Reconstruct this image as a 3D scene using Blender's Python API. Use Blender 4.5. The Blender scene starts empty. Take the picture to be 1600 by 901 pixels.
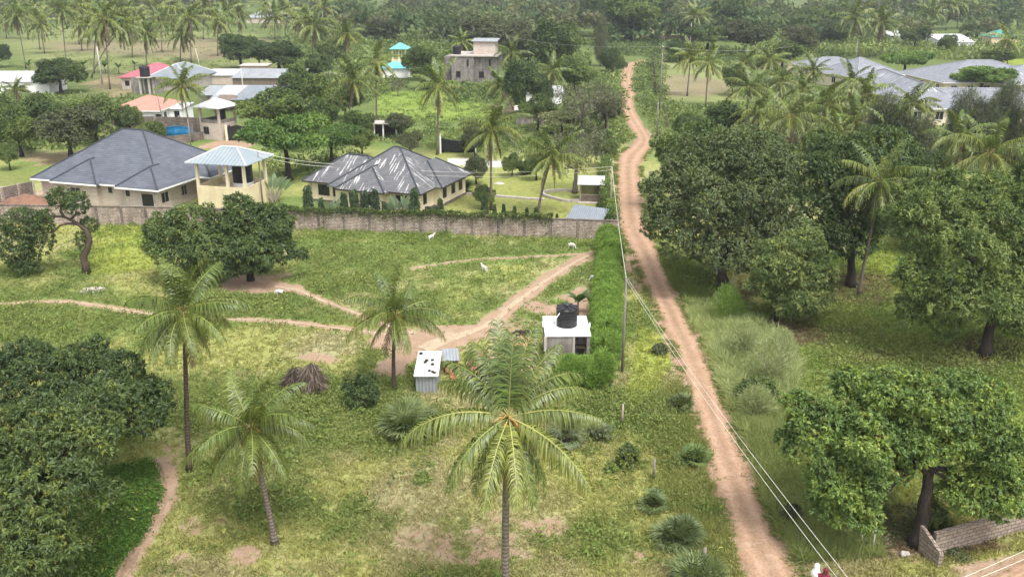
import bpy, math, random
import numpy as np
PI = math.pi
rng = np.random.default_rng(7)
random.seed(7)
SC = bpy.context.scene
COL = SC.collection
# ------------------------------------------------------------------ camera model
CAM_H, PITCH, FOC = 28.0, math.radians(19.5), 1400.0      # metres, down-tilt, focal length for a 1600 px wide frame
cP, sP = math.cos(PITCH), math.sin(PITCH)

def gp(px, py, z=0.0):
    """the point at height z seen at frame position (px, py)"""
    a = (px-800)/FOC; b = (450.5-py)/FOC
    dy = cP+b*sP; dz = -sP+b*cP
    t = (z-CAM_H)/dz
    return np.array([a*t, dy*t, z])

def at(px, py, Y):
    """the point at distance Y in front of the camera seen at (px, py)"""
    a = (px-800)/FOC; b = (450.5-py)/FOC
    t = Y/(cP+b*sP)
    return np.array([a*t, Y, CAM_H+t*(-sP+b*cP)])

def mpp(p):
    """metres per frame pixel at a point"""
    return (p[1]*cP+(CAM_H-p[2])*sP)/FOC

def gp_arr(px, py):
    a = (px-800)/FOC; b = (450.5-py)/FOC
    t = -CAM_H/(-sP+b*cP)
    return a*t, (cP+b*sP)*t

# ------------------------------------------------------------------ naming helpers
def tag(o, label=None, cat=None, group=None, kind=None):
    if label: o['label'] = label
    if cat: o['category'] = cat
    if group: o['group'] = group
    if kind: o['kind'] = kind
    return o

def thing(name, label, cat, loc=(0, 0, 0), rz=0.0, group=None):
    o = bpy.data.objects.new(name, None)
    COL.objects.link(o)
    o.empty_display_size = 0.3
    o.location = tuple(float(v) for v in loc); o.rotation_euler = (0, 0, rz)
    return tag(o, label, cat, group)

ORD = ['leftmost', 'second from left', 'third from left', 'fourth from left', 'fifth from left', 'sixth from left',
       'seventh from left', 'eighth from left', 'ninth from left', 'tenth from left', 'eleventh from left',
       'twelfth from left', 'thirteenth from left', 'fourteenth from left', 'fifteenth from left', 'sixteenth from left',
       'seventeenth from left', 'eighteenth from left']
def ordinal(i, n):
    if n == 1: return ''
    if i == n-1: return 'rightmost'
    return ORD[i]

# ------------------------------------------------------------------ noise
def vnoise(x, y, scale, seed=0):
    x = np.asarray(x)/scale; y = np.asarray(y)/scale
    xi = np.floor(x).astype(np.int64); yi = np.floor(y).astype(np.int64)
    fx = x-xi; fy = y-yi
    fx = fx*fx*(3-2*fx); fy = fy*fy*(3-2*fy)
    def h(a, b):
        n = (a*374761393+b*668265263+seed*974634677) & 0xffffffff
        n = ((n ^ (n >> 13))*1274126177) & 0xffffffff
        n = n ^ (n >> 16)
        return (n & 0xffff)/65535.0
    return (h(xi, yi)*(1-fx)+h(xi+1, yi)*fx)*(1-fy)+(h(xi, yi+1)*(1-fx)+h(xi+1, yi+1)*fx)*fy

def fbm(x, y, scale, seed=0, octv=4):
    s = 0; a = 0.5; t = 0
    for k in range(octv):
        s = s+a*vnoise(x, y, scale/2**k, seed+k*17); t += a; a *= 0.55
    return s/t

def inpoly(x, y, poly):
    x = np.asarray(x, float); y = np.asarray(y, float)
    r = np.zeros(x.shape, bool); n = len(poly)
    for i in range(n):
        x0, y0 = poly[i][:2]; x1, y1 = poly[(i+1) % n][:2]
        if y0 == y1: continue
        c = (y0 > y) != (y1 > y)
        r ^= c & (x < (x1-x0)*(y-y0)/(y1-y0)+x0)
    return r

def segdist(x, y, pts):
    d = np.full(np.shape(x), 1e9); 
    for i in range(len(pts)-1):
        ax, ay = pts[i][:2]; bx, by = pts[i+1][:2]
        vx, vy = bx-ax, by-ay
        t = np.clip(((x-ax)*vx+(y-ay)*vy)/(vx*vx+vy*vy+1e-9), 0, 1)
        d = np.minimum(d, np.hypot(x-ax-t*vx, y-ay-t*vy))
    return d

# ------------------------------------------------------------------ materials
def newmat(name):
    m = bpy.data.materials.new(name); m.use_nodes = True
    nt = m.node_tree
    for n in list(nt.nodes):
        if n.type != 'OUTPUT_MATERIAL': nt.nodes.remove(n)
    return m, nt, nt.nodes['Material Output']

def N(nt, t, **kw):
    n = nt.nodes.new(t)
    for k, v in kw.items():
        if k in n.inputs: n.inputs[k].default_value = v
        else: setattr(n, k, v)
    return n

def ramp(nt, src, stops):
    r = nt.nodes.new('ShaderNodeValToRGB')
    el = r.color_ramp.elements
    while len(el) < len(stops): el.new(0.5)
    for e, (p, c) in zip(el, stops):
        e.position = p; e.color = (c[0], c[1], c[2], 1) if hasattr(c, '__len__') else (c, c, c, 1)
    nt.links.new(src, r.inputs[0])
    return r.outputs[0]

def mixc(nt, fac, a, b, mode='MIX'):
    m = nt.nodes.new('ShaderNodeMix'); m.data_type = 'RGBA'; m.blend_type = mode
    if hasattr(fac, 'node'): nt.links.new(fac, m.inputs[0])
    else: m.inputs[0].default_value = fac
    for v, i in ((a, 6), (b, 7)):
        if hasattr(v, 'node'): nt.links.new(v, m.inputs[i])
        else: m.inputs[i].default_value = (v[0], v[1], v[2], 1)
    return m.outputs[2]

def mth(nt, op, a, b=None, clamp=False):
    m = nt.nodes.new('ShaderNodeMath'); m.operation = op; m.use_clamp = clamp
    for v, i in ((a, 0), (b, 1)):
        if v is None: continue
        if hasattr(v, 'node'): nt.links.new(v, m.inputs[i])
        else: m.inputs[i].default_value = v
    return m.outputs[0]

def noise(nt, vec, scale, detail=4, rough=0.6):
    n = N(nt, 'ShaderNodeTexNoise', Scale=scale, Detail=detail, Roughness=rough)
    if vec is not None: nt.links.new(vec, n.inputs['Vector'])
    return n.outputs[0]

def mapping(nt, vec, scale=(1, 1, 1), loc=(0, 0, 0)):
    m = nt.nodes.new('ShaderNodeMapping')
    m.inputs['Scale'].default_value = scale; m.inputs['Location'].default_value = loc
    nt.links.new(vec, m.inputs['Vector'])
    return m.outputs[0]

def finish(nt, out, col, rough=0.8, height=None, bump=0.3, dist=0.05, metallic=0.0, spec=0.3):
    b = N(nt, 'ShaderNodeBsdfPrincipled', Roughness=rough, Metallic=metallic)
    b.inputs['Specular IOR Level'].default_value = spec
    if hasattr(col, 'node'): nt.links.new(col, b.inputs['Base Color'])
    else: b.inputs['Base Color'].default_value = (*col, 1)
    if height is not None:
        bp = N(nt, 'ShaderNodeBump', Strength=bump, Distance=dist)
        nt.links.new(height, bp.inputs['Height']); nt.links.new(bp.outputs[0], b.inputs['Normal'])
    nt.links.new(b.outputs[0], out.inputs[0])
    return b

def mat_plain(name, col, var=0.25, scale=1.5, rough=0.8, metallic=0.0, stain=None, stain_amt=0.5, bump=0.15, spec=0.3):
    """base colour broken up by two noises, with optional stains of a second colour"""
    m, nt, out = newmat(name)
    tc = N(nt, 'ShaderNodeTexCoord').outputs['Object']
    n1 = noise(nt, tc, scale, 5)
    c0 = tuple(v*(1-var) for v in col); c1 = tuple(min(1, v*(1+var)) for v in col)
    c = ramp(nt, n1, [(0.3, c0), (0.7, c1)])
    if stain:
        n2 = noise(nt, mapping(nt, tc, (1.7, 1.7, 0.5)), scale*0.7, 6, 0.7)
        f = ramp(nt, n2, [(0.45, 0.0), (0.68, stain_amt)])
        c = mixc(nt, f, c, stain)
    finish(nt, out, c, rough, noise(nt, tc, scale*8, 3), bump, 0.02, metallic, spec)
    return m

def mat_attr(name, trans=0.3, gloss=0.06, rough=0.45, objvar=0.25):
    """vegetation: colour from the 'col' attribute, a little of the light passes through the leaf"""
    m, nt, out = newmat(name)
    a = N(nt, 'ShaderNodeAttribute', attribute_name='col').outputs['Color']
    oi = N(nt, 'ShaderNodeObjectInfo')
    hsv = nt.nodes.new('ShaderNodeHueSaturation')
    nt.links.new(a, hsv.inputs['Color'])
    nt.links.new(mth(nt, 'ADD', mth(nt, 'MULTIPLY', oi.outputs['Random'], objvar*2), 1-objvar), hsv.inputs['Value'])
    nt.links.new(mth(nt, 'ADD', mth(nt, 'MULTIPLY', oi.outputs['Random'], -objvar*0.06), 0.5+objvar*0.03), hsv.inputs['Hue'])
    c = hsv.outputs[0]
    d = N(nt, 'ShaderNodeBsdfDiffuse'); t = N(nt, 'ShaderNodeBsdfTranslucent'); g = N(nt, 'ShaderNodeBsdfGlossy', Roughness=rough)
    nt.links.new(c, d.inputs['Color'])
    tcol = mixc(nt, 1.0, c, (1.25, 1.15, 0.55), 'MULTIPLY')
    nt.links.new(tcol, t.inputs['Color'])
    g.inputs['Color'].default_value = (0.9, 0.95, 1, 1)
    s1 = N(nt, 'ShaderNodeMixShader', Fac=trans); s2 = N(nt, 'ShaderNodeMixShader', Fac=gloss)
    nt.links.new(d.outputs[0], s1.inputs[1]); nt.links.new(t.outputs[0], s1.inputs[2])
    nt.links.new(s1.outputs[0], s2.inputs[1]); nt.links.new(g.outputs[0], s2.inputs[2])
    nt.links.new(s2.outputs[0], out.inputs[0])
    return m

def mat_bark(name, c0, c1, ring=0.0):
    m, nt, out = newmat(name)
    tc = N(nt, 'ShaderNodeTexCoord').outputs['Object']
    n1 = noise(nt, mapping(nt, tc, (5, 5, 1.2)), 2.0, 6, 0.7)
    c = ramp(nt, n1, [(0.3, c0), (0.7, c1)])
    h = n1
    if ring:
        w = N(nt, 'ShaderNodeTexWave', Scale=ring, Distortion=1.5); w.bands_direction = 'Z'
        nt.links.new(tc, w.inputs['Vector'])
        c = mixc(nt, mth(nt, 'MULTIPLY', w.outputs[1], 0.35), c, tuple(v*0.45 for v in c0)); h = w.outputs[1]
    finish(nt, out, c, 0.9, h, 0.6, 0.04, spec=0.15)
    return m

def mat_blocks(name, c0, c1, mortar, bw=0.45, bh=0.22, stain=(0.06, 0.05, 0.04), stain_amt=0.6, msize=0.025):
    """coral block or brick coursing on the metre-scaled UVs"""
    m, nt, out = newmat(name)
    uv = N(nt, 'ShaderNodeUVMap').outputs[0]
    b = N(nt, 'ShaderNodeTexBrick', Scale=1.0)
    b.inputs['Brick Width'].default_value = bw; b.inputs['Row Height'].default_value = bh
    b.inputs['Mortar Size'].default_value = msize; b.inputs['Mortar Smooth'].default_value = 0.3
    b.inputs['Color1'].default_value = (*c0, 1); b.inputs['Color2'].default_value = (*c1, 1); b.inputs['Mortar'].default_value = (*mortar, 1)
    b.inputs['Bias'].default_value = -0.1
    nt.links.new(uv, b.inputs['Vector'])
    n = noise(nt, uv, 6.0, 5, 0.7)
    c = mixc(nt, 0.55, b.outputs[0], ramp(nt, n, [(0.3, (0.35, 0.35, 0.35)), (0.7, (1.5, 1.5, 1.5))]), 'MULTIPLY')
    st = noise(nt, mapping(nt, uv, (1.0, 0.35, 1)), 0.9, 6, 0.7)
    c = mixc(nt, ramp(nt, st, [(0.45, 0.0), (0.72, stain_amt)]), c, stain)
    finish(nt, out, c, 0.9, mth(nt, 'ADD', mth(nt, 'MULTIPLY', b.outputs[1], -1.0), n), 0.7, 0.04, spec=0.1)
    return m

def mat_roof(name, c0, c1, course=0.37, corr=0.0, rough=0.55, metallic=0.0, streak=0.0, streak_col=(0.75, 0.75, 0.75), stain=None, stain_amt=0.4, spec=0.3):
    """tile courses across the slope and / or ribs up the slope, on metre-scaled UVs (v runs up the slope)"""
    m, nt, out = newmat(name)
    uv = N(nt, 'ShaderNodeUVMap').outputs[0]
    sep = N(nt, 'ShaderNodeSeparateXYZ'); nt.links.new(uv, sep.inputs[0])
    n1 = noise(nt, uv, 0.5, 5); n2 = noise(nt, uv, 9.0, 3)
    c = ramp(nt, n1, [(0.3, c0), (0.7, c1)])
    h = n2
    if course:
        fr = mth(nt, 'FRACT', mth(nt, 'DIVIDE', sep.outputs[1], course))
        line = ramp(nt, fr, [(0.0, 0.45), (0.2, 1.0), (0.9, 1.06), (1.0, 0.75)])
        c = mixc(nt, 0.75, c, line, 'MULTIPLY')
        tl = mth(nt, 'SINE', mth(nt, 'MULTIPLY', sep.outputs[0], 2*PI/0.22))
        h = mth(nt, 'ADD', mth(nt, 'MULTIPLY', fr, -1.2), mth(nt, 'MULTIPLY', tl, 0.35))
        br = N(nt, 'ShaderNodeTexBrick', Scale=1.0)
        br.inputs['Brick Width'].default_value = 0.9; br.inputs['Row Height'].default_value = course
        br.inputs['Color1'].default_value = (0.8, 0.8, 0.8, 1); br.inputs['Color2'].default_value = (1.15, 1.15, 1.15, 1); br.inputs['Mortar'].default_value = (0.9, 0.9, 0.9, 1)
        br.inputs['Mortar Size'].default_value = 0.0
        nt.links.new(uv, br.inputs['Vector'])
        c = mixc(nt, 0.8, c, br.outputs[0], 'MULTIPLY')
    if corr:
        wv = mth(nt, 'SINE', mth(nt, 'MULTIPLY', sep.outputs[0], 2*PI/corr))
        c = mixc(nt, 0.6, c, ramp(nt, wv, [(0.0, 0.72), (0.5, 1.0)]), 'MULTIPLY')
        h = wv
    if streak:
        sn = noise(nt, mapping(nt, uv, (3.2, 0.28, 1)), 1.3, 2, 0.4)
        big = noise(nt, mapping(nt, uv, (1, 1, 1), (3.1, 7.7, 0)), 0.22, 2)
        dash = noise(nt, mapping(nt, uv, (2.0, 4.0, 1)), 1.6, 1)
        f = mth(nt, 'MULTIPLY', ramp(nt, sn, [(0.58, 0.0), (0.61, 1.0)]), ramp(nt, big, [(0.46, 0.0), (0.52, streak)]))
        f = mth(nt, 'MULTIPLY', f, ramp(nt, dash, [(0.36, 0.2), (0.42, 1.0)]))
        c = mixc(nt, f, c, streak_col)
    if stain:
        sn = noise(nt, mapping(nt, uv, (1.0, 0.3, 1)), 0.8, 5, 0.7)
        c = mixc(nt, ramp(nt, sn, [(0.45, 0.0), (0.7, stain_amt)]), c, stain)
    finish(nt, out, c, rough, h, 0.35, 0.05, metallic, spec)
    return m

M = {}
M['leaf'] = mat_attr('leaf_green', .3, .025, .6, .2)
M['palm'] = mat_attr('palm_green', 0.2, 0.03, 0.42, 0.12)
M['weed'] = mat_attr('weed_green', 0.3, 0.01, 0.7, 0.0)
M['bark'] = mat_bark('bark_dark', (0.018, 0.015, 0.013), (0.065, 0.053, 0.045))
M['bark_grey'] = mat_bark('bark_grey', (0.09, 0.075, 0.065), (0.2, 0.17, 0.15))
M['palm_bark'] = mat_bark('palm_bark', (0.11, 0.09, 0.075), (0.23, 0.19, 0.16), 1.6)
M['palm_bark_dark'] = mat_bark('palm_bark_dark', (0.06, 0.045, 0.035), (0.14, 0.105, 0.08), 1.6)
M['husk'] = mat_plain('husk', (0.36, 0.23, 0.07), 0.4, 6, 0.8)
M['coral'] = mat_blocks('coral_block', (0.56, 0.48, 0.41), (0.36, 0.295, 0.24), (0.17, 0.125, 0.1), 0.34, 0.17, (0.07, 0.05, 0.038), 0.75)
M['coral_pale'] = mat_blocks('coral_block_pale', (0.33, 0.275, 0.23), (0.24, 0.195, 0.16), (0.15, 0.11, 0.088), 0.45, 0.22, (0.3, 0.25, 0.21), 0.4)
M['coral_dark'] = mat_blocks('coral_block_weathered', (0.28, 0.235, 0.2), (0.18, 0.15, 0.125), (0.08, 0.066, 0.054), 0.5, 0.24, (0.03, 0.027, 0.022), 0.75)
M['brick_white'] = mat_blocks('rendered_block', (0.74, 0.66, 0.58), (0.6, 0.52, 0.45), (0.36, 0.28, 0.23), 0.34, 0.17, (0.36, 0.22, 0.15), 0.3, 0.03)
M['concrete'] = mat_plain('raw_concrete', (0.22, 0.2, 0.18), 0.3, 1.2, 0.9, 0, (0.07, 0.06, 0.05), 0.75)
M['concrete_pale'] = mat_plain('pale_concrete', (0.42, 0.38, 0.34), 0.2, 1.5, 0.9, 0, (0.2, 0.17, 0.14), 0.5)
M['cream'] = mat_plain('cream_paint', (0.66, 0.56, 0.36), 0.08, 0.8, 0.8, 0, (0.4, 0.31, 0.2), 0.35)
M['cream_light'] = mat_plain('light_cream_paint', (0.72, 0.63, 0.45), 0.06, 0.8, 0.8, 0, (0.45, 0.37, 0.26), 0.3)
M['white'] = mat_plain('white_paint', (0.78, 0.78, 0.76), 0.06, 1.5, 0.7, 0, (0.5, 0.47, 0.43), 0.35)
M['dark'] = mat_plain('dark_opening', (0.012, 0.012, 0.014), 0.3, 2, 0.35, 0, spec=0.5)
M['black_plastic'] = mat_plain('black_plastic', (0.014, 0.014, 0.017), 0.3, 2, 0.38, 0, (0.07, 0.065, 0.06), 0.3, 0.05, 0.5)
M['wood'] = mat_plain('weathered_wood', (0.16, 0.125, 0.095), 0.35, 3, 0.9)
M['wood_dark'] = mat_plain('dark_timber', (0.05, 0.038, 0.03), 0.35, 3, 0.9)
M['wood_pale'] = mat_plain('pale_timber', (0.32, 0.27, 0.22), 0.25, 3, 0.9)
M['pole'] = mat_plain('pole_timber', (0.2, 0.175, 0.155), 0.3, 3, 0.9)
M['pole_concrete'] = mat_plain('pole_concrete', (0.45, 0.43, 0.4), 0.12, 3, 0.9)
M['wire'] = mat_plain('pale_cable', (0.62, 0.6, 0.52), 0.05, 3, 0.6)
M['tile_blue'] = mat_roof('slate_blue_tiles', (0.085, 0.094, 0.115), (0.108, 0.118, 0.142), 0.37, rough=0.6)
M['tile_streak'] = mat_roof('charcoal_tiles_with_bare_streaks', (0.1, 0.102, 0.108), (0.132, 0.133, 0.14), 0.37, rough=0.6, streak=.9, streak_col=(0.5, 0.49, 0.47))
M['tile_grey'] = mat_roof('pale_grey_tiles', (0.175, 0.185, 0.21), (0.225, 0.235, 0.26), 0.4, rough=0.55)
M['tile_grey_streak'] = mat_roof('pale_grey_tiles_streaked', (0.175, 0.185, 0.21), (0.225, 0.235, 0.26), 0.4, rough=0.55, streak=1.0, streak_col=(0.5, 0.5, 0.5))
M['ridge'] = mat_plain('ridge_tiles', (0.045, 0.05, 0.06), 0.2, 3, 0.6)
M['ridge_grey'] = mat_plain('grey_ridge_tiles', (0.24, 0.25, 0.27), 0.2, 3, 0.6)
M['tin_bright'] = mat_roof('bright_corrugated_iron', (0.55, 0.57, 0.58), (0.7, 0.71, 0.71), 0, 0.24, 0.5, 0.2, stain=(0.36, 0.33, 0.3), stain_amt=0.45)
M['tin_grey'] = mat_roof('grey_corrugated_iron', (0.28, 0.31, 0.33), (0.38, 0.4, 0.42), 0, 0.24, 0.5, 0.2, stain=(0.2, 0.17, 0.15), stain_amt=0.5)
M['tin_blue'] = mat_roof('blue_grey_iron', (0.2, 0.235, 0.27), (0.27, 0.3, 0.33), 0, 0.24, 0.5, 0.15, stain=(0.15, 0.14, 0.13), stain_amt=0.3)
M['tin_tower'] = mat_roof('tower_iron_sheet', (0.27, 0.32, 0.35), (0.33, 0.375, 0.4), 0, 0.5, 0.45, 0.2)
M['tin_red'] = mat_roof('faded_red_iron', (0.44, 0.2, 0.15), (0.52, 0.25, 0.19), 0, 0.3, 0.6, stain=(0.42, 0.26, 0.2), stain_amt=0.4)
M['tin_pink'] = mat_roof('pink_red_iron', (0.42, 0.105, 0.135), (0.5, 0.14, 0.175), 0, 0.3, 0.6)
M['tin_rust'] = mat_roof('rusty_red_sheet', (0.32, 0.1, 0.085), (0.42, 0.15, 0.12), 0, 0.2, 0.7, stain=(0.14, 0.06, 0.045), stain_amt=0.5)
M['turquoise'] = mat_roof('turquoise_iron', (0.12, 0.42, 0.5), (0.18, 0.5, 0.58), 0, 0.3, 0.6)
M['green_roof'] = mat_roof('green_iron', (0.05, 0.22, 0.18), (0.07, 0.27, 0.22), 0, 0.3, 0.6)
M['blue_tarp'] = mat_plain('blue_tarpaulin', (0.03, 0.24, 0.5), 0.3, 1.2, 0.5)
M['fur'] = mat_plain('white_fur', (0.58, 0.55, 0.5), 0.08, 6, 0.9)
M['skin'] = mat_plain('brown_skin', (0.1, 0.055, 0.035), 0.1, 6, 0.6)
M['maroon'] = mat_plain('maroon_cloth', (0.16, 0.02, 0.04), 0.2, 6, 0.9)
M['white_cloth'] = mat_plain('white_cloth', (0.8, 0.79, 0.77), 0.05, 6, 0.9)
M['rock'] = mat_plain('coral_rubble', (0.42, 0.38, 0.34), 0.3, 3, 0.9)
M['brick_orange'] = mat_plain('orange_wood_chips', (0.5, 0.29, 0.16), 0.3, 4, 0.9)
M['red_earth'] = mat_plain('red_earth', (0.19, 0.105, 0.07), 0.25, 1.5, 0.95)
M['clay'] = mat_plain('clay', (0.4, 0.16, 0.11), 0.2, 4, 0.8)
M['thatch'] = mat_plain('dry_thatch', (0.17, 0.135, 0.11), 0.4, 5, 0.95)
M['black_net'] = mat_plain('black_shade_net', (0.013, 0.014, 0.014), 0.3, 4, 0.9)

# ------------------------------------------------------------------ meshes
def auto_uv(me):
    if not len(me.polygons): return
    uvl = me.uv_layers.new(name='UVMap')
    for p in me.polygons:
        n = p.normal
        hl = math.hypot(n.x, n.y)
        for li in p.loop_indices:
            v = me.vertices[me.loops[li].vertex_index].co
            if hl < 0.04: uv = (v.x, v.y)
            else:
                tx, ty = -n.y/hl, n.x/hl
                u = v.x*tx+v.y*ty
                w = v.z/max(hl, 0.05)
                uv = (u, w)
            uvl.data[li].uv = uv

class MB:
    """collects shapes that become ONE mesh object"""
    def __init__(s): s.v = []; s.f = []
    def add(s, vs, fs):
        o = len(s.v); s.v += [tuple(float(c) for c in v) for v in vs]; s.f += [tuple(i+o for i in f) for f in fs]; return s
    def box(s, x0, y0, z0, x1, y1, z1):
        return s.add([(x0,y0,z0),(x1,y0,z0),(x1,y1,z0),(x0,y1,z0),(x0,y0,z1),(x1,y0,z1),(x1,y1,z1),(x0,y1,z1)],
                     [(0,3,2,1),(4,5,6,7),(0,1,5,4),(1,2,6,5),(2,3,7,6),(3,0,4,7)])
    def slab(s, quad, th):
        """a sheet through four corners with thickness th downwards"""
        q = [tuple(p) for p in quad]; b = [(p[0], p[1], p[2]-th) for p in q]
        return s.add(q+b, [(0,1,2,3),(7,6,5,4),(0,4,5,1),(1,5,6,2),(2,6,7,3),(3,7,4,0)])
    def tube(s, pts, rad, n=8, cap=True):
        pts = [np.array(p, float) for p in pts]
        if not hasattr(rad, '__len__'): rad = [rad]*len(pts)
        rings = []; ref = None
        for i, p in enumerate(pts):
            t = pts[min(i+1, len(pts)-1)]-pts[max(i-1, 0)]; t /= np.linalg.norm(t)+1e-9
            if ref is None:
                ref = np.array([1.0, 0, 0]) if abs(t[0]) < 0.8 else np.array([0, 1.0, 0])
            a = ref-t*np.dot(ref, t); a /= np.linalg.norm(a)+1e-9; ref = a; b = np.cross(t, a)
            rings.append([p+rad[i]*(math.cos(2*PI*k/n)*a+math.sin(2*PI*k/n)*b) for k in range(n)])
        vs = [v for r in rings for v in r]; fs = []
        for i in range(len(pts)-1):
            for k in range(n):
                k2 = (k+1) % n
                fs.append((i*n+k, i*n+k2, (i+1)*n+k2, (i+1)*n+k))
        if cap:
            fs.append(tuple(reversed(range(n)))); fs.append(tuple((len(pts)-1)*n+k for k in range(n)))
        return s.add(vs, fs)
    def lathe(s, prof, n=24, c=(0, 0, 0)):
        vs = []; fs = []; m = len(prof)
        for k in range(n):
            a = 2*PI*k/n
            for r, z in prof: vs.append((c[0]+r*math.cos(a), c[1]+r*math.sin(a), c[2]+z))
        for k in range(n):
            k2 = (k+1) % n
            for i in range(m-1): fs.append((k*m+i, k2*m+i, k2*m+i+1, k*m+i+1))
        if prof[0][0] > 1e-4: fs.append(tuple(reversed([k*m for k in range(n)])))
        if prof[-1][0] > 1e-4: fs.append(tuple(k*m+m-1 for k in range(n)))
        return s.add(vs, fs)
    def blob(s, c, r, seed=0, n=10, m=7, rough=0.25):
        rg = np.random.default_rng(seed); vs = []; fs = []
        for i in range(m+1):
            th = PI*i/m
            for k in range(n):
                ph = 2*PI*k/n
                q = 1+rough*(rg.random()-0.5)
                vs.append((c[0]+r[0]*q*math.sin(th)*math.cos(ph), c[1]+r[1]*q*math.sin(th)*math.sin(ph), c[2]+r[2]*q*math.cos(th)))
        for i in range(m):
            for k in range(n):
                k2 = (k+1) % n
                fs.append((i*n+k, (i+1)*n+k, (i+1)*n+k2, i*n+k2))
        return s.add(vs, fs)
    def build(s, name, mat, parent=None, smooth=False, bevel=0.0):
        me = bpy.data.meshes.new(name); me.from_pydata(s.v, [], s.f); me.update()
        auto_uv(me); me.materials.append(mat)
        if smooth: me.polygons.foreach_set('use_smooth', [True]*len(me.polygons))
        o = bpy.data.objects.new(name, me); COL.objects.link(o)
        if parent is not None: o.parent = parent
        if bevel:
            b = o.modifiers.new('bevel', 'BEVEL'); b.width = bevel; b.segments = 2; b.limit_method = 'ANGLE'
        return o

def np_mesh(name, V, F, C, mat, parent=None, smooth=False):
    """mesh from arrays: V (n,3), F (m,4), C (n,3) colours"""
    me = bpy.data.meshes.new(name)
    V = np.ascontiguousarray(V, np.float32); F = np.ascontiguousarray(F, np.int32)
    n, m = len(V), len(F)
    me.vertices.add(n); me.vertices.foreach_set('co', V.ravel())
    me.loops.add(m*4); me.loops.foreach_set('vertex_index', F.ravel())
    me.polygons.add(m); me.polygons.foreach_set('loop_start', np.arange(0, m*4, 4, dtype=np.int32))
    if smooth: me.polygons.foreach_set('use_smooth', np.ones(m, bool))
    me.update(calc_edges=True)
    if C is not None:
        a = me.attributes.new('col', 'FLOAT_COLOR', 'POINT')
        a.data.foreach_set('color', np.c_[np.clip(C, 0, 1), np.ones(n)].astype(np.float32).ravel())
    me.materials.append(mat)
    o = bpy.data.objects.new(name, me); COL.objects.link(o)
    if parent is not None: o.parent = parent
    return o

def norm(v): return v/(np.linalg.norm(v, axis=-1, keepdims=True)+1e-9)

def leaf_quads(B, D, L, W, fold=None):
    """leaf-shaped quads: base B, direction D, length L, width W"""
    n = len(B)
    R = fold if fold is not None else norm(rng.normal(size=(n, 3)))
    S = norm(np.cross(D, R))
    L = np.asarray(L).reshape(-1, 1)*np.ones((n, 1)); W = np.asarray(W).reshape(-1, 1)*np.ones((n, 1))
    mid = B+D*L*0.45
    tip = B+D*L; tip[:, 2] -= L[:, 0]*0.15
    V = np.stack([B, mid+S*W/2, tip, mid-S*W/2], 1).reshape(-1, 3)
    F = np.arange(4*n, dtype=np.int32).reshape(-1, 4)
    return V, F

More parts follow.
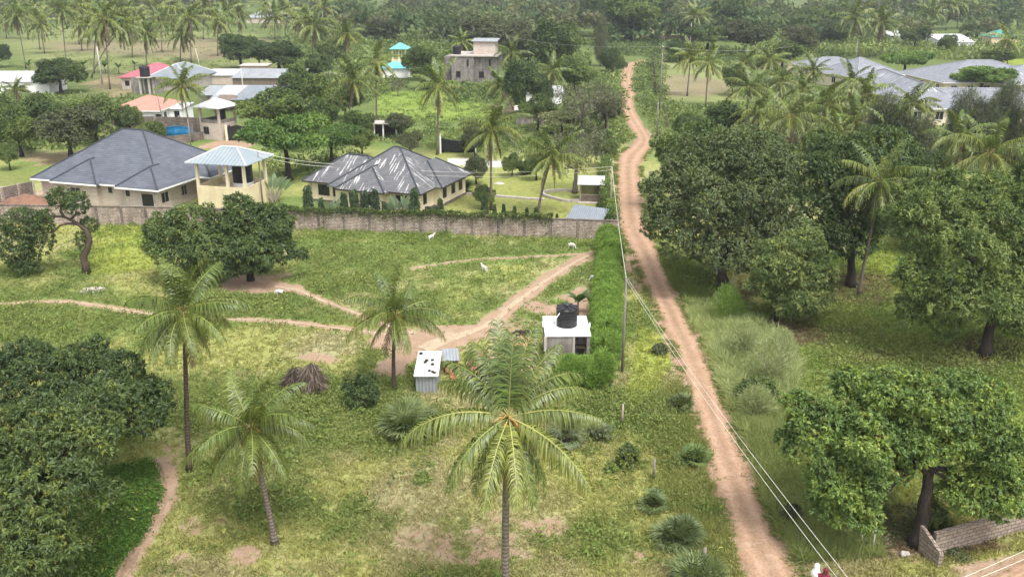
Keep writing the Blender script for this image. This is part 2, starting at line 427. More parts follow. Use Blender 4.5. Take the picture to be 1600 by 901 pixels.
def crown_arrays(lobes, tips, per, L, W, cols, up=0.25, droop=0.3, young=0.06, young_col=(0.16, 0.19, 0.03), inner=0.25, bump=0.2, rg=None, clumpf=0.45):
    """leaf rosettes over a set of ellipsoid lobes -> V, F, C.  cols: two end colours"""
    rg = rg or rng
    lob = np.array(lobes, float)
    area = (lob[:, 3]*lob[:, 4]+lob[:, 3]*lob[:, 5]+lob[:, 4]*lob[:, 5])
    idx = rg.choice(len(lob), size=int(tips*1.9), p=area/area.sum())
    u = norm(rg.normal(size=(len(idx), 3)))
    ph = rg.random((4, 3))*6.28; fr = rg.uniform(2.2, 4.5, size=(4, 3))
    w = sum(np.sin(u@fr[k]*1.3+ph[k, 0]+idx*1.7*(k+1)) for k in range(4))/4
    rad = 1+bump*w-np.abs(rg.normal(size=len(idx)))*0.07
    ins = rg.random(len(idx)) < inner
    rad[ins] *= rg.uniform(0.45, 0.92, ins.sum())
    P = lob[idx, :3]+u*lob[idx, 3:6]*rad[:, None]
    keep = np.ones(len(idx), bool)
    for j in range(len(lob)):
        q = (((P-lob[j, :3])/lob[j, 3:6])**2).sum(1)
        keep &= ~((q < 0.5) & (idx != j))
    keep &= ~((u[:, 2] < -0.55) & (rg.random(len(idx)) < 0.6))
    hs = max(.5, .3*lob[:, 3:6].mean())
    hole = vnoise(P[:, 0]+.6*P[:, 2], P[:, 1]-.6*P[:, 2], hs, 91)*.6+vnoise(P[:, 2]+.5*P[:, 0], P[:, 1]+.3*P[:, 0], hs*.7, 92)*.4
    keep &= (hole > .3) | (rg.random(len(idx)) < .25)
    P, u, idx = P[keep][:tips], u[keep][:tips], idx[keep][:tips]
    n = len(P)
    out = norm(u/lob[idx, 3:6]*lob[idx, 3:6].mean(1, keepdims=True))
    d = out+np.array([0, 0, up])
    cf = rg.random(n)
    # broad light and dark clumps (kinds of growth), one value per cell of space
    cell = vnoise(P[:, 0]+P[:, 2]*0.7, P[:, 1]+P[:, 2]*0.7, max(0.8, 0.35*lob[:, 3:6].mean()), 5)
    B = np.repeat(P, per, 0)+rg.normal(size=(n*per, 3))*0.12*L
    D = norm(np.repeat(norm(d), per, 0)*0.7+norm(rg.normal(size=(n*per, 3)))*0.95+np.array([0, 0, -droop]))
    l = L*np.repeat(rg.uniform(.75, 1.25, n), per)*rg.uniform(0.55, 1.35, n*per); wd = W*rg.uniform(0.6, 1.35, n*per)
    nrm = norm(np.repeat(out, per, 0)*0.75+np.array([0, 0, 0.85])+rg.normal(size=(n*per, 3))*0.5)
    V, F = leaf_quads(B, D, l, wd, nrm)
    t = np.clip((clumpf*np.repeat(cf*0.4+cell*0.6, per)*2.0-.25)+(1-clumpf)*rg.random(n*per), 0, 1)[:, None]
    C = np.array(cols[0])*(1-t)+np.array(cols[1])*t
    yg = np.repeat(rg.random(n) < young*2.4*np.clip((cell-.42)*5, 0, 1), per) & (rg.random(n*per) < 0.65)
    C[yg] = np.array(young_col)*rg.uniform(0.75, 1.2, (yg.sum(), 1))
    old = rg.random(n*per) < .004
    C[old] = np.array((.2, .15, .05))*rg.uniform(.6, 1.2, (old.sum(), 1))
    return V, F, np.repeat(C, 4, 0)
# ------------------------------------------------------------------ palms
def frond_arrays(az, e0, bend, L, nl, lw, cl, cr, hang=0.8, side=0.0, ll=0.21, rr=0.052, rg=None, spread=1.0):
    rg = rg or rng
    seg = 14
    s = np.linspace(0, 1, seg+1)
    ang = e0-bend*s**1.25
    azs = az+side*s**2
    dx = np.cos(ang)*np.cos(azs); dy = np.cos(ang)*np.sin(azs); dz = np.sin(ang)
    T = np.stack([dx, dy, dz], 1)
    P = np.zeros((seg+1, 3)); P[1:] = np.cumsum((T[:-1]+T[1:])/2*L/seg, 0)
    Sd = np.stack([-np.sin(azs), np.cos(azs), 0*azs], 1)
    Vs, Fs, Cs = [], [], []; off = 0
    # midrib: a three-sided tapering rod
    r = rr*(1-s)**0.8*(L/5)+0.006
    U = np.cross(T, Sd)
    ring = []
    for k in range(3):
        a = 2*PI*k/3+PI/2
        ring.append(P+r[:, None]*(math.cos(a)*Sd+math.sin(a)*U))
    RV = np.stack(ring, 1).reshape(-1, 3)
    fs = []
    for i in range(seg):
        for k in range(3):
            k2 = (k+1) % 3
            fs.append((i*3+k, i*3+k2, i*3+3+k2, i*3+3+k))
    Vs.append(RV); Fs.append(np.array(fs)); Cs.append(np.tile(cr, (len(RV), 1))); off = len(RV)
    # leaflets
    k = np.repeat(np.linspace(0.13, 0.995, nl), 2); sg = np.tile([-1.0, 1.0], nl)
    k = np.clip(k+rg.normal(size=len(k))*0.006, 0.1, 1.0)
    f = k*seg; i0 = np.clip(f.astype(int), 0, seg-1); fr = (f-i0)[:, None]
    p = P[i0]*(1-fr)+P[i0+1]*fr; t = norm(T[i0]*(1-fr)+T[i0+1]*fr); sd = Sd[i0]
    u = norm(np.cross(t, sd)); u *= np.where(u[:, 2:3] < 0, -1, 1)
    prof = np.clip(np.sin(PI*np.clip(0.10+0.86*k, 0, 1)), 0.05, 1)**0.55
    l = L*ll*prof*rg.uniform(0.85, 1.12, len(k))
    fwd = 0.35+0.75*k
    d0 = norm(sd*sg[:, None]*spread+t*fwd[:, None]+u*0.24+rg.normal(size=p.shape)*(0.1+.16*np.abs(t[:, 2:3])))
    hk = hang*1.25*rg.uniform(0.6, 1.4, len(k))
    flat = np.clip(1.15-np.abs(t[:, 2]), .15, 1)
    hk = hk*(.5+.9*flat)
    d1 = norm(d0*.8+np.array([0, 0, -1.0])*hk[:, None])
    d2 = norm(d0*0.45+np.array([0, 0, -1.0])*(hk*2.2)[:, None])
    gone = rg.random(len(k)) < .07; l = np.where(gone, l*rg.uniform(.2, .6, len(k)), l)
    a0 = p; a1 = p+d0*(l*0.24)[:, None]; a2 = a1+d1*(l*0.38)[:, None]; a3 = a2+d2*(l*0.38)[:, None]
    w = lw*(0.5+0.5*prof)
    wt = t*(w/2)[:, None]
    V = np.stack([a0-wt*0.6, a0+wt*0.6, a1-wt, a1+wt, a2-wt*0.75, a2+wt*0.75, a3-wt*0.12, a3+wt*0.12], 1)
    m = len(k)
    F = (np.arange(m)[:, None, None]*8+np.array([[0, 1, 3, 2], [2, 3, 5, 4], [4, 5, 7, 6]])[None]).reshape(-1, 4)
    v = rg.uniform(0.55, 1.5, (m, 1, 1))
    C = np.array(cl)[None, None, :]*v*np.ones((m, 8, 1))
    yel = np.array([0.26, 0.22, 0.07])
    tipm = np.array([0, 0, .05, .05, .15, .15, .45, .45])[None, :, None]*rg.uniform(0, 1, (m, 1, 1))
    C = C*(1-tipm)+yel*tipm
    Vs.append(V.reshape(-1, 3)); Fs.append(F+off); Cs.append(C.reshape(-1, 3))
    return np.concatenate(Vs), np.concatenate(Fs), np.concatenate(Cs)

PGREEN = np.array([0.09, 0.135, 0.027]); PYEL = np.array([0.23, 0.235, 0.05]); PRACH = np.array([0.4, 0.4, 0.13]); PDEAD = np.array([0.17, 0.12, 0.065])
def frond_set(n, L, nl, lw, seed, dead=2, wind=0.0, low=-40, top=82, ll=.21):
    """parameters for the fronds of one crown, youngest upright, oldest hanging"""
    rg = np.random.default_rng(seed); out = []
    for i in range(n):
        q = (i+0.5)/n
        az = i*2.39996+rg.normal()*0.18
        e0 = math.radians(top+(low-top)*q**0.9+rg.normal()*9)
        bend = (0.55+0.75*math.sin(PI*min(1, q*1.1))+rg.normal()*0.12)
        if i >= n-dead: e0 = math.radians(rg.uniform(-82, -52)); bend = .35
        bend = min(bend, e0+math.radians(86))
        Lk = L*(0.72+0.28*math.sin(PI*min(1, 0.25+q*0.75)))*rg.uniform(0.9, 1.07)
        hang = 0.45+1.05*q+rg.normal()*0.08
        if i >= n-dead: cl, cr = PDEAD*rg.uniform(.8, 1.2), PDEAD*1.2
        else:
            t = np.clip(q*0.38+rg.normal()*0.16, 0, 1)
            cl = PGREEN*(1-t)+PYEL*t; cr = PRACH*(0.6+0.6*q)
        out.append(dict(az=az, e0=e0, bend=bend, L=Lk, nl=nl, lw=lw, cl=cl, cr=cr, hang=hang, side=wind+rg.normal()*0.3, rg=rg, ll=ll))
    return out

def coconut_arrays(seed, n=14, r=0.13):
    mb = MB(); rg = np.random.default_rng(seed)
    for i in range(n):
        a = rg.random()*6.28; d = rg.uniform(0.28, 0.52)
        mb.blob((d*math.cos(a), d*math.sin(a), -0.25-rg.random()*0.45), (r, r, r*1.25), i, 7, 5, 0.08)
    for i in range(12):      # flower stalks and dry sheaths among the nuts
        a = rg.random()*6.28; e = rg.uniform(-0.6, 0.9); l = rg.uniform(0.5, 1.0)
        p = np.array([math.cos(a)*math.cos(e), math.sin(a)*math.cos(e), math.sin(e)])
        mb.tube([p*0.1, p*l*0.6, p*l+np.array([0, 0, -0.2])], [0.035, 0.03, 0.012], 4)
    return mb

def palm_trunk(h, lean, r=0.17, seg=10, sides=9, seed=0):
    rg = np.random.default_rng(seed)
    pts, rad = [], []
    for i in range(seg+1):
        s = i/seg
        k = s**1.5*0.55+s*0.45
        pts.append((lean[0]*k+0.06*math.sin(3*s+seed), lean[1]*k, h*s))
        rad.append(r*(1.0-0.32*s)+0.55*r*math.exp(-s*14))
    return MB().tube(pts, rad, sides)

def palm_near(label, base, top, fronds, r=0.17, group=None, seed=0, dark=False, nuts=14):
    """one palm close enough to show each frond: trunk, every frond and the nuts are parts"""
    root = thing('coconut_palm', label, 'palm tree', base, 0, group)
    lean = (top[0]-base[0], top[1]-base[1]); h = top[2]
    palm_trunk(h, lean, r, 14, 12, seed).build('trunk', M['palm_bark_dark' if dark else 'palm_bark'], root, True)
    for kw in fronds:
        V, F, C = frond_arrays(**kw)
        o = np_mesh('frond', V, F, C, M['palm'], root); o.location = (lean[0], lean[1], h)
    if nuts:
        c = coconut_arrays(seed, nuts).build('coconut_bunch', M['husk'], root, True); c.location = (lean[0], lean[1], h)
    return root

PALM_MESH = {}
def palm_crown_mesh(kind):
    if kind in PALM_MESH: return PALM_MESH[kind]
    n, nl, lw, seed, low, wind = {'m0': (22, 40, .125, 11, -42, .15), 'm1': (20, 40, .125, 12, -58, -.1), 'm2': (23, 40, .125, 13, -34, .3),
                            'f0': (24, 18, .26, 21, -55, .1), 'f1': (22, 18, .26, 22, -62, .3), 'f2': (25, 18, .26, 23, -50, -.1)}[kind]
    V, F, C = [], [], []; o = 0
    for kw in frond_set(n, 4.6, nl, lw, seed, 2 if kind[0] == 'm' else 3, wind, low):
        v, f, c = frond_arrays(rr=0.05, **kw)
        V.append(v); F.append(f+o); C.append(c); o += len(v)
    ob = np_mesh('crown', np.concatenate(V), np.concatenate(F), np.concatenate(C), M['palm'])
    me = ob.data; bpy.data.objects.remove(ob); PALM_MESH[kind] = me
    return me

def palm(label, crown_px, base_px, kind='m0', group=None, size=4.6, r=0.16, rz=None):
    base = gp(*base_px); top = at(crown_px[0], crown_px[1], base[1])
    root = thing('coconut_palm', label, 'palm tree', base, 0, group)
    lean = (top[0]-base[0], 0.0)
    sides = 8 if kind[0] == 'm' else 6
    palm_trunk(top[2], lean, r, 8, sides, int(crown_px[0])).build('trunk', M['palm_bark'], root, True)
    c = bpy.data.objects.new('crown', palm_crown_mesh(kind)); COL.objects.link(c); c.parent = root
    c.location = (lean[0], lean[1], top[2]); c.scale = (size/4.4,)*3
    c.rotation_euler = (0.05*math.sin(crown_px[1]), 0.08*math.cos(crown_px[0]), crown_px[0]*1.7 if rz is None else rz)
    return root

# ------------------------------------------------------------------ broadleaved trees
DARK = [(0.036, 0.064, 0.02), (0.13, 0.185, 0.05)]
MID = [(0.045, 0.08, 0.02), (0.175, 0.235, 0.056)]
LIGHT = [(0.065, 0.105, 0.03), (0.2, 0.26, 0.07)]
BRIGHT = [(0.055, 0.115, 0.026), (0.17, 0.27, 0.05)]
GREY = [(0.07, 0.08, 0.045), (0.17, 0.175, 0.1)]
OLIVE = [(0.055, 0.074, 0.034), (0.155, 0.175, 0.078)]
PALE = [(0.09, 0.12, 0.04), (0.34, 0.35, 0.17)]

def limb_mesh(root_pts, r0, lobes, seed=0, sides=9, r1=None):
    """trunk along root_pts, then limbs to every lobe"""
    rg = np.random.default_rng(seed)
    mb = MB(); n = len(root_pts); pts = [np.array(p, float) for p in root_pts]
    r1 = r1 or r0*0.6
    rad = [r0*1.35]+[r0+(r1-r0)*i/(n-1) for i in range(1, n)]
    fine, fr = [], []
    for i in range(n-1):
        for k in range(3):
            t = k/3
            fine.append(pts[i]*(1-t)+pts[i+1]*t+rg.normal(size=3)*r0*0.13*(i+k > 0)); fr.append((rad[i]*(1-t)+rad[i+1]*t)*rg.uniform(.93, 1.07))
    fine.append(pts[-1]); fr.append(rad[-1])
    mb.tube(fine, fr, sides)
    for lb in lobes:
        c = np.array(lb[:3]); start = pts[-1]*0.8+pts[-2]*0.2 if rg.random() < 0.6 else pts[-1]
        mid = (start+c)/2+np.array([0, 0, 0.12])*np.linalg.norm(c-start)+rg.normal(size=3)*0.15
        mb.tube([start, mid, c], [r1*0.62, r1*0.38, r1*0.14], 6)
        for k in range(4):
            e = c+np.array(lb[3:6])*norm(rg.normal(size=3))*0.8
            mb.tube([mid*0.4+c*0.6, (mid+c+e)/3, e], [r1*0.2, r1*0.13, r1*0.04], 4)
    return mb

def split_lobes(lobes, k, rs, seed, low=-.35):
    """the lobes plus smaller ones budding from them, so that the outline is uneven"""
    rg = np.random.default_rng(seed); out = []
    for l in lobes:
        out.append((l[0], l[1], l[2], l[3]*.84, l[4]*.84, l[5]*.84))
        for j in range(k):
            u = norm(rg.normal(size=3)); 
            if u[2] < low: u[2] = -u[2]
            r = rs*rg.uniform(.65, 1.3); q = rg.uniform(.75, 1.0)
            out.append((l[0]+u[0]*l[3]*q, l[1]+u[1]*l[4]*q, l[2]+u[2]*l[5]*q, l[3]*r, l[4]*r, l[5]*r*.85))
    return out

def big_tree(name, label, base_px, lobes_px, trunk_px=None, r0=0.3, tips=4500, per=8, L=0.34, W=0.13, cols=MID, cat='tree', seed=0, bark='bark', group=None, **kw):
    base = gp(*base_px); Y = base[1]
    root = thing(name, label, cat, base, 0, group)
    lobes = []
    for px, py, rx, rz, dy in lobes_px:
        c = at(px, py, Y+dy); m = mpp(c)
        lobes.append((c[0]-base[0], c[1]-base[1], c[2], rx*m, rx*m*0.95, rz*m))
    cen = np.array([l[:3] for l in lobes]).mean(0)
    if trunk_px:
        pts = [np.zeros(3)]
        for px, py, dy in trunk_px: pts.append(at(px, py, Y+dy)-base)
    else:
        pts = [np.zeros(3), np.array([cen[0]*0.2, cen[1]*0.2, cen[2]*0.35]), np.array([cen[0]*0.5, cen[1]*0.5, cen[2]*0.6])]
    limb_mesh(pts, r0, lobes, seed).build('trunk', M[bark], root, True)
    V, F, C = crown_arrays(split_lobes(lobes, 7, .36, seed+7), tips, per, L, W, cols, rg=np.random.default_rng(seed+100), **kw)
    np_mesh('crown', V, F, C, M['leaf'], root)
    return root

TREE_MESH = {}
def rand_lobes(seed, n, kind):
    rg = np.random.default_rng(seed); lobes = []
    if kind == 'round':
        lobes.append((0, 0, 1.05, .72, .72, .62))
        for i in range(n):
            a = i*2.4+rg.random(); z = 0.75+rg.random()*0.75; d = 0.62*math.sqrt(max(0.1, 1-((z-1.0)/0.9)**2)); r = rg.uniform(.3, .46)
            lobes.append((d*math.cos(a), d*math.sin(a), z, r, r, r*.8))
    if kind == 'flat':
        for i in range(n):
            a = i*2.4; d = 0.75*math.sqrt((i+.5)/n); r = rg.uniform(.28, .42)
            lobes.append((d*math.cos(a), d*math.sin(a), 1.0+.16*rg.normal()*0.6-0.18*d, r, r, r*.32))
    if kind == 'tall':
        for i in range(n):
            z = 0.5+1.4*i/n; a = i*2.4; d = .35*(1-0.4*i/n); r = rg.uniform(.3, .42)
            lobes.append((d*math.cos(a), d*math.sin(a), z, r, r, r*1.0))
    if kind == 'bush':
        lobes.append((0, 0, .4, .7, .7, .42))
        for i in range(n):
            a = i*2.4+rg.random(); d = rg.uniform(.4, .75); r = rg.uniform(.25, .42)
            lobes.append((d*math.cos(a), d*math.sin(a), rg.uniform(.25, .6), r, r, r*.85))
    return lobes

def tree_mesh(kind, var):
    """shared trunk and crown meshes about one unit in crown radius and two units tall"""
    key = (kind, var)
    if key in TREE_MESH: return TREE_MESH[key]
    cols = {'dark': DARK, 'round': MID, 'light': LIGHT, 'flat': BRIGHT, 'flatdark': DARK, 'grey': GREY, 'olive': OLIVE, 'pale': PALE, 'tall': OLIVE, 'bush': LIGHT, 'bushdark': MID}[kind]
    form = {'flat': 'flat', 'flatdark': 'flat', 'tall': 'tall', 'bush': 'bush', 'bushdark': 'bush', 'pale': 'flat'}.get(kind, 'round')
    seed = sum(ord(c) for c in kind)*7+var
    lobes = rand_lobes(seed, {'round': 9, 'flat': 12, 'tall': 11, 'bush': 6}[form], form)
    rg = np.random.default_rng(seed)
    if kind == 'grey':
        V, F, C = crown_arrays(lobes, 650, 6, .075, .022, cols, rg=rg, inner=.6, bump=.3)
    elif kind == 'tall':
        V, F, C = crown_arrays(lobes, 1700, 7, .24, .016, cols, rg=rg, inner=.5, bump=.35, droop=.5)
    else:
        V, F, C = crown_arrays(split_lobes(lobes, 5, .4, seed+3) if form != 'flat' else split_lobes(lobes, 3, .5, seed+3, .2), 2600, 7, .085, .038, cols, rg=rg, bump=.22, young_col=(0.3, 0.31, 0.13) if kind == 'pale' else (0.16, 0.19, 0.03))
    o = np_mesh('crown', V, F, C, M['leaf'])
    t = limb_mesh([(0, 0, 0), (.02, 0, .35), (.03, .02, .7)], .07, lobes, seed, 6).build('trunk', M['bark_grey' if kind in ('grey', 'tall') else 'bark'], None, True)
    r = (t.data, o.data); bpy.data.objects.remove(o); bpy.data.objects.remove(t)
    TREE_MESH[key] = r
    return r

FORM_TOP = {'flat': 1.25, 'flatdark': 1.25, 'pale': 1.25, 'tall': 2.15, 'bush': .95, 'bushdark': .95}
TREE_NO = [0]
def tree(label, px, top, base, w, kind='round', name='broadleaf_tree', cat='tree', group=None):
    """px centre, top row, base row and crown width in the frame; stands on the ground at its base row"""
    b = gp(px, base); t = at(px, top, b[1])
    R = w/2*mpp((b[0], b[1], t[2]*.6)); h = max(t[2], 0.5)
    TREE_NO[0] += 1
    k = TREE_NO[0]
    root = thing(name, label, cat, b, k*1.9, group)
    tm, cm = tree_mesh(kind, k % 2)
    s = (R/1.05, R/1.05, h/FORM_TOP.get(kind, 1.75))
    for nm, me in (('trunk', tm), ('crown', cm)):
        o = bpy.data.objects.new(nm, me); COL.objects.link(o); o.parent = root; o.scale = s
    return root

# ------------------------------------------------------------------ small plants
CONE_MESH = {}
def cone_tree(label, px, base, top, group, w=None):
    b = gp(px, base); t = at(px, top, b[1]); h = t[2]
    root = thing('conical_tree', label, 'tree', b, px*1.3, group)
    if not CONE_MESH:
        rg = np.random.default_rng(4)
        n = 420; z = rg.random(n)**0.8; a = rg.random(n)*6.28; r = (1-z)*.26*rg.uniform(.75, 1.05, n)+.02
        B = np.stack([r*.5*np.cos(a), r*.5*np.sin(a), .06+z*.92], 1)
        B = np.repeat(B, 4, 0); aa = np.repeat(a, 4)+rg.normal(size=4*n)*.5
        D = norm(np.stack([np.cos(aa), np.sin(aa), -.75+.4*rg.normal(size=4*n)], 1))
        V, F = leaf_quads(B, D, .14*rg.uniform(.7, 1.2, 4*n), .045)
        C = np.array((.028, .05, .018))+(np.array((.06, .09, .03)))*rg.random((4*n, 1))
        o = np_mesh('crown', V, F, np.repeat(C, 4, 0), M['leaf'])
        t2 = MB().tube([(0, 0, 0), (0, 0, .95)], [.022, .006], 6).build('trunk', M['bark'])
        CONE_MESH['c'] = o.data; CONE_MESH['t'] = t2.data
        bpy.data.objects.remove(o); bpy.data.objects.remove(t2)
    for nm, k in (('trunk', 't'), ('crown', 'c')):
        o = bpy.data.objects.new(nm, CONE_MESH[k]); COL.objects.link(o); o.parent = root
        o.scale = (h*(w or 1), h*(w or 1), h)
    return root

def fan_shrub(name, label, px, base, w, h_px=None, cols=((.1, .14, .05), (.22, .27, .11)), group=None, stems=5, seed=0, cat='shrub', upright=.5):
    """clump of stiff fan or feather leaves from several short stems"""
    b = gp(px, base); R = w/2*mpp(b); rg = np.random.default_rng(seed)
    root = thing(name, label, cat, b, 0, group)
    Vs, Fs, Cs = [], [], []; o = 0
    st = MB()
    for s in range(stems):
        a = rg.random()*6.28; d = R*.45*math.sqrt(rg.random()); sx, sy, sz = d*math.cos(a), d*math.sin(a), R*rg.uniform(.15, .5)
        st.tube([(sx*.8, sy*.8, -.05), (sx, sy, sz)], [.09, .07], 6)
        for k in range(13):
            az = k*2.4+rg.random(); e = math.radians(rg.uniform(0, 80)); l = R*rg.uniform(.45, .8)
            d0 = np.array([math.cos(az)*math.cos(e), math.sin(az)*math.cos(e), math.sin(e)])
            p0 = np.array([sx, sy, sz]); p1 = p0+d0*l*.55
            n = 11
            sd = norm(np.cross(d0, [0, 0, 1.0])); up = np.cross(sd, d0)
            aa = np.linspace(-1.25, 1.25, n)
            D = norm(np.cos(aa)[:, None]*d0+np.sin(aa)[:, None]*sd+up*.15+rg.normal(size=(n, 3))*.06+np.array([0, 0, -.12]))
            V, F = leaf_quads(np.tile(p1, (n, 1)), D*1.0, l*rg.uniform(.7, 1.05, n), .05+.02*R, np.tile(up, (n, 1)))
            c = np.array(cols[0])+(np.array(cols[1])-np.array(cols[0]))*rg.random()
            Vs.append(V); Fs.append(F+o); Cs.append(np.tile(c, (len(V), 1))*rg.uniform(.85, 1.15)); o += len(V)
            st.tube([p0, p1], [.02, .012], 3)
    st.build('stem', M['bark'], root)
    np_mesh('leaves', np.concatenate(Vs), np.concatenate(Fs), np.concatenate(Cs), M['leaf'], root)
    return root

def banana(label, px, base, top, group=None, seed=0):
    b = gp(px, base); h = at(px, top, b[1])[2]; rg = np.random.default_rng(seed)
    root = thing('banana_plant', label, 'banana plant', b, 0, group)
    MB().tube([(0, 0, -.05), (.03, 0, h*.3), (.05, .02, h*.55)], [.14, .11, .06], 7).build('stem', M['palm_bark'], root, True)
    Vs, Fs, Cs = [], [], []; o = 0
    for k in range(9):
        az = k*2.4+rg.random()*.5; e0 = math.radians(rg.uniform(35, 80)); L = h*rg.uniform(.5, .72); n = 7
        s = np.linspace(0, 1, n); ang = e0-rg.uniform(.8, 1.7)*s**1.3
        T = np.stack([np.cos(ang)*math.cos(az), np.cos(ang)*math.sin(az), np.sin(ang)], 1)
        P = np.zeros((n, 3)); P[1:] = np.cumsum(T[:-1]*L/(n-1), 0); P += np.array([.05, .02, h*.52])
        w = .16*L*np.sin(PI*np.clip(.08+.9*s, 0, 1))**.6; sd = np.array([-math.sin(az), math.cos(az), 0])
        dr = np.array([0, 0, -.35])
        V = np.stack([P-(sd+dr)*w[:, None], P, P+(sd-dr)*w[:, None]], 1).reshape(-1, 3)
        V = np.stack([P-sd*w[:, None]+dr*w[:, None]*.6, P, P+sd*w[:, None]+dr*w[:, None]*.6], 1).reshape(-1, 3)
        F = []
        for i in range(n-1):
            for q in (0, 1): F.append((i*3+q, i*3+q+1, i*3+q+4, i*3+q+3))
        Vs.append(V); Fs.append(np.array(F)+o); o += len(V)
        Cs.append(np.tile(np.array((.07, .13, .035))*rg.uniform(.7, 1.3), (len(V), 1)))
    np_mesh('leaves', np.concatenate(Vs), np.concatenate(Fs), np.concatenate(Cs), M['leaf'], root)
    return root

def scatter_px(poly, n, rg):
    """n points of ground spread over a polygon given in frame coordinates"""
    xs = [p[0] for p in poly]; ys = [p[1] for p in poly]
    out = np.zeros((0, 2))
    while len(out) < n:
        x = rg.uniform(min(xs), max(xs), n*2); y = rg.uniform(min(ys), max(ys), n*2)
        k = inpoly(x, y, poly); out = np.r_[out, np.c_[x[k], y[k]]]
    out = out[:n]
    X, Y = gp_arr(out[:, 0], out[:, 1])
    return X, Y

def clump_mass(name, X, Y, R, H, nq, lq, wq, cols, rg, kind='stuff', mat='weed', young=0.1, yc=(.2, .22, .05), ragged=.3, sq=1.0):
    """a mass of low bushes nobody could count: leaf quads over half-domes at (X, Y)"""
    n = len(X); R = np.asarray(R)*np.ones(n); H = np.asarray(H)*np.ones(n)
    u = norm(rg.normal(size=(n, nq, 3))); u[..., 2] = np.abs(u[..., 2])
    q = rg.uniform(1-ragged, 1+ragged*.5, (n, nq, 1))
    P = np.stack([X, Y, 0*X], 1)[:, None, :]+u*q*np.stack([R, R, H], 1)[:, None, :]
    D = norm(u*.6+norm(rg.normal(size=u.shape))*.9+np.array([0, 0, .25]))
    s = (R/np.mean(R))[:, None]**.8
    l = (lq*s*rg.uniform(.6, 1.3, (n, nq))).ravel(); w = (wq*s*rg.uniform(.6, 1.3, (n, nq))).ravel()
    V, F = leaf_quads(P.reshape(-1, 3), D.reshape(-1, 3), l, w, norm(u+rg.normal(size=u.shape)*.6).reshape(-1, 3))
    cf = np.clip(fbm(X, Y, 6*np.mean(R)+2, 3)*1.6-.3+rg.normal(size=n)*.22, 0, 1)
    t = np.clip(cf[:, None]*.7+rg.random((n, nq))*.35, 0, 1).reshape(-1, 1)
    C = np.array(cols[0])*(1-t)+np.array(cols[1])*t
    y = rg.random(len(C)) < young; C[y] = np.array(yc)*rg.uniform(.8, 1.2, (y.sum(), 1))
    V[:, 2] = np.maximum(V[:, 2], .01)
    return tag(np_mesh(name, V, F, np.repeat(C, 4, 0), M[mat]), kind=kind)
# ------------------------------------------------------------------ ground
ROAD_PX = [(1232, 960, 92), (1210, 901, 80), (1185, 850, 70), (1164, 800, 62), (1147, 750, 56), (1131, 700, 52), (1110, 640, 47), (1082, 560, 43), (1054, 500, 41), (1031, 450, 40),
           (1011, 400, 40), (994, 365, 44), (986, 340, 40), (983, 300, 35), (982, 262, 34), (988, 243, 38), (1002, 228, 30), (1006, 216, 22), (997, 200, 22), (985, 180, 20), (979, 160, 19),
           (983, 145, 18), (980, 130, 15), (979, 116, 15), (984, 105, 15), (994, 98, 16), (1014, 94, 15)]
def px_path(lst, wscale=1.0):
    out = []
    for px, py, w in lst:
        p = gp(px, py); out.append((p[0], p[1], w*mpp(p)*wscale))
    return out
def densify(path, step):
    path = np.array(path); out = []
    n = len(path)
    for i in range(n-1):      # Catmull-Rom
        p0, p1, p2, p3 = path[max(i-1, 0)], path[i], path[i+1], path[min(i+2, n-1)]
        k = max(2, int(np.hypot(*(p2-p1)[:2])/step))
        for j in range(k):
            t = j/k
            out.append(.5*((2*p1)+(-p0+p2)*t+(2*p0-5*p1+4*p2-p3)*t*t+(-p0+3*p1-3*p2+p3)*t**3))
    out.append(path[-1]); return np.array(out)
ROAD = densify(px_path(ROAD_PX), .4)
PATHS = {
 'path_to_yard': [(962, 388, 16), (935, 394, 15), (905, 406, 15), (868, 428, 17), (832, 453, 18), (800, 476, 20), (775, 498, 26), (745, 515, 40), (700, 530, 60), (660, 545, 60)],
 'footpath_across_field': [(-60, 476, 9), (0, 475, 10), (70, 471, 10), (130, 474, 10), (200, 485, 12), (270, 495, 13), (340, 499, 10), (400, 499, 8), (470, 505, 9), (530, 513, 11), (590, 520, 16), (640, 528, 26)],
 'footpath_under_trees': [(430, 447, 12), (465, 454, 12), (490, 464, 14), (520, 476, 12), (555, 489, 11), (600, 506, 14), (650, 522, 24)],
 'thin_trail': [(640, 420, 4), (690, 412, 4), (750, 405, 4), (820, 402, 4), (890, 398, 5), (925, 396, 6)],
 'worn_trail': [(250, 722, 9), (259, 752, 11), (258, 785, 14), (240, 820, 22), (215, 855, 34), (196, 895, 52), (180, 940, 60)],
 'dirt_lane': [(1470, 985, 70), (1535, 925, 70), (1590, 895, 60), (1660, 872, 60), (1780, 840, 55)],
}
PATHW = {k: densify(px_path(v), .35) for k, v in PATHS.items()}

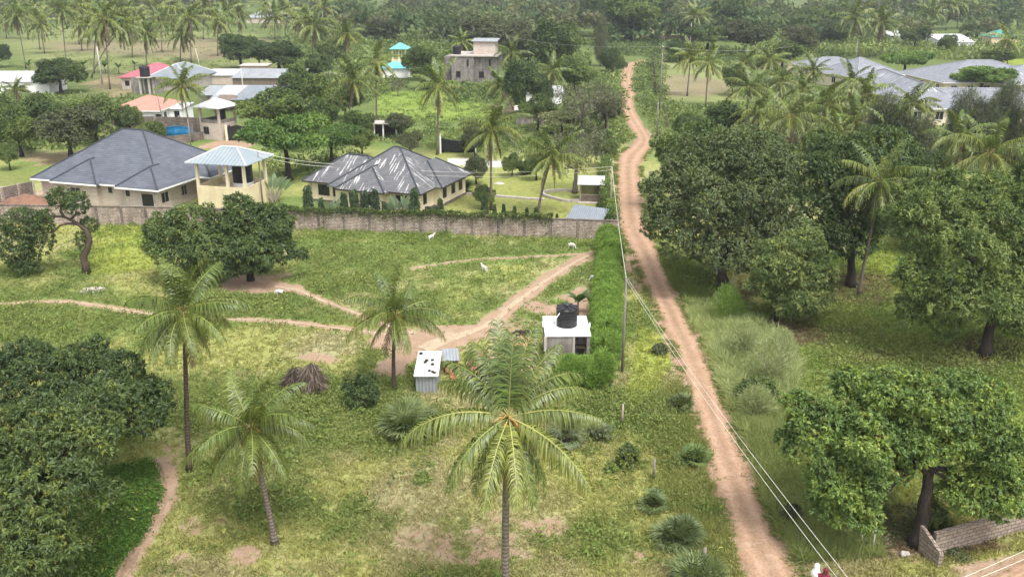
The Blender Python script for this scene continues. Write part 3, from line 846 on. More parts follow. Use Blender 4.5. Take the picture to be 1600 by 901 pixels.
PATCH = [  # bare earth: centre, half sizes in frame pixels, strength
 (405, 443, 62, 14, .95), (640, 540, 62, 22, 1.1), (720, 520, 60, 16, .9), (610, 575, 30, 20, .9), (790, 520, 60, 25, .6), (850, 482, 40, 12, .75), (905, 478, 22, 26, .8), (985, 405, 22, 26, 1.0), (1000, 430, 16, 30, .6),
 (505, 560, 40, 8, .75), (550, 425, 18, 7, .5), (790, 560, 60, 20, .6),
 (380, 868, 26, 18, .85), (300, 820, 45, 28, .6), (350, 815, 22, 13, .6), (445, 880, 40, 22, .45), (660, 838, 45, 20, .6), (620, 790, 30, 14, .45), (745, 840, 25, 14, .6), (540, 810, 45, 10, .35), (840, 825, 35, 10, .5), (470, 840, 30, 10, .35), (950, 832, 25, 10, .4), (560, 870, 60, 16, .4),
 (330, 690, 60, 22, .45), (275, 705, 25, 14, .5), (260, 680, 30, 24, .45),
 (70, 310, 60, 12, 1.0), (360, 226, 45, 8, 1.1), (1110, 495, 16, 10, .4),
 (1270, 895, 60, 20, .4), (1390, 868, 50, 14, .45), (1500, 850, 110, 12, .4), (1560, 892, 60, 16, .8), (1330, 850, 40, 25, .4),

 (75, 248, 45, 14, .6), (175, 132, 50, 22, .55), (160, 150, 40, 10, .5)]
BROWN = [  # tilled or bare fields far away
 [(75, 66), (420, 60), (425, 84), (330, 93), (240, 88), (70, 78)], [(1010, 44), (1042, 38), (1040, 52), (1010, 52)], [(570, 18), (602, 18), (602, 32), (572, 32)], [(1040, 118), (1085, 118), (1140, 128), (1140, 148), (1040, 150)],
 [(830, 84), (918, 84), (918, 92), (830, 92)], [(1150, 95), (1250, 95), (1252, 108), (1150, 112)], [(600, 168), (700, 168), (800, 160), (800, 178), (600, 182)], [(410, 28), (460, 26), (470, 38), (410, 40)]]
LAWN = [(692, 255), (945, 245), (950, 352), (690, 345)]
PALEFIELD = [(-50, 50), (440, 40), (440, 120), (-50, 130)]
GARDEN = [(590, 145), (690, 140), (800, 180), (700, 190), (590, 188)]
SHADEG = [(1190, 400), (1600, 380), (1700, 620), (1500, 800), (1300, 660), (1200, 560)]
LIMEG = [[(130, 360), (250, 340), (240, 420), (140, 430)], [(1000, 500), (1060, 560), (1000, 640), (975, 620)], [(1395, 720), (1440, 720), (1440, 790), (1400, 790)], [(1480, 340), (1400, 400), (1420, 460), (1300, 430)], [(1545, 88), (1620, 88), (1620, 112), (1550, 108)]]
FARFIELD = [[(0, 60), (90, 40), (200, 50), (400, 50), (440, 110), (60, 115)], [(1010, 50), (1040, 50), (1040, 62), (1005, 60)], [(1035, 100), (1170, 100), (1170, 160), (1040, 160)]]

def dirt_field(X, Y, PX, PY):
    d = np.zeros(X.shape)
    jx = (fbm(X, Y, 2.2, 5)-.5); jy = (fbm(X, Y, 2.2, 9)-.5)
    near = Y < 330
    def put(path, feather, amp):
        s = segdist(X[near], Y[near], path[::2]); i = np.zeros(X.shape)
        w = path[:, 2].mean()/2
        i[near] = np.clip(1-(s-w*.8)/feather+jx[near]*1.1, 0, 1)*amp
        np.maximum(d, i, out=d)
    put(ROAD, .9, 1.1)
    for k, p in PATHW.items():
        put(p, .55 if 'trail' in k or 'foot' in k else .9, 1.0)
    for cx, cy, a, b, s in PATCH:
        q = np.hypot((PX-cx)/a, (PY-cy)/b)
        np.maximum(d, np.clip((1.35-q)*1.6+jx*2.6, 0, 1)*s*(q < 2), out=d)
    lo = near & (PY > 770) & (PX > 200) & (PX < 1010)
    d[lo] = np.maximum(d[lo], np.clip((fbm(X[lo], Y[lo], 2.4, 51, 5)-.56)*5, 0, .7)*np.clip((PY[lo]-770)/40, 0, 1))
    return d

def px_of(X, Y):
    F = Y*cP+CAM_H*sP; U = Y*sP-CAM_H*cP
    F = np.maximum(F, 1.0)
    return 800+FOC*X/F, 450.5-FOC*U/F

def ground_values(X, Y):
    PX, PY = px_of(X, Y)
    dirt = dirt_field(X, Y, PX, PY)
    lush = fbm(X, Y, 9.0, 21, 5); dry = fbm(X, Y, 5.0, 33, 5); big = fbm(X, Y, 28.0, 41, 3)
    lg = np.array((.285, .298, .108)); gr = np.array((.155, .215, .065)); st = np.array((.33, .31, .19))
    t = np.clip((lush-.44)*6, 0, 1)[:, None]
    c = lg*(1-t)+gr*t
    s = np.clip((dry-.46)*5, 0, 1)[:, None]*(1-t)
    c = c*(1-s*.75)+st*s*.75
    c *= (.85+.35*big)[:, None]
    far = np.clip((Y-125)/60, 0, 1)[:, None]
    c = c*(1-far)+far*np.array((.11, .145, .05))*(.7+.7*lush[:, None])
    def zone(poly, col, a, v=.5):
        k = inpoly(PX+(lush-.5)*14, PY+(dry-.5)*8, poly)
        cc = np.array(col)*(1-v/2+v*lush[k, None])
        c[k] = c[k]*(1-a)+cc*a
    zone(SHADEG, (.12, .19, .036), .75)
    for p in FARFIELD: zone(p, (.2, .225, .095), .85, .7)
    for p in BROWN: zone(p, (.22, .175, .125), .7, .6)
    zone(LAWN, (.25, .27, .085), .85, .4)
    zone(GARDEN, (.19, .26, .055), .85, .6)
    for p in LIMEG: zone(p, (.25, .3, .055), .7, .5)
    zone([(-40, 262), (60, 255), (60, 285), (-40, 300)], (.16, .19, .06), .8)
    zone([(700, 246), (830, 252), (830, 262), (700, 260)], (.4, .38, .34), .9, .2)
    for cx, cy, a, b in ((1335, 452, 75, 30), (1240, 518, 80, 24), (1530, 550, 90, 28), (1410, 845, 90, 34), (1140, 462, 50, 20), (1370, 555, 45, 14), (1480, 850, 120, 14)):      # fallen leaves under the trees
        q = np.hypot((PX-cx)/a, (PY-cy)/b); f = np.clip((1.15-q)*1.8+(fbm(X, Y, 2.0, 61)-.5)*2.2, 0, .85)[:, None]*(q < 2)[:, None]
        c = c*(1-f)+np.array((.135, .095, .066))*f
    lawnm = inpoly(PX, PY, LAWN)
    return c, dirt, lush, dry, lawnm, PX, PY

def build_ground():
    def axis(a, b, s0, lim):
        v = [a]; s = s0
        while v[-1] < b: 
            v.append(v[-1]+s)
            if v[-1] > lim: s *= 1.045
        return v
    ys = [-60, -20, 0, 10, 18, 24]+axis(28, 1500, .33, 112)
    xp = axis(0, 1200, .36, 42)
    xs = [-x for x in reversed(xp[1:])]+xp
    X, Y = np.meshgrid(np.array(xs), np.array(ys)); sh = X.shape
    x, y = X.ravel(), Y.ravel()
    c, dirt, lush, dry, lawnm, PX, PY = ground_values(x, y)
    V = np.c_[x, y, 0*x]
    ny, nx = sh
    i = (np.arange(ny-1)[:, None]*nx+np.arange(nx-1)[None]).ravel()
    F = np.stack([i, i+1, i+nx+1, i+nx], 1)
    m, nt, out = newmat('ground_grass_and_earth')
    tc = N(nt, 'ShaderNodeTexCoord').outputs['Object']
    a = N(nt, 'ShaderNodeAttribute', attribute_name='col'); dv = N(nt, 'ShaderNodeAttribute', attribute_name='dirt')
    n1 = noise(nt, tc, 1.6, 8, .68); n2 = noise(nt, tc, 7.0, 6, .7); n3 = noise(nt, tc, .45, 5, .6)
    g = mixc(nt, 1.0, a.outputs['Color'], ramp(nt, n1, [(.28, (.5, .55, .45)), (.5, (1, 1, 1)), (.72, (1.35, 1.25, 1.1))]), 'MULTIPLY')
    g = mixc(nt, .8, g, ramp(nt, n2, [(.3, (.5, .52, .5)), (.55, (1.05, 1.05, 1.0)), (.75, (1.45, 1.35, 1.3))]), 'MULTIPLY')
    dc = ramp(nt, n3, [(.3, (.37, .265, .185)), (.5, (.32, .22, .15)), (.7, (.41, .31, .225))])
    dc = mixc(nt, .7, dc, ramp(nt, n2, [(.3, (.7, .7, .7)), (.7, (1.25, 1.25, 1.25))]), 'MULTIPLY')
    e = mth(nt, 'ADD', dv.outputs['Fac'], mth(nt, 'MULTIPLY', mth(nt, 'SUBTRACT', n1, .5), 1.1))
    e = mth(nt, 'ADD', e, mth(nt, 'MULTIPLY', mth(nt, 'SUBTRACT', n2, .5), .7))
    f = ramp(nt, e, [(.4, 0.0), (.68, 1.0)])
    finish(nt, out, mixc(nt, f, g, dc), .95, mth(nt, 'ADD', mth(nt, 'MULTIPLY', n2, .6), n1), .9, .12, spec=.05)
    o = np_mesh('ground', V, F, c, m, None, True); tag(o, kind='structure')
    at_ = o.data.attributes.new('dirt', 'FLOAT', 'POINT'); at_.data.foreach_set('value', dirt.astype(np.float32))
    return o
build_ground()

def dirt_mat(name, c0, c1, c2, tracks=1.0):
    m, nt, out = newmat(name)
    tc = N(nt, 'ShaderNodeTexCoord').outputs['Object']
    uv = N(nt, 'ShaderNodeAttribute', attribute_name='across').outputs['Fac']
    n1 = noise(nt, tc, .7, 6, .65); n2 = noise(nt, tc, 6, 6, .7); n4 = noise(nt, tc, 2.2, 5, .75)
    c = ramp(nt, n1, [(.3, c0), (.5, c1), (.7, c2)])
    tr = mth(nt, 'ABSOLUTE', mth(nt, 'SUBTRACT', mth(nt, 'ABSOLUTE', uv), .42))          # two worn wheel tracks
    c = mixc(nt, tracks, c, ramp(nt, tr, [(.05, (1.12, 1.11, 1.1)), (.25, (.95, .94, .92)), (.5, (.8, .8, .76))]), 'MULTIPLY')
    c = mixc(nt, .8, c, ramp(nt, n2, [(.3, (.68, .66, .64)), (.7, (1.25, 1.25, 1.25))]), 'MULTIPLY')
    c = mixc(nt, ramp(nt, n4, [(.56, 0.0), (.70, .6)]), c, (.16, .1, .066))
    c = mixc(nt, ramp(nt, noise(nt, tc, 1.1, 4, .6), [(.60, 0.0), (.68, .5)]), c, (.44, .34, .26))
    finish(nt, out, c, .95, mth(nt, 'ADD', n2, n1), .7, .06, spec=.05)
    return m
M['road'] = dirt_mat('packed_pink_earth', (.305, .198, .132), (.345, .232, .158), (.39, .272, .192))
M['path'] = dirt_mat('trodden_sandy_earth', (.36, .28, .19), (.4, .315, .22), (.43, .345, .25), .15)
M['trail'] = dirt_mat('brown_trodden_earth', (.24, .165, .11), (.28, .195, .135), (.33, .24, .17), .1)

def ribbon(name, path, mat, z, rag, seed, cols=8, scale=1.0):
    n = len(path); T = np.gradient(path[:, :2], axis=0); T = norm(T); S = np.stack([T[:, 1], -T[:, 0]], 1)
    d = np.r_[0, np.cumsum(np.hypot(*np.diff(path[:, :2], axis=0).T))]
    V = []; A = []
    wl = path[:, 2]/2*scale*(1+rag*(fbm(d, d*0+3, 1.6, seed)-.5)*2); wr = path[:, 2]/2*scale*(1+rag*(fbm(d, d*0+9, 1.6, seed+5)-.5)*2)
    for k in range(cols+1):
        q = -1+2*k/cols
        w = np.where(q < 0, wl, wr)
        V.append(np.c_[path[:, :2]+S*(w*q)[:, None], np.full(n, z)+.03*(1-q*q)]); A.append(np.full(n, q))
    V = np.stack(V, 1).reshape(-1, 3); A = np.stack(A, 1).ravel()
    i = (np.arange(n-1)[:, None]*(cols+1)+np.arange(cols)[None]).ravel()
    F = np.stack([i, i+1, i+cols+2, i+cols+1], 1)
    o = np_mesh(name, V, F, None, mat, None, True)
    a = o.data.attributes.new('across', 'FLOAT', 'POINT'); a.data.foreach_set('value', A.astype(np.float32))
    return tag(o, kind='structure')
ribbon('road', ROAD, M['road'], .006, .34, 1, 10, 1.1)
for q, (k, p) in enumerate(PATHW.items()):
    ribbon('lane' if k == 'dirt_lane' else 'path', p, M['road'] if k == 'dirt_lane' else M['trail'] if k == 'worn_trail' else M['path'], .010+.004*q, .95, 20+q, 6, .4 if 'trail' not in k else .3)

# ------------------------------------------------------------------ low growth
def meadow():
    rg = np.random.default_rng(3)
    # leafy weeds
    n = 120000
    py = rg.uniform(352, 930, n); px = rg.uniform(-60, 1660, n)
    X, Y = gp_arr(px, py)
    c, dirt, lush, dry, lawnm, PX, PY = ground_values(X, Y)
    p = np.clip((lush-.4)*3.4, .04, 1)*np.clip(1-dirt*1.5, 0, 1)
    k = rg.random(n) < p
    k &= ~((PX > 1010) & (PX < 1250) & (dirt > .3))
    X, Y, lush, dry = X[k], Y[k], lush[k], dry[k]
    s = rg.uniform(.5, 1.25, len(X))*(.55+.9*np.clip((lush-.4)*3, 0, 1))
    clump_mass('meadow_weeds', X, Y, .28*s, .26*s, 8, .17, .08, [(.135, .19, .05), (.265, .3, .092)], rg, young=.05, yc=(.3, .33, .12))
    # taller patches of broad-leaved weeds
    n = 5200; py = rg.uniform(356, 920, n); px = rg.uniform(-40, 1640, n); X, Y = gp_arr(px, py)
    c, dirt, lush, dry, lawnm, PX, PY = ground_values(X, Y)
    k = (rg.random(n) < np.clip((lush-.4)*5, .08, 1)*np.clip(1-dirt*2, 0, 1)) & (PX < 1030); X, Y = X[k], Y[k]
    s = rg.uniform(.5, 1.4, len(X))
    clump_mass('tall_weeds', X, Y, .42*s, .42*s, 26, .24, .1, [(.09, .14, .035), (.19, .25, .06)], rg, young=.06, yc=(.27, .3, .08))
    # grass tufts
    n = 110000
    py = rg.uniform(352, 930, n); px = rg.uniform(-60, 1660, n)
    X, Y = gp_arr(px, py)
    c, dirt, lush, dry, lawnm, PX, PY = ground_values(X, Y)
    k = (rg.random(n) < np.clip(1-dirt*1.2, 0.02, 1)*np.clip(.35+dry, 0, 1)) & ~((PX > 1000) & (PX < 1260) & (dirt > .8))
    X, Y, c = X[k], Y[k], c[k]
    nb = 5; m = len(X)
    B = np.repeat(np.c_[X, Y, 0*X], nb, 0); B[:, :2] += rg.normal(size=(m*nb, 2))*.06
    D = norm(rg.normal(size=(m*nb, 3))*np.array([.55, .55, .1])+np.array([0, 0, .75]))
    V, F = leaf_quads(B, D, rg.uniform(.14, .42, m*nb), .03*np.ones(m*nb)+.0004*np.repeat(Y, nb))
    C = np.repeat(c, nb, 0)*rg.uniform(.75, 1.3, (m*nb, 1))*np.array([1.02, .98, .9])
    tag(np_mesh('meadow_grass', V, F, np.repeat(C, 4, 0), M['weed']), kind='stuff')
meadow()

def tall_grass(name, poly, n, hmin, hmax, c0, c1, rg, nb=6, w=.03, lean=.45):
    X, Y = scatter_px(poly, n, rg)
    dirt = dirt_field(X, Y, *px_of(X, Y)); k = dirt < .75; X, Y = X[k], Y[k]
    m = len(X)
    B = np.repeat(np.c_[X, Y, 0*X], nb, 0); B[:, :2] += rg.normal(size=(m*nb, 2))*.12
    hs = np.repeat(.4+1.2*fbm(X, Y, 3.0, 77), nb)
    D = norm(rg.normal(size=(m*nb, 3))*np.array([lean, lean, .1])+np.array([-.1, 0, .8]))
    V, F = leaf_quads(B, D, rg.uniform(hmin, hmax, m*nb)*hs, np.full(m*nb, w))
    t = rg.random((m*nb, 1))*.6+.4*np.repeat(vnoise(X, Y, 1.8, 8), nb)[:, None]
    C = np.array(c0)*(1-t)+np.array(c1)*t
    return tag(np_mesh(name, V, F, np.repeat(C, 4, 0), M['weed']), kind='stuff')
rg_ = np.random.default_rng(12)
def road_edge():
    rg = np.random.default_rng(15); P = ROAD[ROAD[:, 1] < 150]; i = rg.integers(1, len(P)-1, 9000); sd = np.where(rg.random(9000) < .5, -1, 1)
    T = norm(P[i+1, :2]-P[i-1, :2]); off = sd*(P[i, 2]/2*1.18+rg.normal(size=9000)*.22)
    X, Y = P[i, 0]+T[:, 1]*off, P[i, 1]-T[:, 0]*off; k = fbm(X, Y, 1.3, 14) > .47; X, Y = X[k], Y[k]; m = len(X); nb = 6
    B = np.repeat(np.c_[X, Y, 0*X], nb, 0); B[:, :2] += rg.normal(size=(m*nb, 2))*.09
    D = norm(rg.normal(size=(m*nb, 3))*np.array([.7, .7, .1])+np.array([0, 0, .6])); V, F = leaf_quads(B, D, rg.uniform(.1, .36, m*nb), .045)
    t = rg.random((m*nb, 1)); C = np.array((.12, .18, .04))*(1-t)+np.array((.27, .29, .1))*t
    tag(np_mesh('road_edge_grass', V, F, np.repeat(C, 4, 0), M['weed']), kind='stuff')
road_edge()
tall_grass('roadside_grass', [(1065, 470), (1130, 470), (1200, 540), (1240, 610), (1190, 640), (1140, 640), (1105, 560)], 6500, .35, 1.0, (.22, .29, .09), (.46, .5, .23), rg_)
tall_grass('roadside_tall_grass', [(1150, 490), (1215, 520), (1250, 580), (1230, 640), (1160, 640), (1125, 600), (1120, 520)], 1500, .9, 1.9, (.2, .27, .09), (.48, .52, .26), rg_, 9, .032, .6)
tall_grass('roadside_grass', [(1130, 620), (1235, 610), (1270, 720), (1360, 800), (1380, 870), (1250, 880), (1180, 760)], 9000, .4, 1.1, (.16, .22, .06), (.36, .39, .16), rg_)
tall_grass('verge_grass', [(1000, 640), (1075, 580), (1150, 800), (1170, 901), (1100, 901), (1040, 760)], 5000, .2, .55, (.16, .2, .05), (.28, .29, .1), rg_)
tall_grass('verge_grass', [(1030, 390), (1120, 440), (1130, 480), (1070, 480), (1040, 440)], 2500, .3, .8, (.09, .145, .03), (.2, .25, .07), rg_)
# the bright creeping vine under the trees at the near left
X_, Y_ = scatter_px([(40, 880), (90, 770), (160, 735), (238, 722), (250, 770), (230, 830), (185, 880), (150, 925), (40, 925)], 3200, rg_)
clump_mass('creeping_vine', X_, Y_, rg_.uniform(.2, .42, len(X_)), rg_.uniform(.18, .42, len(X_)), 16, .13, .1, [(.06, .13, .022), (.12, .22, .035)], rg_, young=.05, yc=(.14, .22, .04))
X_, Y_ = scatter_px([(135, 352), (330, 345), (960, 372), (945, 390), (700, 385), (450, 375), (140, 372)], 900, rg_)
clump_mass('wall_foot_weeds', X_, Y_, rg_.uniform(.25, .5, len(X_)), rg_.uniform(.25, .55, len(X_)), 16, .2, .1, [(.09, .15, .03), (.2, .27, .055)], rg_)
# ------------------------------------------------------------------ building helpers
def rot(rz, p): c, s = math.cos(rz), math.sin(rz); return (c*p[0]-s*p[1], s*p[0]+c*p[1])

def hip_shape(mb, x0, y0, x1, y1, z, rise, run=None, th=.16):
    """hip roof over a rectangle, ridge along the longer side; returns the ridge ends and corners"""
    w, d = x1-x0, y1-y0
    run = run or min(w, d)/2
    if w >= d: r0, r1 = (x0+run, (y0+y1)/2, z+rise), (x1-run, (y0+y1)/2, z+rise)
    else: r0, r1 = ((x0+x1)/2, y0+run, z+rise), ((x0+x1)/2, y1-run, z+rise)
    c = [(x0, y0, z), (x1, y0, z), (x1, y1, z), (x0, y1, z)]
    if w >= d: f = [(0, 1, 5, 4), (1, 2, 5), (2, 3, 4, 5), (3, 0, 4)]
    else: f = [(0, 1, 4), (1, 2, 5, 4), (2, 3, 5), (3, 0, 4, 5)]
    mb.add(c+[r0, r1], f)
    mb.add([(a, b, q-th) for a, b, q in c]+c, [(0, 3, 2, 1), (0, 1, 5, 4), (1, 2, 6, 5), (2, 3, 7, 6), (3, 0, 4, 7)])
    hips = [(c[0], r0), (c[1], r1 if w >= d else r0), (c[2], r1), (c[3], r0 if w >= d else r1), (r0, r1)]
    return hips

def ridge_caps(hips, mat, root, r=.11):
    mb = MB()
    for a, b in hips:
        if np.linalg.norm(np.array(a)-np.array(b)) > .2: mb.tube([np.array(a)+[0, 0, .02], np.array(b)+[0, 0, .03]], r, 6)
    return mb.build('ridge_cap', mat, root)

def fascia(x0, y0, x1, y1, z, mat, root, h=.2):
    mb = MB(); t = .05
    mb.box(x0-t, y0-t, z-h, x1+t, y0-.004, z-.01); mb.box(x0-t, y1+.004, z-h, x1+t, y1+t, z-.01)
    mb.box(x0-t, y0, z-h, x0-.004, y1, z-.01); mb.box(x1+.004, y0, z-h, x1+t, y1, z-.01)
    return mb.build('fascia', mat, root)

def window(root, x, y, z0, w, h, face, frame_mat, recess_mat=None, name='window', bars=True):
    """face: 'f' front (-y), 'r' right (+x), 'l' left (-x)"""
    fr = MB(); pn = MB(); t = .07; o = .03
    def bx(mb, u0, v0, u1, v1, d0, d1):
        if face == 'f': mb.box(x+u0, y-d1, z0+v0, x+u1, y-d0, z0+v1)
        elif face == 'r': mb.box(x+d0, y+u0, z0+v0, x+d1, y+u1, z0+v1)
        else: mb.box(x-d1, y+u0, z0+v0, x-d0, y+u1, z0+v1)
    bx(fr, -t, -t, w+t, 0, -.02, o+.03); bx(fr, -t, h, w+t, h+t, -.02, o+.03); bx(fr, -t, .0, 0, h, -.02, o+.03); bx(fr, w, 0, w+t, h, -.02, o+.03)
    if bars: bx(fr, w/2-.025, 0, w/2+.025, h, .015, .045)
    bx(pn, 0, 0, w, h, -.02, .012)
    f = fr.build(name, frame_mat, root); pn.build('pane' if name == 'window' else 'opening', recess_mat or M['dark'], f)
    return f

def tank(label, loc, r, h, group=None, spokes=8):
    root = thing('water_tank', label, 'water tank', loc, .3, group)
    p = [(r*.97, 0)]
    k = 7
    for i in range(k):
        z = h*.86*i/k; dz = h*.86/k
        p += [(r, z+dz*.12), (r, z+dz*.55), (r*.945, z+dz*.7), (r*.945, z+dz*.92)]
    p += [(r*1.0, h*.87), (r*1.02, h*.92), (r*.9, h*.97), (r*.34, h*1.03), (0.0, h*1.04)]
    MB().lathe(p, 28).build('body', M['black_plastic'], root, False)
    mb = MB()
    for i in range(spokes):
        a = 2*PI*i/spokes; c, s = math.cos(a), math.sin(a)
        def q(rr, t, z): return (rr*c-t*s, rr*s+t*c, z)
        mb.add([q(.3*r, -.1*r, h*1.03), q(1.0*r, -.17*r, h*.93), q(1.0*r, .17*r, h*.93), q(.3*r, .1*r, h*1.03), q(.3*r, -.08*r, h*1.08), q(.97*r, -.13*r, h*1.02), q(.97*r, .13*r, h*1.02), q(.3*r, .08*r, h*1.08)],
               [(4, 5, 6, 7), (0, 1, 5, 4), (1, 2, 6, 5), (2, 3, 7, 6), (3, 0, 4, 7)])
    mb.build('lid_rib', M['black_plastic'], root)
    MB().lathe([(r*.34, h*1.03), (r*.34, h*1.12), (r*.3, h*1.15), (0, h*1.15)], 16).build('lid', M['black_plastic'], root)
    return root

def sub(root, nm, mat, fn, **kw):
    mb = MB(); fn(mb); return mb.build(nm, mat, root, **kw)

# ------------------------------------------------------------------ house A: big slate-blue hipped house, unfinished block walls
A = gp(42, 280, 3.0); RA = math.radians(-17.5)
ha = thing('house', 'large slate blue hip roofed house with unfinished block walls at left', 'house', (A[0], A[1], 0), RA)
def ha_roof(mb):
    global hips
    hips = hip_shape(mb, 0, .6, 19.7, 17.2, 3.0, 5.4)
    hips += hip_shape(mb, 3.6, .0, 10.7, 9.0, 3.004, 2.35, 3.5)[:2]+[((7.15, 3.5, 5.35), (7.15, 5.2, 5.35))]
    hips += hip_shape(mb, 13.7, -.25, 19.95, 9, 3.008, 2.1, 3.1)[:2]+[((16.8, 2.9, 5.1), (16.8, 4.5, 5.1))]
    hips += hip_shape(mb, 14.0, 8.0, 21.6, 14.5, 3.012, 2.1, 3.2)[1:3]
sub(ha, 'roof', M['tile_blue'], ha_roof)
ridge_caps(hips, M['ridge'], ha)
def ha_walls(mb):
    mb.box(.9, 1.3, 0, 18.9, 16.4, 2.83); mb.box(4.3, .7, 0, 10.0, 2.0, 2.84); mb.box(14.4, .5, 0, 19.2, 3.0, 2.835); mb.box(17, 8.7, 0, 20.9, 13.8, 2.825)
sub(ha, 'wall', M['brick_white'], ha_walls)
f_ = MB()
for x0, y0, x1, y1 in ((-.03, .52, 3.55, .595), (3.57, -.08, 10.74, -.005), (10.75, .52, 13.66, .596), (13.68, -.33, 20.0, -.255), (19.96, -.3, 20.03, 7.9), (21.61, 7.95, 21.68, 14.5), (20.03, 7.9, 21.65, 7.97), (-.08, .55, -.005, 17.2)):
    f_.box(x0, y0, 2.8, x1, y1, 2.99)
f_.build('fascia', M['white'], ha)
for x, z, w, h in ((11.3, 1.75, .62, .75), (14.6, 1.75, .62, .75)): window(ha, x, 1.3 if x < 14 else .5, z, w, h, 'f', M['brick_white'], bars=False)
window(ha, 16.9, .5, .25, 1.7, 2.0, 'f', M['brick_white'], bars=False, name='doorway')
window(ha, 19.2, 1.2, 1.0, 1.3, 1.25, 'r', M['brick_white']); window(ha, 20.9, 9.8, 1.0, 1.2, 1.2, 'r', M['brick_white'])
window(ha, 6.0, .7, 1.0, 1.5, 1.25, 'f', M['brick_white']); window(ha, 18.9, 5.5, 1.0, 1.0, 1.2, 'r', M['brick_white'])

# ------------------------------------------------------------------ tower with cream walls beside it
T0 = gp(307, 290, 3.0); RT = math.radians(-13)
tw = thing('water_tower', 'cream open sided tower with pale sheet roof housing a black tank', 'tower', (T0[0], T0[1], 0), RT)
TW, TD = 6.7, 5.6
def tw_body(mb):
    mb.box(0, 0, 0, TW, TD, 2.15)
    for b in ((0, 0, TW, .22), (0, TD-.22, TW, TD), (0, .22, .22, TD-.22), (TW-.22, .22, TW, TD-.22)): mb.box(b[0], b[1], 2.15, b[2], b[3], 3.0)
sub(tw, 'wall', M['cream'], tw_body)
for x in (0.02, TW/2+.7, TW-.36):
    for y in (0.02, TD-.36):
        sub(tw, 'column', M['cream_light'], lambda mb: mb.box(x, y, 2.99, x+.34, y+.34, 5.9), bevel=.02)
sub(tw, 'pedestal', M['white'], lambda mb: mb.lathe([(1.25, 0), (1.25, .9), (0, .9)], 24, (4.6, 3.2, 2.16)), bevel=.02)
tr = MB(); hp = hip_shape(tr, -.75, -.75, TW+.75, TD+.7, 5.95, 1.5, 3.1, .08); tr.build('roof', M['tin_tower'], tw)
ridge_caps(hp, M['tin_bright'], tw, .12)
c_ = rot(RT, (4.6, 3.2)); tank('tall black tank on white pedestal inside the cream tower', (T0[0]+c_[0], T0[1]+c_[1], 3.08), 1.25, 2.35)

# ------------------------------------------------------------------ house B: charcoal roof with white streaks
B0 = gp(656, 304, 2.8); RB = math.radians(-22)
hb = thing('house', 'cream house under a charcoal hip roof marked with white streaks', 'house', (B0[0], B0[1], 0), RB)
def hb_roof(mb):
    global hips
    hips = hip_shape(mb, -13, 0, 0, 13.0, 2.8, 4.15, 6.1)
    hips += hip_shape(mb, -17.6, 1.3, -6, 9.8, 2.804, 2.9)
    hips += hip_shape(mb, -11.2, -1.0, -4.3, 8, 2.808, 2.3, 3.3)[:2]+[((-7.75, 2.3, 5.1), (-7.75, 4.0, 5.1))]
    hips += hip_shape(mb, -6.5, 4.3, .85, 13.3, 2.812, 2.4, 3.4)[1:3]
sub(hb, 'roof', M['tile_streak'], hb_roof); ridge_caps(hips, M['ridge'], hb)
def hb_walls(mb):
    mb.box(-12.3, .7, .35, -.7, 12.3, 2.64); mb.box(-16.8, 2.0, .35, -12, 9.1, 2.645); mb.box(-10.5, -.3, .35, -5.0, 2, 2.65); mb.box(-2, 5.0, .35, .15, 12.6, 2.635)
sub(hb, 'wall', M['cream_light'], hb_walls)
sub(hb, 'plinth', M['coral_dark'], lambda mb: (mb.box(-12.4, .6, 0, -.6, 12.4, .349), mb.box(-16.9, 1.9, 0, -12, 9.2, .348), mb.box(-10.6, -.4, 0, -4.9, 1, .347), mb.box(-2, 4.9, 0, .25, 12.7, .346)))
f_ = MB(); f_.box(-17.6, 1.23, 2.62, -11.3, 1.295, 2.79); f_.box(-11.2, -1.07, 2.62, -4.3, -1.005, 2.79); f_.box(-4.25, -.07, 2.62, .03, -.005, 2.79); f_.box(.005, 0, 2.62, .07, 4.2, 2.79); f_.box(.855, 4.25, 2.62, .92, 13.3, 2.79)
f_.build('fascia', M['wood_dark'], hb)
for y in (2.2,): window(hb, -.7, y, 1.05, .7, 1.2, 'r', M['wood_dark'])
for y in (5.9, 8.4, 10.6): window(hb, .15, y, 1.1, .85, 1.15, 'r', M['wood_dark'])
for x, w in ((-9.6, 1.0), (-7.0, 1.0)): window(hb, x, -.3, 1.0, w, 1.25, 'f', M['wood_dark'])
window(hb, -15.6, 2.0, 1.0, 1.5, 1.25, 'f', M['wood_dark']); window(hb, -13.4, 2.0, 1.0, 1.0, 1.25, 'f', M['wood_dark']); window(hb, -3.6, .7, .9, 1.6, 1.3, 'f', M['wood_dark'])
for x, y in ((-17.0, 1.7), (-17.0, 5.5)): sub(hb, 'porch_column', M['cream_light'], lambda mb: mb.box(x, y, 0, x+.3, y+.3, 2.63))
# two black bins beside its corner
for i, px in enumerate((669, 681)):
    b = gp(px, 335); o = thing('bin', ['left','right'][i]+' one of two black bins at the cream house corner', 'bin', b, .2, 'black bins by the house')
    MB().lathe([(.32, 0), (.38, .8), (.36, .85), (0, .9)], 14).build('body', M['black_plastic'], o); MB().lathe([(.4, 0), (.4, .06), (0, .12)], 14, (0, 0, .87)).build('lid', M['black_plastic'], o)

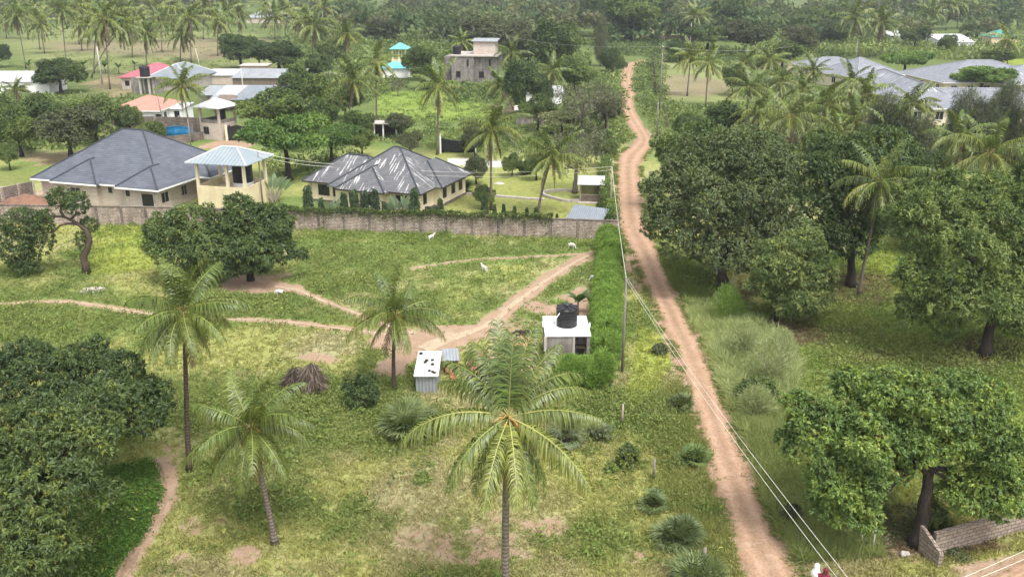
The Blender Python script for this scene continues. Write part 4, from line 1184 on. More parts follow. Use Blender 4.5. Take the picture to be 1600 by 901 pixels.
# ------------------------------------------------------------------ perimeter wall
def wall_run(mb, pts, h, t=.22, top=None):
    for i in range(len(pts)-1):
        a, b = np.array(pts[i][:2]), np.array(pts[i+1][:2]); d = norm(b-a); n = np.array([-d[1], d[0]])*t/2
        if i: a = a+d*.003
        q = [a-n, b-n, b+n, a+n]
        mb.add([(p[0], p[1], 0) for p in q]+[(p[0], p[1], h) for p in q], [(4, 5, 6, 7), (0, 1, 5, 4), (1, 2, 6, 5), (2, 3, 7, 6), (3, 0, 4, 7)])
W1 = [gp(-110, 346), gp(0, 348), gp(240, 352), gp(452, 358), gp(700, 366), gp(966, 375)]
pw = thing('perimeter_wall', 'long weathered coral block wall with piers across the field edge', 'wall', W1[2])
def loc(p, root): return np.array(p)-np.array(root.location)
sub(pw, 'wall_panel', M['coral'], lambda mb: wall_run(mb, [loc(p, pw) for p in W1], 2.15))
def wall_coping(mb):
    for i in range(len(W1)-1):
        a, b = loc(W1[i], pw), loc(W1[i+1], pw); d = norm((b-a)[:2]); n = np.array([-d[1], d[0]])*.15
        q = [a[:2]-n, b[:2]-n, b[:2]+n, a[:2]+n]
        mb.add([(p[0], p[1], 2.153) for p in q]+[(p[0], p[1], 2.25) for p in q], [(4, 5, 6, 7), (0, 1, 5, 4), (1, 2, 6, 5), (2, 3, 7, 6), (3, 0, 4, 7)])
sub(pw, 'coping', M['coral_dark'], wall_coping)
for k in range(27):
    x = -66+k*2.93
    pts = np.array([p[:2] for p in W1]); y = np.interp(x, pts[:, 0], pts[:, 1])
    sl = -.07
    sub(pw, 'pier', M['coral_dark'], lambda mb: mb.box(x-.15-pw.location.x, y-.17-pw.location.y, 0, x+.15-pw.location.x, y+.17-pw.location.y, 2.22))
rgc = np.random.default_rng(5)
def wall_creeper(name, label, x0, x1, zt, h, dens, cols, lumpy=True):
    n = int((x1-x0)*dens); x = rgc.uniform(x0, x1, n)
    pts = np.array([p[:2] for p in W1]); y = np.interp(x, pts[:, 0], pts[:, 1])+rgc.normal(size=n)*.16
    top = zt+h*(fbm(x, x*0, 1.5, 3)-.2)
    z = top-np.abs(rgc.normal(size=n))*h*.6
    B = np.c_[x, y-.12*(rgc.random(n) < .6), z]; D = norm(rgc.normal(size=(n, 3))+[0, -.5, .5])
    V, F = leaf_quads(B, D, rgc.uniform(.14, .3, n), .13)
    t = rgc.random((n, 1)); C = np.array(cols[0])*(1-t)+np.array(cols[1])*t
    return tag(np_mesh(name, V, F, np.repeat(C, 4, 0), M['leaf']), label, 'creeper')
wall_creeper('wall_creeper', 'green creeper hedge covering the wall top in front of the cream house', -26.5, 4.5, 2.5, .85, 260, [(.045, .08, .02), (.13, .17, .04)])
# side wall at the left of the plot
sw = thing('side_wall', 'weathered block side wall running back left of the blue roofed house', 'wall', gp(0, 318))
SWP = [gp(-70, 335), gp(-20, 323), gp(53, 307)]
sub(sw, 'wall_panel', M['coral_dark'], lambda mb: wall_run(mb, [loc(p, sw) for p in SWP], 2.0))
for q in (.33, .6, .82):
    p = loc(SWP[0]*(1-q)+SWP[2]*q, sw); sub(sw, 'pier', M['coral'], lambda mb: mb.box(p[0]-.16, p[1]-.2, 0, p[0]+.16, p[1]+.2, 2.1))
p_ = gp(57, 316); MBp = thing('timber_post', 'bare timber prop under the blue roof corner', 'post', p_); MB().tube([(0, 0, 0), (.05, 0, 2.75)], .09, 8).build('post', M['wood_pale'], MBp)
def mound(name, label, cat, px, py, wpx, h, mat, seed, flat=.6, n=26):
    b = gp(px, py); R = wpx/2*mpp(b); rg = np.random.default_rng(seed)
    g = 22; xs = np.linspace(-1, 1, g); X, Y = np.meshgrid(xs, xs); r = np.hypot(X, Y)
    Z = h*np.clip(1-r**1.6, -.05, 1)*(.55+.9*fbm(X.ravel()*R+px, Y.ravel()*R, R*.6, seed).reshape(g, g))
    mb = MB(); V = np.stack([X*R, Y*R*flat, Z-.02], -1).reshape(-1, 3)
    mb.add(V, [(i*g+j, i*g+j+1, (i+1)*g+j+1, (i+1)*g+j) for i in range(g-1) for j in range(g-1)])
    o = mb.build(name, mat, None, True); o.location = b
    return tag(o, label, cat)
mound('earth_heap', 'red earth heap behind the wall beside the blue roofed house', 'earth heap', 42, 318, 88, 1.1, M['red_earth'], 3)

# ------------------------------------------------------------------ creeper covered wall along the road
rw = thing('creeper_wall', 'boundary wall along the road buried in green creeper', 'wall', (11.6, 97, 0))
sub(rw, 'wall_panel', M['coral_dark'], lambda mb: wall_run(mb, [(0, -1.2), (.9, 22), (3.2, 39)], 2.1))
n_ = 9000; t_ = rgc.random(n_); yy = t_*40-1; xx = np.interp(yy, [0, 22, 39], [0, .9, 3.2])+rgc.normal(size=n_)*.35-.25
zz = (2.6*rgc.random(n_)**.6)*(.75+.5*fbm(yy, yy*0, 2.5, 4))
V, F = leaf_quads(np.c_[xx, yy, zz], norm(rgc.normal(size=(n_, 3))+[-.2, -.5, .4]), rgc.uniform(.18, .42, n_), .16)
tt = np.clip(fbm(yy, zz, 1.3, 6)*1.3-.15+rgc.normal(size=n_)*.15, 0, 1)[:, None]
np_mesh('creeper', V, F, np.repeat(np.array((.045, .085, .02))*(1-tt)+np.array((.15, .21, .045))*tt, 4, 0), M['leaf'], rw)

# ------------------------------------------------------------------ hut, lean-to, garden walls
h0 = gp(906, 316); hut = thing('garden_hut', 'small timber hut with bright white sheet roof in the garden', 'hut', h0, math.radians(-6))
sub(hut, 'roof', M['tin_bright'], lambda mb: mb.slab([(-.35, -.5, 2.45), (3.1, -.5, 2.45), (3.1, 2.6, 2.95), (-.35, 2.6, 2.95)], .07))
for x in (0, 2.65):
    for y in (0, 2.1): sub(hut, 'post', M['wood_pale'], lambda mb: mb.box(x, y, 0, x+.13, y+.13, 2.4+.16*y))
def slats(mb):
    for k in range(16): mb.box(.16+k*.155, .02, .05, .16+k*.155+.12, .06, .95)
    for k in range(16): mb.box(.16+k*.155, 2.12, .05, .16+k*.155+.12, 2.16, 2.5)
    for k in range(12): mb.box(.02, .18+k*.155, .05, .06, .18+k*.155+.12, 2.3); mb.box(2.72, .18+k*.155, .05, 2.76, .18+k*.155+.12, 2.3)
sub(hut, 'slat_wall', M['wood'], slats)
sub(hut, 'rail', M['wood_pale'], lambda mb: mb.box(.13, .07, .97, 2.65, .14, 1.05)); sub(hut, 'base', M['concrete_pale'], lambda mb: mb.box(-.2, -.7, 0, 3.0, 2.3, .12))
l0 = gp(890, 350); lt = thing('lean_to', 'low lean-to with tilted grey iron roof behind the wall', 'shed', (6.4, 98.2, 0), math.radians(-22))
sub(lt, 'roof', M['tin_blue'], lambda mb: mb.slab([(-.2, -.3, 1.75), (4.0, -.3, 1.6), (4.0, 2.6, 2.5), (-.2, 2.6, 2.65)], .05))
sub(lt, 'wall', M['wood_dark'], lambda mb: (mb.box(1.2, 0, 0, 3.8, .1, 1.5), mb.box(3.7, .1, 0, 3.8, 2.3, 1.55), mb.box(.1, 2.2, 0, 3.7, 2.3, 2.3)))
for x, y, z in ((0, 0, 1.65), (0, 2.15, 2.4)): sub(lt, 'post', M['wood'], lambda mb: mb.tube([(x+.05, y+.05, 0), (x+.05, y+.05, z)], .06, 6))
# curved stone pond border
pb = thing('pond_border', 'low curved stone border of the empty garden pond', 'pond border', gp(870, 306))
cpx = [(905, 301), (880, 299), (858, 300), (848, 304), (856, 309), (872, 313), (885, 316), (905, 315)]
cpts = densify([(*gp(x, y)[:2], 0) for x, y in cpx], .5)
sub(pb, 'stone_edge', M['concrete_pale'], lambda mb: wall_run(mb, [(p[0]-pb.location.x, p[1]-pb.location.y) for p in cpts], .35, .3))
gw = thing('garden_kerb', 'thin stone kerb of the garden walk beside the cream house', 'kerb', gp(780, 308))
kp = densify([(*gp(x, y)[:2], 0) for x, y in ((715, 303), (760, 306), (810, 310), (850, 313))], .8)
sub(gw, 'kerb_stone', M['concrete_pale'], lambda mb: wall_run(mb, [(p[0]-gw.location.x, p[1]-gw.location.y) for p in kp], .22, .5))
mound('stone_ring', 'ring of white stones round a garden palm', 'stones', 780, 287, 18, .3, M['rock'], 9)

# ------------------------------------------------------------------ small concrete building with the tank in front
cb0 = gp(851, 554); cb = thing('pump_house', 'small stained concrete block building with flat white roof', 'outbuilding', (2.5, 61.3, 0), math.radians(1))
def cb_w(mb):
    mb.box(0, 0, 0, 2.1, 3.9, 2.5); mb.box(2.1, .9, 0, 3.3, 3.9, 2.495); mb.box(3.05, 0, 0, 3.3, .9, 2.49); mb.box(2.1, .1, 0, 3.05, .22, .9)
sub(cb, 'wall', M['concrete'], cb_w)
sub(cb, 'post', M['concrete_pale'], lambda mb: mb.box(-.12, -.1, 0, .06, .06, 2.52)); sub(cb, 'post', M['concrete_pale'], lambda mb: mb.box(2.0, -.06, 0, 2.17, .06, 2.5))
sub(cb, 'roof', M['white'], lambda mb: (mb.box(-.06, -.08, 2.503, 3.36, 3.9, 2.64), mb.box(-.18, 1.8, 2.51, -.062, 2.3, 2.85), mb.box(3.362, 1.6, 2.51, 3.47, 2.0, 2.85)), bevel=.04)
sub(cb, 'shelf', M['wood_dark'], lambda mb: (mb.box(2.12, .25, .9, 3.03, .8, .98), mb.box(2.12, .25, 1.5, 3.03, .8, 1.56)))
window(cb, 2.3, .22, .95, .0001+.6, .5, 'f', M['wood_dark'], bars=False, name='hatch')
tank('ribbed black tank standing on the small white roofed building', (4.15, 63.3, 2.645), .8, 1.5)
dp = thing('drain_pipe', 'white pipe reaching down from the black tank lid', 'pipe', (3.3, 62.6, 2.64)); MB().tube([(0, 0, 0), (0, .05, .8), (.35, .2, 1.25)], .04, 6).build('pipe', M['white'], dp, True)

# ------------------------------------------------------------------ shed, sheets and heaps in the yard
s0 = (-6.75, 57.0); sh = thing('tin_shed', 'low shed roofed in white sheet weighed down by stones', 'shed', (s0[0], s0[1], 0), 0)
sub(sh, 'roof', M['white'], lambda mb: mb.slab([(-.1, -.25, 1.45), (1.62, -.25, 1.45), (1.62, 3.2, 1.85), (-.1, 3.2, 1.85)], .05))
sub(sh, 'wall', M['tin_grey'], lambda mb: (mb.box(0, 0, 0, 1.5, .06, 1.42), mb.box(0, .07, 0, .06, 3.0, 1.5), mb.box(1.44, .07, 0, 1.5, 3.0, 1.5), mb.box(.07, 2.94, 0, 1.43, 3.0, 1.7)))
for i, (x, y) in enumerate(((.15, 2.7), (.65, 1.75), (.55, 1.5), (1.05, 1.8), (1.1, 1.2), (.95, .35), (1.2, .2), (1.35, .05))):
    o = MB().blob((0, 0, 0), (.13, .1, .08), i, 8, 5, .5).build('roof_stone', M['rock'] if 0 else M['wood_dark'], None); o.location = (s0[0]+x, s0[1]+y, 1.50+.117*(y+.25)+.03)
    tag(o, 'dark stone weighing down the white sheet of the low yard shed', 'stone', 'stones on the shed roof')
s2 = thing('tin_shelter', 'small rusty iron shelter just behind the white roofed shed', 'shed', (-5.0, 60.3, 0), .1)
sub(s2, 'roof', M['tin_grey'], lambda mb: mb.slab([(-.1, -.2, 1.1), (1.15, -.2, 1.1), (1.1, 1.5, 1.35), (-.1, 1.5, 1.35)], .04)); sub(s2, 'wall', M['wood_dark'], lambda mb: (mb.box(0, 0, 0, 1.0, .08, 1.05), mb.box(0, .1, 0, .08, 1.3, 1.1), mb.box(.92, .1, 0, 1.0, 1.3, 1.1)))
s3 = thing('lean_shelter', 'leaning faded red iron sheet beside the yard palm', 'shelter', (-3.3, 58.8, 0), -.2)
sub(s3, 'red_sheet', M['tin_rust'], lambda mb: mb.slab([(0, 0, .5), (.95, 0, .45), (.75, 2.2, 1.5), (-.2, 2.2, 1.55)], .04)); sub(s3, 'pale_sheet', M['tin_grey'], lambda mb: mb.slab([(.98, .1, .4), (1.9, 0, .3), (1.6, 1.6, .9), (.95, 1.7, 1.0)], .04))
sub(s3, 'prop', M['wood'], lambda mb: (mb.tube([(.1, 2.0, 0), (.1, 2.0, 1.45)], .05, 6), mb.tube([(.7, 2.0, 0), (.7, 2.0, 1.4)], .05, 6), mb.tube([(.1, .15, 0), (.1, .15, .5)], .05, 6), mb.tube([(1.5, 1.2, 0), (1.5, 1.2, .7)], .05, 6)))
for i, (px, py, r) in enumerate(((702, 584, .32), (711, 578, .36), (708, 594, .28))):
    b = gp(px, py); o = thing('clay_pot', ['small round clay pot beside the white shed wall', 'largest clay pot heaped beside the white shed', 'clay pot nearest the foot of the white shed'][i], 'pot', b)
    MB().lathe([(r*.4, 0), (r*.9, r*.5), (r, r*1.0), (r*.8, r*1.5), (r*.45, r*1.75), (r*.55, r*1.95), (r*.45, r*1.9), (r*.35, r*1.6), (0, r*1.5)], 16).build('body', M['clay'], o, True)
def rubble(name, label, cat, px, py, wpx, hpx, n, smin, smax, mat, seed, hgt=.3):
    b = gp(px, py); m = mpp(b); rg = np.random.default_rng(seed); mb = MB()
    for i in range(n):
        a = rg.random()*6.28; d = math.sqrt(rg.random()); s = rg.uniform(smin, smax)
        mb.blob((d*math.cos(a)*wpx/2*m, d*math.sin(a)*wpx/2*m*hpx, s*.3+hgt*(1-d)*rg.random()), (s, s*rg.uniform(.5, 1), s*.6), seed+i, 6, 4, .5)
    o = mb.build(name, mat); o.location = b; return tag(o, label, cat)
rubble('wood_chip_heap', 'heap of orange timber offcuts beside the small concrete building', 'heap', 818, 536, 46, .8, 120, .05, .2, M['brick_orange'], 1, .4)
rubble('scrap_heap', 'dark heap of scrap between the path and the concrete building', 'heap', 822, 521, 40, .6, 70, .05, .18, M['wood_dark'], 2, .3)
rubble('rubble_heap', 'pale rubble patch in the grass near the crooked tree', 'rubble', 144, 454, 34, .9, 70, .08, .22, M['rock'], 3, .12)
rubble('rubble_heap', 'small pale rubble heap by the slender left palm', 'rubble', 328, 657, 26, .8, 50, .06, .16, M['rock'], 4, .1)

# dead palm stump wrapped in dry fronds
d0 = gp(478, 612); ds = thing('palm_stump', 'ragged dead palm stump wrapped in dry brown fronds', 'palm stump', d0)
MB().tube([(-.6, .5, 0), (-.55, .5, 1.4)], [.32, .26], 10).build('trunk', M['bark'], ds, True)
def thatch_cone(cx, cy, R, h, n, seed):
    rg = np.random.default_rng(seed); a = rg.random(n)*6.28; z0 = h*rg.uniform(.35, 1.05, n); r0 = R*(1.05-z0/h)*.8+.08
    Bq = np.c_[cx+r0*np.cos(a), cy+r0*np.sin(a), z0]; D = norm(np.c_[np.cos(a)*.5, np.sin(a)*.5, -1+0*a]+rg.normal(size=(n, 3))*.42)
    V, F = leaf_quads(Bq, D, rg.uniform(.5, 1.1, n), .07); V[:, 2] = np.maximum(V[:, 2], .01)
    C = np.array((.2, .16, .13))*rg.uniform(.45, 1.4, (n, 1)); return V, F, np.repeat(C, 4, 0)
v1, f1, c1 = thatch_cone(.5, .0, 1.25, 2.15, 900, 1); v2, f2, c2 = thatch_cone(-.75, .3, 1.15, 1.7, 700, 2)
np_mesh('dry_fronds', np.r_[v1, v2], np.r_[f1, f2+len(v1)], np.r_[c1, c2*.7], M['weed'], ds)

# ------------------------------------------------------------------ block wall at the near right
R0 = gp(1455, 868); R1 = gp(1660, 812); R2 = gp(1434, 880)
nw = thing('block_wall', 'pale coral block wall with a broken end by the dirt lane', 'wall', R0)
sub(nw, 'wall_panel', M['coral_pale'], lambda mb: wall_run(mb, [loc(p, nw) for p in (R0, gp(1545, 843), R1)], 1.4, .2))
def nwend(mb):
    a = loc(R0, nw); 
    mb.add([(-.05, -.75, 0), (.14, -.72, 0), (.02, .09, 0), (-.85, .55, 0), (-.05, -.72, 1.3), (.14, -.7, 1.25), (.02, .08, 1.95), (-.85, .5, 2.05)][0:0], [])
    q = [(-.12, -.95), (.06, -.98), (-.4, .62), (-.58, .6)]
    hs = [.85, .85, 1.55, 1.55]
    mb.add([(x, y, 0) for x, y in q]+[(x, y, h) for (x, y), h in zip(q, hs)], [(4, 5, 6, 7), (0, 1, 5, 4), (1, 2, 6, 5), (2, 3, 7, 6), (3, 0, 4, 7)])
sub(nw, 'return_panel', M['coral_pale'], nwend)
o = MB().blob((0, 0, .12), (.3, .2, .18), 3, 8, 5, .4).build('stone', M['rock']); o.location = gp(1413, 868); tag(o, 'pale stone on bare earth left of the broken wall end', 'stone')
o = MB().blob((0, 0, .12), (.2, .16, .16), 5, 8, 5, .4).build('stone', M['rock']); o.location = gp(1529, 553); tag(o, 'small pale stone at the foot of the large right tree', 'stone')

# ------------------------------------------------------------------ settlement at the left
def hip_house(label, px, py, ze, rz, W, D, rise, roof, wall, name='house', cat='house', ov=.5, run=None, wins=(), fas=None, cap=None):
    p = gp(px, py, ze); root = thing(name, label, cat, (p[0], p[1], 0), math.radians(rz))
    mb = MB(); hp = hip_shape(mb, 0, 0, W, D, ze, rise, run, .1); mb.build('roof', M[roof], root)
    MB().box(ov, ov, 0, W-ov, D-ov, ze-.11).build('wall', M[wall], root)
    if fas: fascia(0, 0, W, D, ze, M[fas], root)
    if cap: ridge_caps(hp, M[cap], root, .12)
    for x, z, w, h, f in wins:
        window(root, x if f == 'f' else (W-ov if f == 'r' else ov), ov if f == 'f' else x, z, w, h, f, M['wood_dark'])
    return root
def shed_house(label, px, py, ze, rz, W, D, dz, roof, wall, name='house', cat='house', ov=.35, wins=(), split=None, roof2=None):
    """mono-pitch roof, low edge in front"""
    p = gp(px, py, ze); root = thing(name, label, cat, (p[0], p[1], 0), math.radians(rz))
    if split:
        MB().slab([(0, 0, ze), (split-.01, 0, ze), (split-.01, D, ze+dz), (0, D, ze+dz)], .08).build('roof', M[roof], root)
        MB().slab([(split+.01, 0, ze+.03), (W, 0, ze+.03), (W, D, ze+dz+.03), (split+.01, D, ze+dz+.03)], .08).build('roof', M[roof2], root)
    else: MB().slab([(0, 0, ze), (W, 0, ze), (W, D, ze+dz), (0, D, ze+dz)], .08).build('roof', M[roof], root)
    a, b = ze-.12+dz*ov/D, ze-.12+dz*(D-ov)/D
    MB().add([(ov, ov, 0), (W-ov, ov, 0), (W-ov, D-ov, 0), (ov, D-ov, 0), (ov, ov, a), (W-ov, ov, a), (W-ov, D-ov, b), (ov, D-ov, b)], [(4, 5, 6, 7), (0, 1, 5, 4), (1, 2, 6, 5), (2, 3, 7, 6), (3, 0, 4, 7)]).build('wall', M[wall], root)
    for x, z, w, h, f in wins: window(root, x if f == 'f' else (W-ov if f == 'r' else ov), ov if f == 'f' else x, z, w, h, f, M['wood_dark'])
    return root
hip_house('white walled house under a faded red iron roof', 166, 173, 2.9, -1, 10.3, 13, 2.0, 'tin_red', 'white', wins=((9.2, 1.0, .9, 1.1, 'f'), (3, 1, 1.0, 1.1, 'r'), (7.5, 1, 1.0, 1.1, 'r')), fas='white')
shed_house('small white lean-to wing beside the faded red roof', 246, 170, 2.6, -4, 5.0, 6, .5, 'tin_bright', 'white', 'house_wing', 'outbuilding', wins=((3.2, .9, .9, 1.2, 'f'),))
hip_house('house with a bright pink red roof behind the tank stand', 184, 121, 3.0, -6, 13, 15, 2.9, 'tin_pink', 'concrete_pale', wins=((1.5, 1, 1, 1.1, 'f'), (4.5, 1, 1, 1.1, 'f')))
hip_house('house with blue grey iron roof beside the pink red roof', 226, 122, 3.0, -8, 11.5, 16, 3.0, 'tin_blue', 'concrete_pale', cap='tin_bright')
p_ = gp(219, 148); ts = thing('tank_stand', 'raw concrete tank stand of four pillars beside a grey wall', 'tank stand', p_, -.05)
for x in (0, 2.2):
    for y in (0, 2.2): sub(ts, 'pillar', M['concrete_pale'], lambda mb: mb.box(x, y, 0, x+.4, y+.4, 3.9))
sub(ts, 'platform', M['concrete_pale'], lambda mb: mb.box(-.4, -.4, 3.9, 3.0, 3.0, 4.1))
sub(ts, 'rear_wall', M['concrete'], lambda mb: mb.box(-3.2, 2.7, 0, 4.8, 2.95, 3.85))
tank('black tank on the concrete pillar stand by the pink roof', (p_[0]+1.3, p_[1]+1.3, 4.11), 1.2, 2.3)
shed_house('bright white iron roofed shed at the far left edge', -30, 128, 2.8, 0, 16.5, 9.5, 1.6, 'tin_bright', 'white', 'shed', 'shed', wins=((3.0, .6, 1.2, 1.3, 'f'), (9, .6, 1.2, 1.3, 'f')))
for i, (px, py, w) in enumerate(((3, 135, 10), (44, 134, 13))):
    b = gp(px, py); o = thing('blue_sheet', ['blue sheet hung by the left end of the white shed', 'blue sheet hung by the right end of the white shed'][i], 'sheet', b)
    rgq = np.random.default_rng(i); mb = MB(); g = 8
    mb.add([(x*.36, .15*math.sin(x*2+z)+.05*rgq.random(), z*.22) for z in range(g) for x in range(g)], [(a*g+c, a*g+c+1, (a+1)*g+c+1, (a+1)*g+c) for a in range(g-1) for c in range(g-1)])
    so = mb.build('cloth', M['blue_tarp'], o, True); sm = so.modifiers.new('thick', 'SOLIDIFY'); sm.thickness = .03
# long low iron roofs
shed_house('long shed with pale blue grey roof and timber front', 360, 122, 2.7, 0, 17.5, 11, 1.2, 'tin_grey', 'wood', 'shed', 'shed', wins=((12.5, .3, 1, 1.6, 'f'),))
shed_house('low mud shed with pale patchwork iron roof', 318, 118, 2.4, 0, 12, 8, .9, 'tin_bright', 'brick_white', 'shed', 'shed')
shed_house('square tan mud house with flat pale top', 372, 103, 3.4, 0, 8, 6, .2, 'concrete_pale', 'brick_white')
shed_house('low house with bluish iron roof behind the white gazebo', 360, 156, 2.4, 0, 11.5, 14, 1.4, 'tin_blue', 'concrete')
shed_house('low house with bright patched iron roof behind the small palm', 308, 149, 2.3, 0, 9.0, 9, 1.1, 'tin_grey', 'concrete', split=3.8, roof2='tin_bright')
shed_house('short grey iron roof beside a thatched hut', 328, 154, 2.0, 0, 4.2, 3.2, .5, 'tin_grey', 'concrete', 'shed', 'shed')
b_ = gp(358, 172); th_ = thing('thatched_hut', 'grey thatched hut half hidden behind the white gazebo', 'hut', b_)
MB().box(-2.4, -1.8, 0, 2.4, 1.8, 1.3).build('wall', M['wood'], th_); t_m = MB(); t_m.add([(-3, -2.6, 1.1), (3, -2.6, 1.1), (3, 2.6, 1.1), (-3, 2.6, 1.1), (-1.6, 0, 3.2), (1.6, 0, 3.2)], [(0, 1, 5, 4), (1, 2, 5), (2, 3, 4, 5), (3, 0, 4), (3, 2, 1, 0)]); t_m.build('roof', M['thatch'], th_)
# compound wall behind house A, blue tarpaulin, black gate
cw = thing('compound_wall', 'rust stained block wall below the faded red roof', 'wall', gp(240, 205))
sub(cw, 'wall_panel', M['coral_dark'], lambda mb: wall_run(mb, [loc(gp(x, y), cw) for x, y in ((160, 206), (240, 207), (320, 209))], 2.9))
for px in (165, 205, 245, 283): 
    p = loc(gp(px, 207), cw); sub(cw, 'pier', M['coral'], lambda mb: mb.box(p[0]-.2, p[1]-.25, 0, p[0]+.2, p[1]+.25, 3.0))
b_ = gp(282, 218); bt = thing('blue_tarpaulin', 'bright blue tarpaulin hung in front of the compound wall', 'tarpaulin', b_, -.03)
g = 12; mb = MB(); mb.add([((x/(g-1)-.5)*4.6, .12*math.sin(x*1.3)+.1*math.sin(z*.9), .15+2.3*z/(g-1)*(1-.12*abs(x/(g-1)-.45)*2)) for z in range(g) for x in range(g)], [(a*g+c, a*g+c+1, (a+1)*g+c+1, (a+1)*g+c) for a in range(g-1) for c in range(g-1)])
so = mb.build('cloth', M['blue_tarp'], bt, True); so.modifiers.new('thick', 'SOLIDIFY').thickness = .03
for x in (-2.3, 2.25): sub(bt, 'post', M['wood_pale'], lambda mb: mb.box(x-.08, .15, 0, x+.08, .3, 2.7))
b_ = gp(357, 220); bg = thing('metal_gate', 'black arched metal gate beside the white gazebo', 'gate', b_, -.05)
sub(bg, 'gate_leaf', M['dark'], lambda mb: (mb.add([(0, 0, .1), (1.7, 0, .1), (1.7, 0, 2.75), (0, 0, 2.35), (0, .07, .1), (1.7, .07, .1), (1.7, .07, 2.75), (0, .07, 2.35)], [(0, 1, 2, 3), (7, 6, 5, 4), (3, 2, 6, 7), (0, 3, 7, 4), (1, 5, 6, 2)])))
sub(bg, 'gate_leaf', M['dark'], lambda mb: (mb.add([(1.73, 0, .1), (3.4, 0, .1), (3.4, 0, 2.35), (1.73, 0, 2.75), (1.73, .07, .1), (3.4, .07, .1), (3.4, .07, 2.35), (1.73, .07, 2.75)], [(0, 1, 2, 3), (7, 6, 5, 4), (3, 2, 6, 7), (0, 3, 7, 4), (1, 5, 6, 2)])))
for x in (-.4, 3.42): sub(bg, 'post', M['cream_light'], lambda mb: mb.box(x, -.1, 0, x+.38, .28, 2.75))
# white-roofed gazebo tower
p_ = gp(315, 217); gz = thing('gazebo_tower', 'square block tower with open gallery and white pyramid roof', 'tower', p_, math.radians(-24))
GW = 4.4
sub(gz, 'wall', M['brick_white'], lambda mb: mb.box(0, 0, 0, GW, GW, 2.9))
sub(gz, 'parapet', M['concrete'], lambda mb: (mb.box(0, 0, 2.903, GW, .2, 3.5), mb.box(GW-.2, .2, 2.903, GW, GW, 3.5), mb.box(0, .2, 2.903, .2, GW, 3.5)))
for x in (0, GW-.35):
    for y in (0, GW-.35): sub(gz, 'column', M['brick_white'], lambda mb: mb.box(x-.01, y-.01, 2.9, x+.36, y+.36, 5.6))
mb = MB(); hip_shape(mb, -.7, -.7, GW+.7, GW+.7, 5.65, 1.45, 2.85, .1); mb.build('roof', M['tin_bright'], gz)
window(gz, .8, 0, 1.0, 1.1, 1.2, 'f', M['concrete']); window(gz, GW, 1.6, .8, .9, 1.5, 'r', M['concrete'])
c_ = rot(math.radians(-24), (2.6, 2.6)); tank('black tank inside the white roofed block tower', (p_[0]+c_[0], p_[1]+c_[1], 2.91), .85, 2.2)
lw = thing('low_block_wall', 'low stone wall leading to the white roofed tower', 'wall', gp(285, 228)); sub(lw, 'wall_panel', M['coral_dark'], lambda mb: wall_run(mb, [loc(gp(x, y), lw) for x, y in ((262, 226), (300, 222), (318, 218))], 1.4))
# dark shelter and white roof behind house B
p_ = gp(584, 216); ps = thing('porch_shelter', 'shadowy open shelter with pale flat roof behind the cream house', 'shelter', p_)
sub(ps, 'roof', M['concrete_pale'], lambda mb: mb.box(-.4, -.4, 2.5, 4.6, 3.2, 2.68))
for x in (0, 1.6, 3.9): sub(ps, 'post', M['white'], lambda mb: mb.box(x, 0, 0, x+.25, .25, 2.5))
sub(ps, 'rear_wall', M['wood_dark'], lambda mb: mb.box(-.2, 2.7, 0, 4.3, 2.85, 2.49))
p_ = gp(690, 240); bn = thing('shade_net', 'black shade net stretched between white posts in the garden', 'shade net', p_)
g = 10; mb = MB(); mb.add([(x/(g-1)*5.4, .2*math.sin(x), .2+2.3*z/(g-1)-.35*math.sin(PI*x/(g-1))*z/(g-1)) for z in range(g) for x in range(g)], [(a*g+c, a*g+c+1, (a+1)*g+c+1, (a+1)*g+c) for a in range(g-1) for c in range(g-1)])
so = mb.build('net', M['black_net'], bn, True); so.modifiers.new('thick', 'SOLIDIFY').thickness = .03
for x in (-.15, 5.5): sub(bn, 'post', M['white'], lambda mb: (mb.box(x-.12, -.12, 0, x+.12, .12, 2.9)))
for x in (-.15, 5.5): sub(bn, 'lamp', M['cream'], lambda mb: mb.blob((x, 0, 3.05), (.16, .16, .16), 1, 10, 6, 0))
gdw = thing('garden_wall', 'pale low garden wall behind the lawn', 'wall', gp(760, 262)); sub(gdw, 'wall_panel', M['white'], lambda mb: wall_run(mb, [loc(gp(x, y), gdw) for x, y in ((700, 256), (770, 261), (835, 263))], .8))
# unfinished concrete building
p_ = gp(706, 128); uf = thing('unfinished_building', 'grey unfinished concrete building with a block room on its roof', 'building', p_, math.radians(-6))
UW = 12.2
sub(uf, 'wall', M['concrete'], lambda mb: (mb.box(0, 0, 0, 6.0, 13, 6.6), mb.box(6.0, 1.0, 0, UW, 13, 6.595), mb.box(-2.6, 4, 0, -.003, 12, 6.2)))
sub(uf, 'roof_slab', M['concrete_pale'], lambda mb: mb.box(-.3, -.25, 6.603, UW+.3, 13.2, 6.9))
sub(uf, 'roof_room', M['brick_white'], lambda mb: mb.box(5.4, 3.5, 6.903, 11.4, 9.5, 10.3))
sub(uf, 'roof_sheet', M['tin_grey'], lambda mb: mb.slab([(4.9, 3, 10.32), (11.9, 3, 10.32), (11.9, 10.2, 10.7), (4.9, 10.2, 10.7)], .12))
for x, y in ((4.1, 0), (9.9, 1.0)): window(uf, x, y, 4.0, .55, 1.9, 'f', M['concrete'], bars=False)
window(uf, 1.2, 0, 1.2, 1.2, 1.6, 'f', M['concrete'], bars=False); window(uf, 7.2, 1.0, 1.0, 1.4, 1.7, 'f', M['concrete'], bars=False)
c_ = rot(math.radians(-6), (-.2+1.2, 3.2)); tank('black tank on the roof of the unfinished building', (p_[0]+c_[0], p_[1]+c_[1], 6.91), 1.15, 2.1)
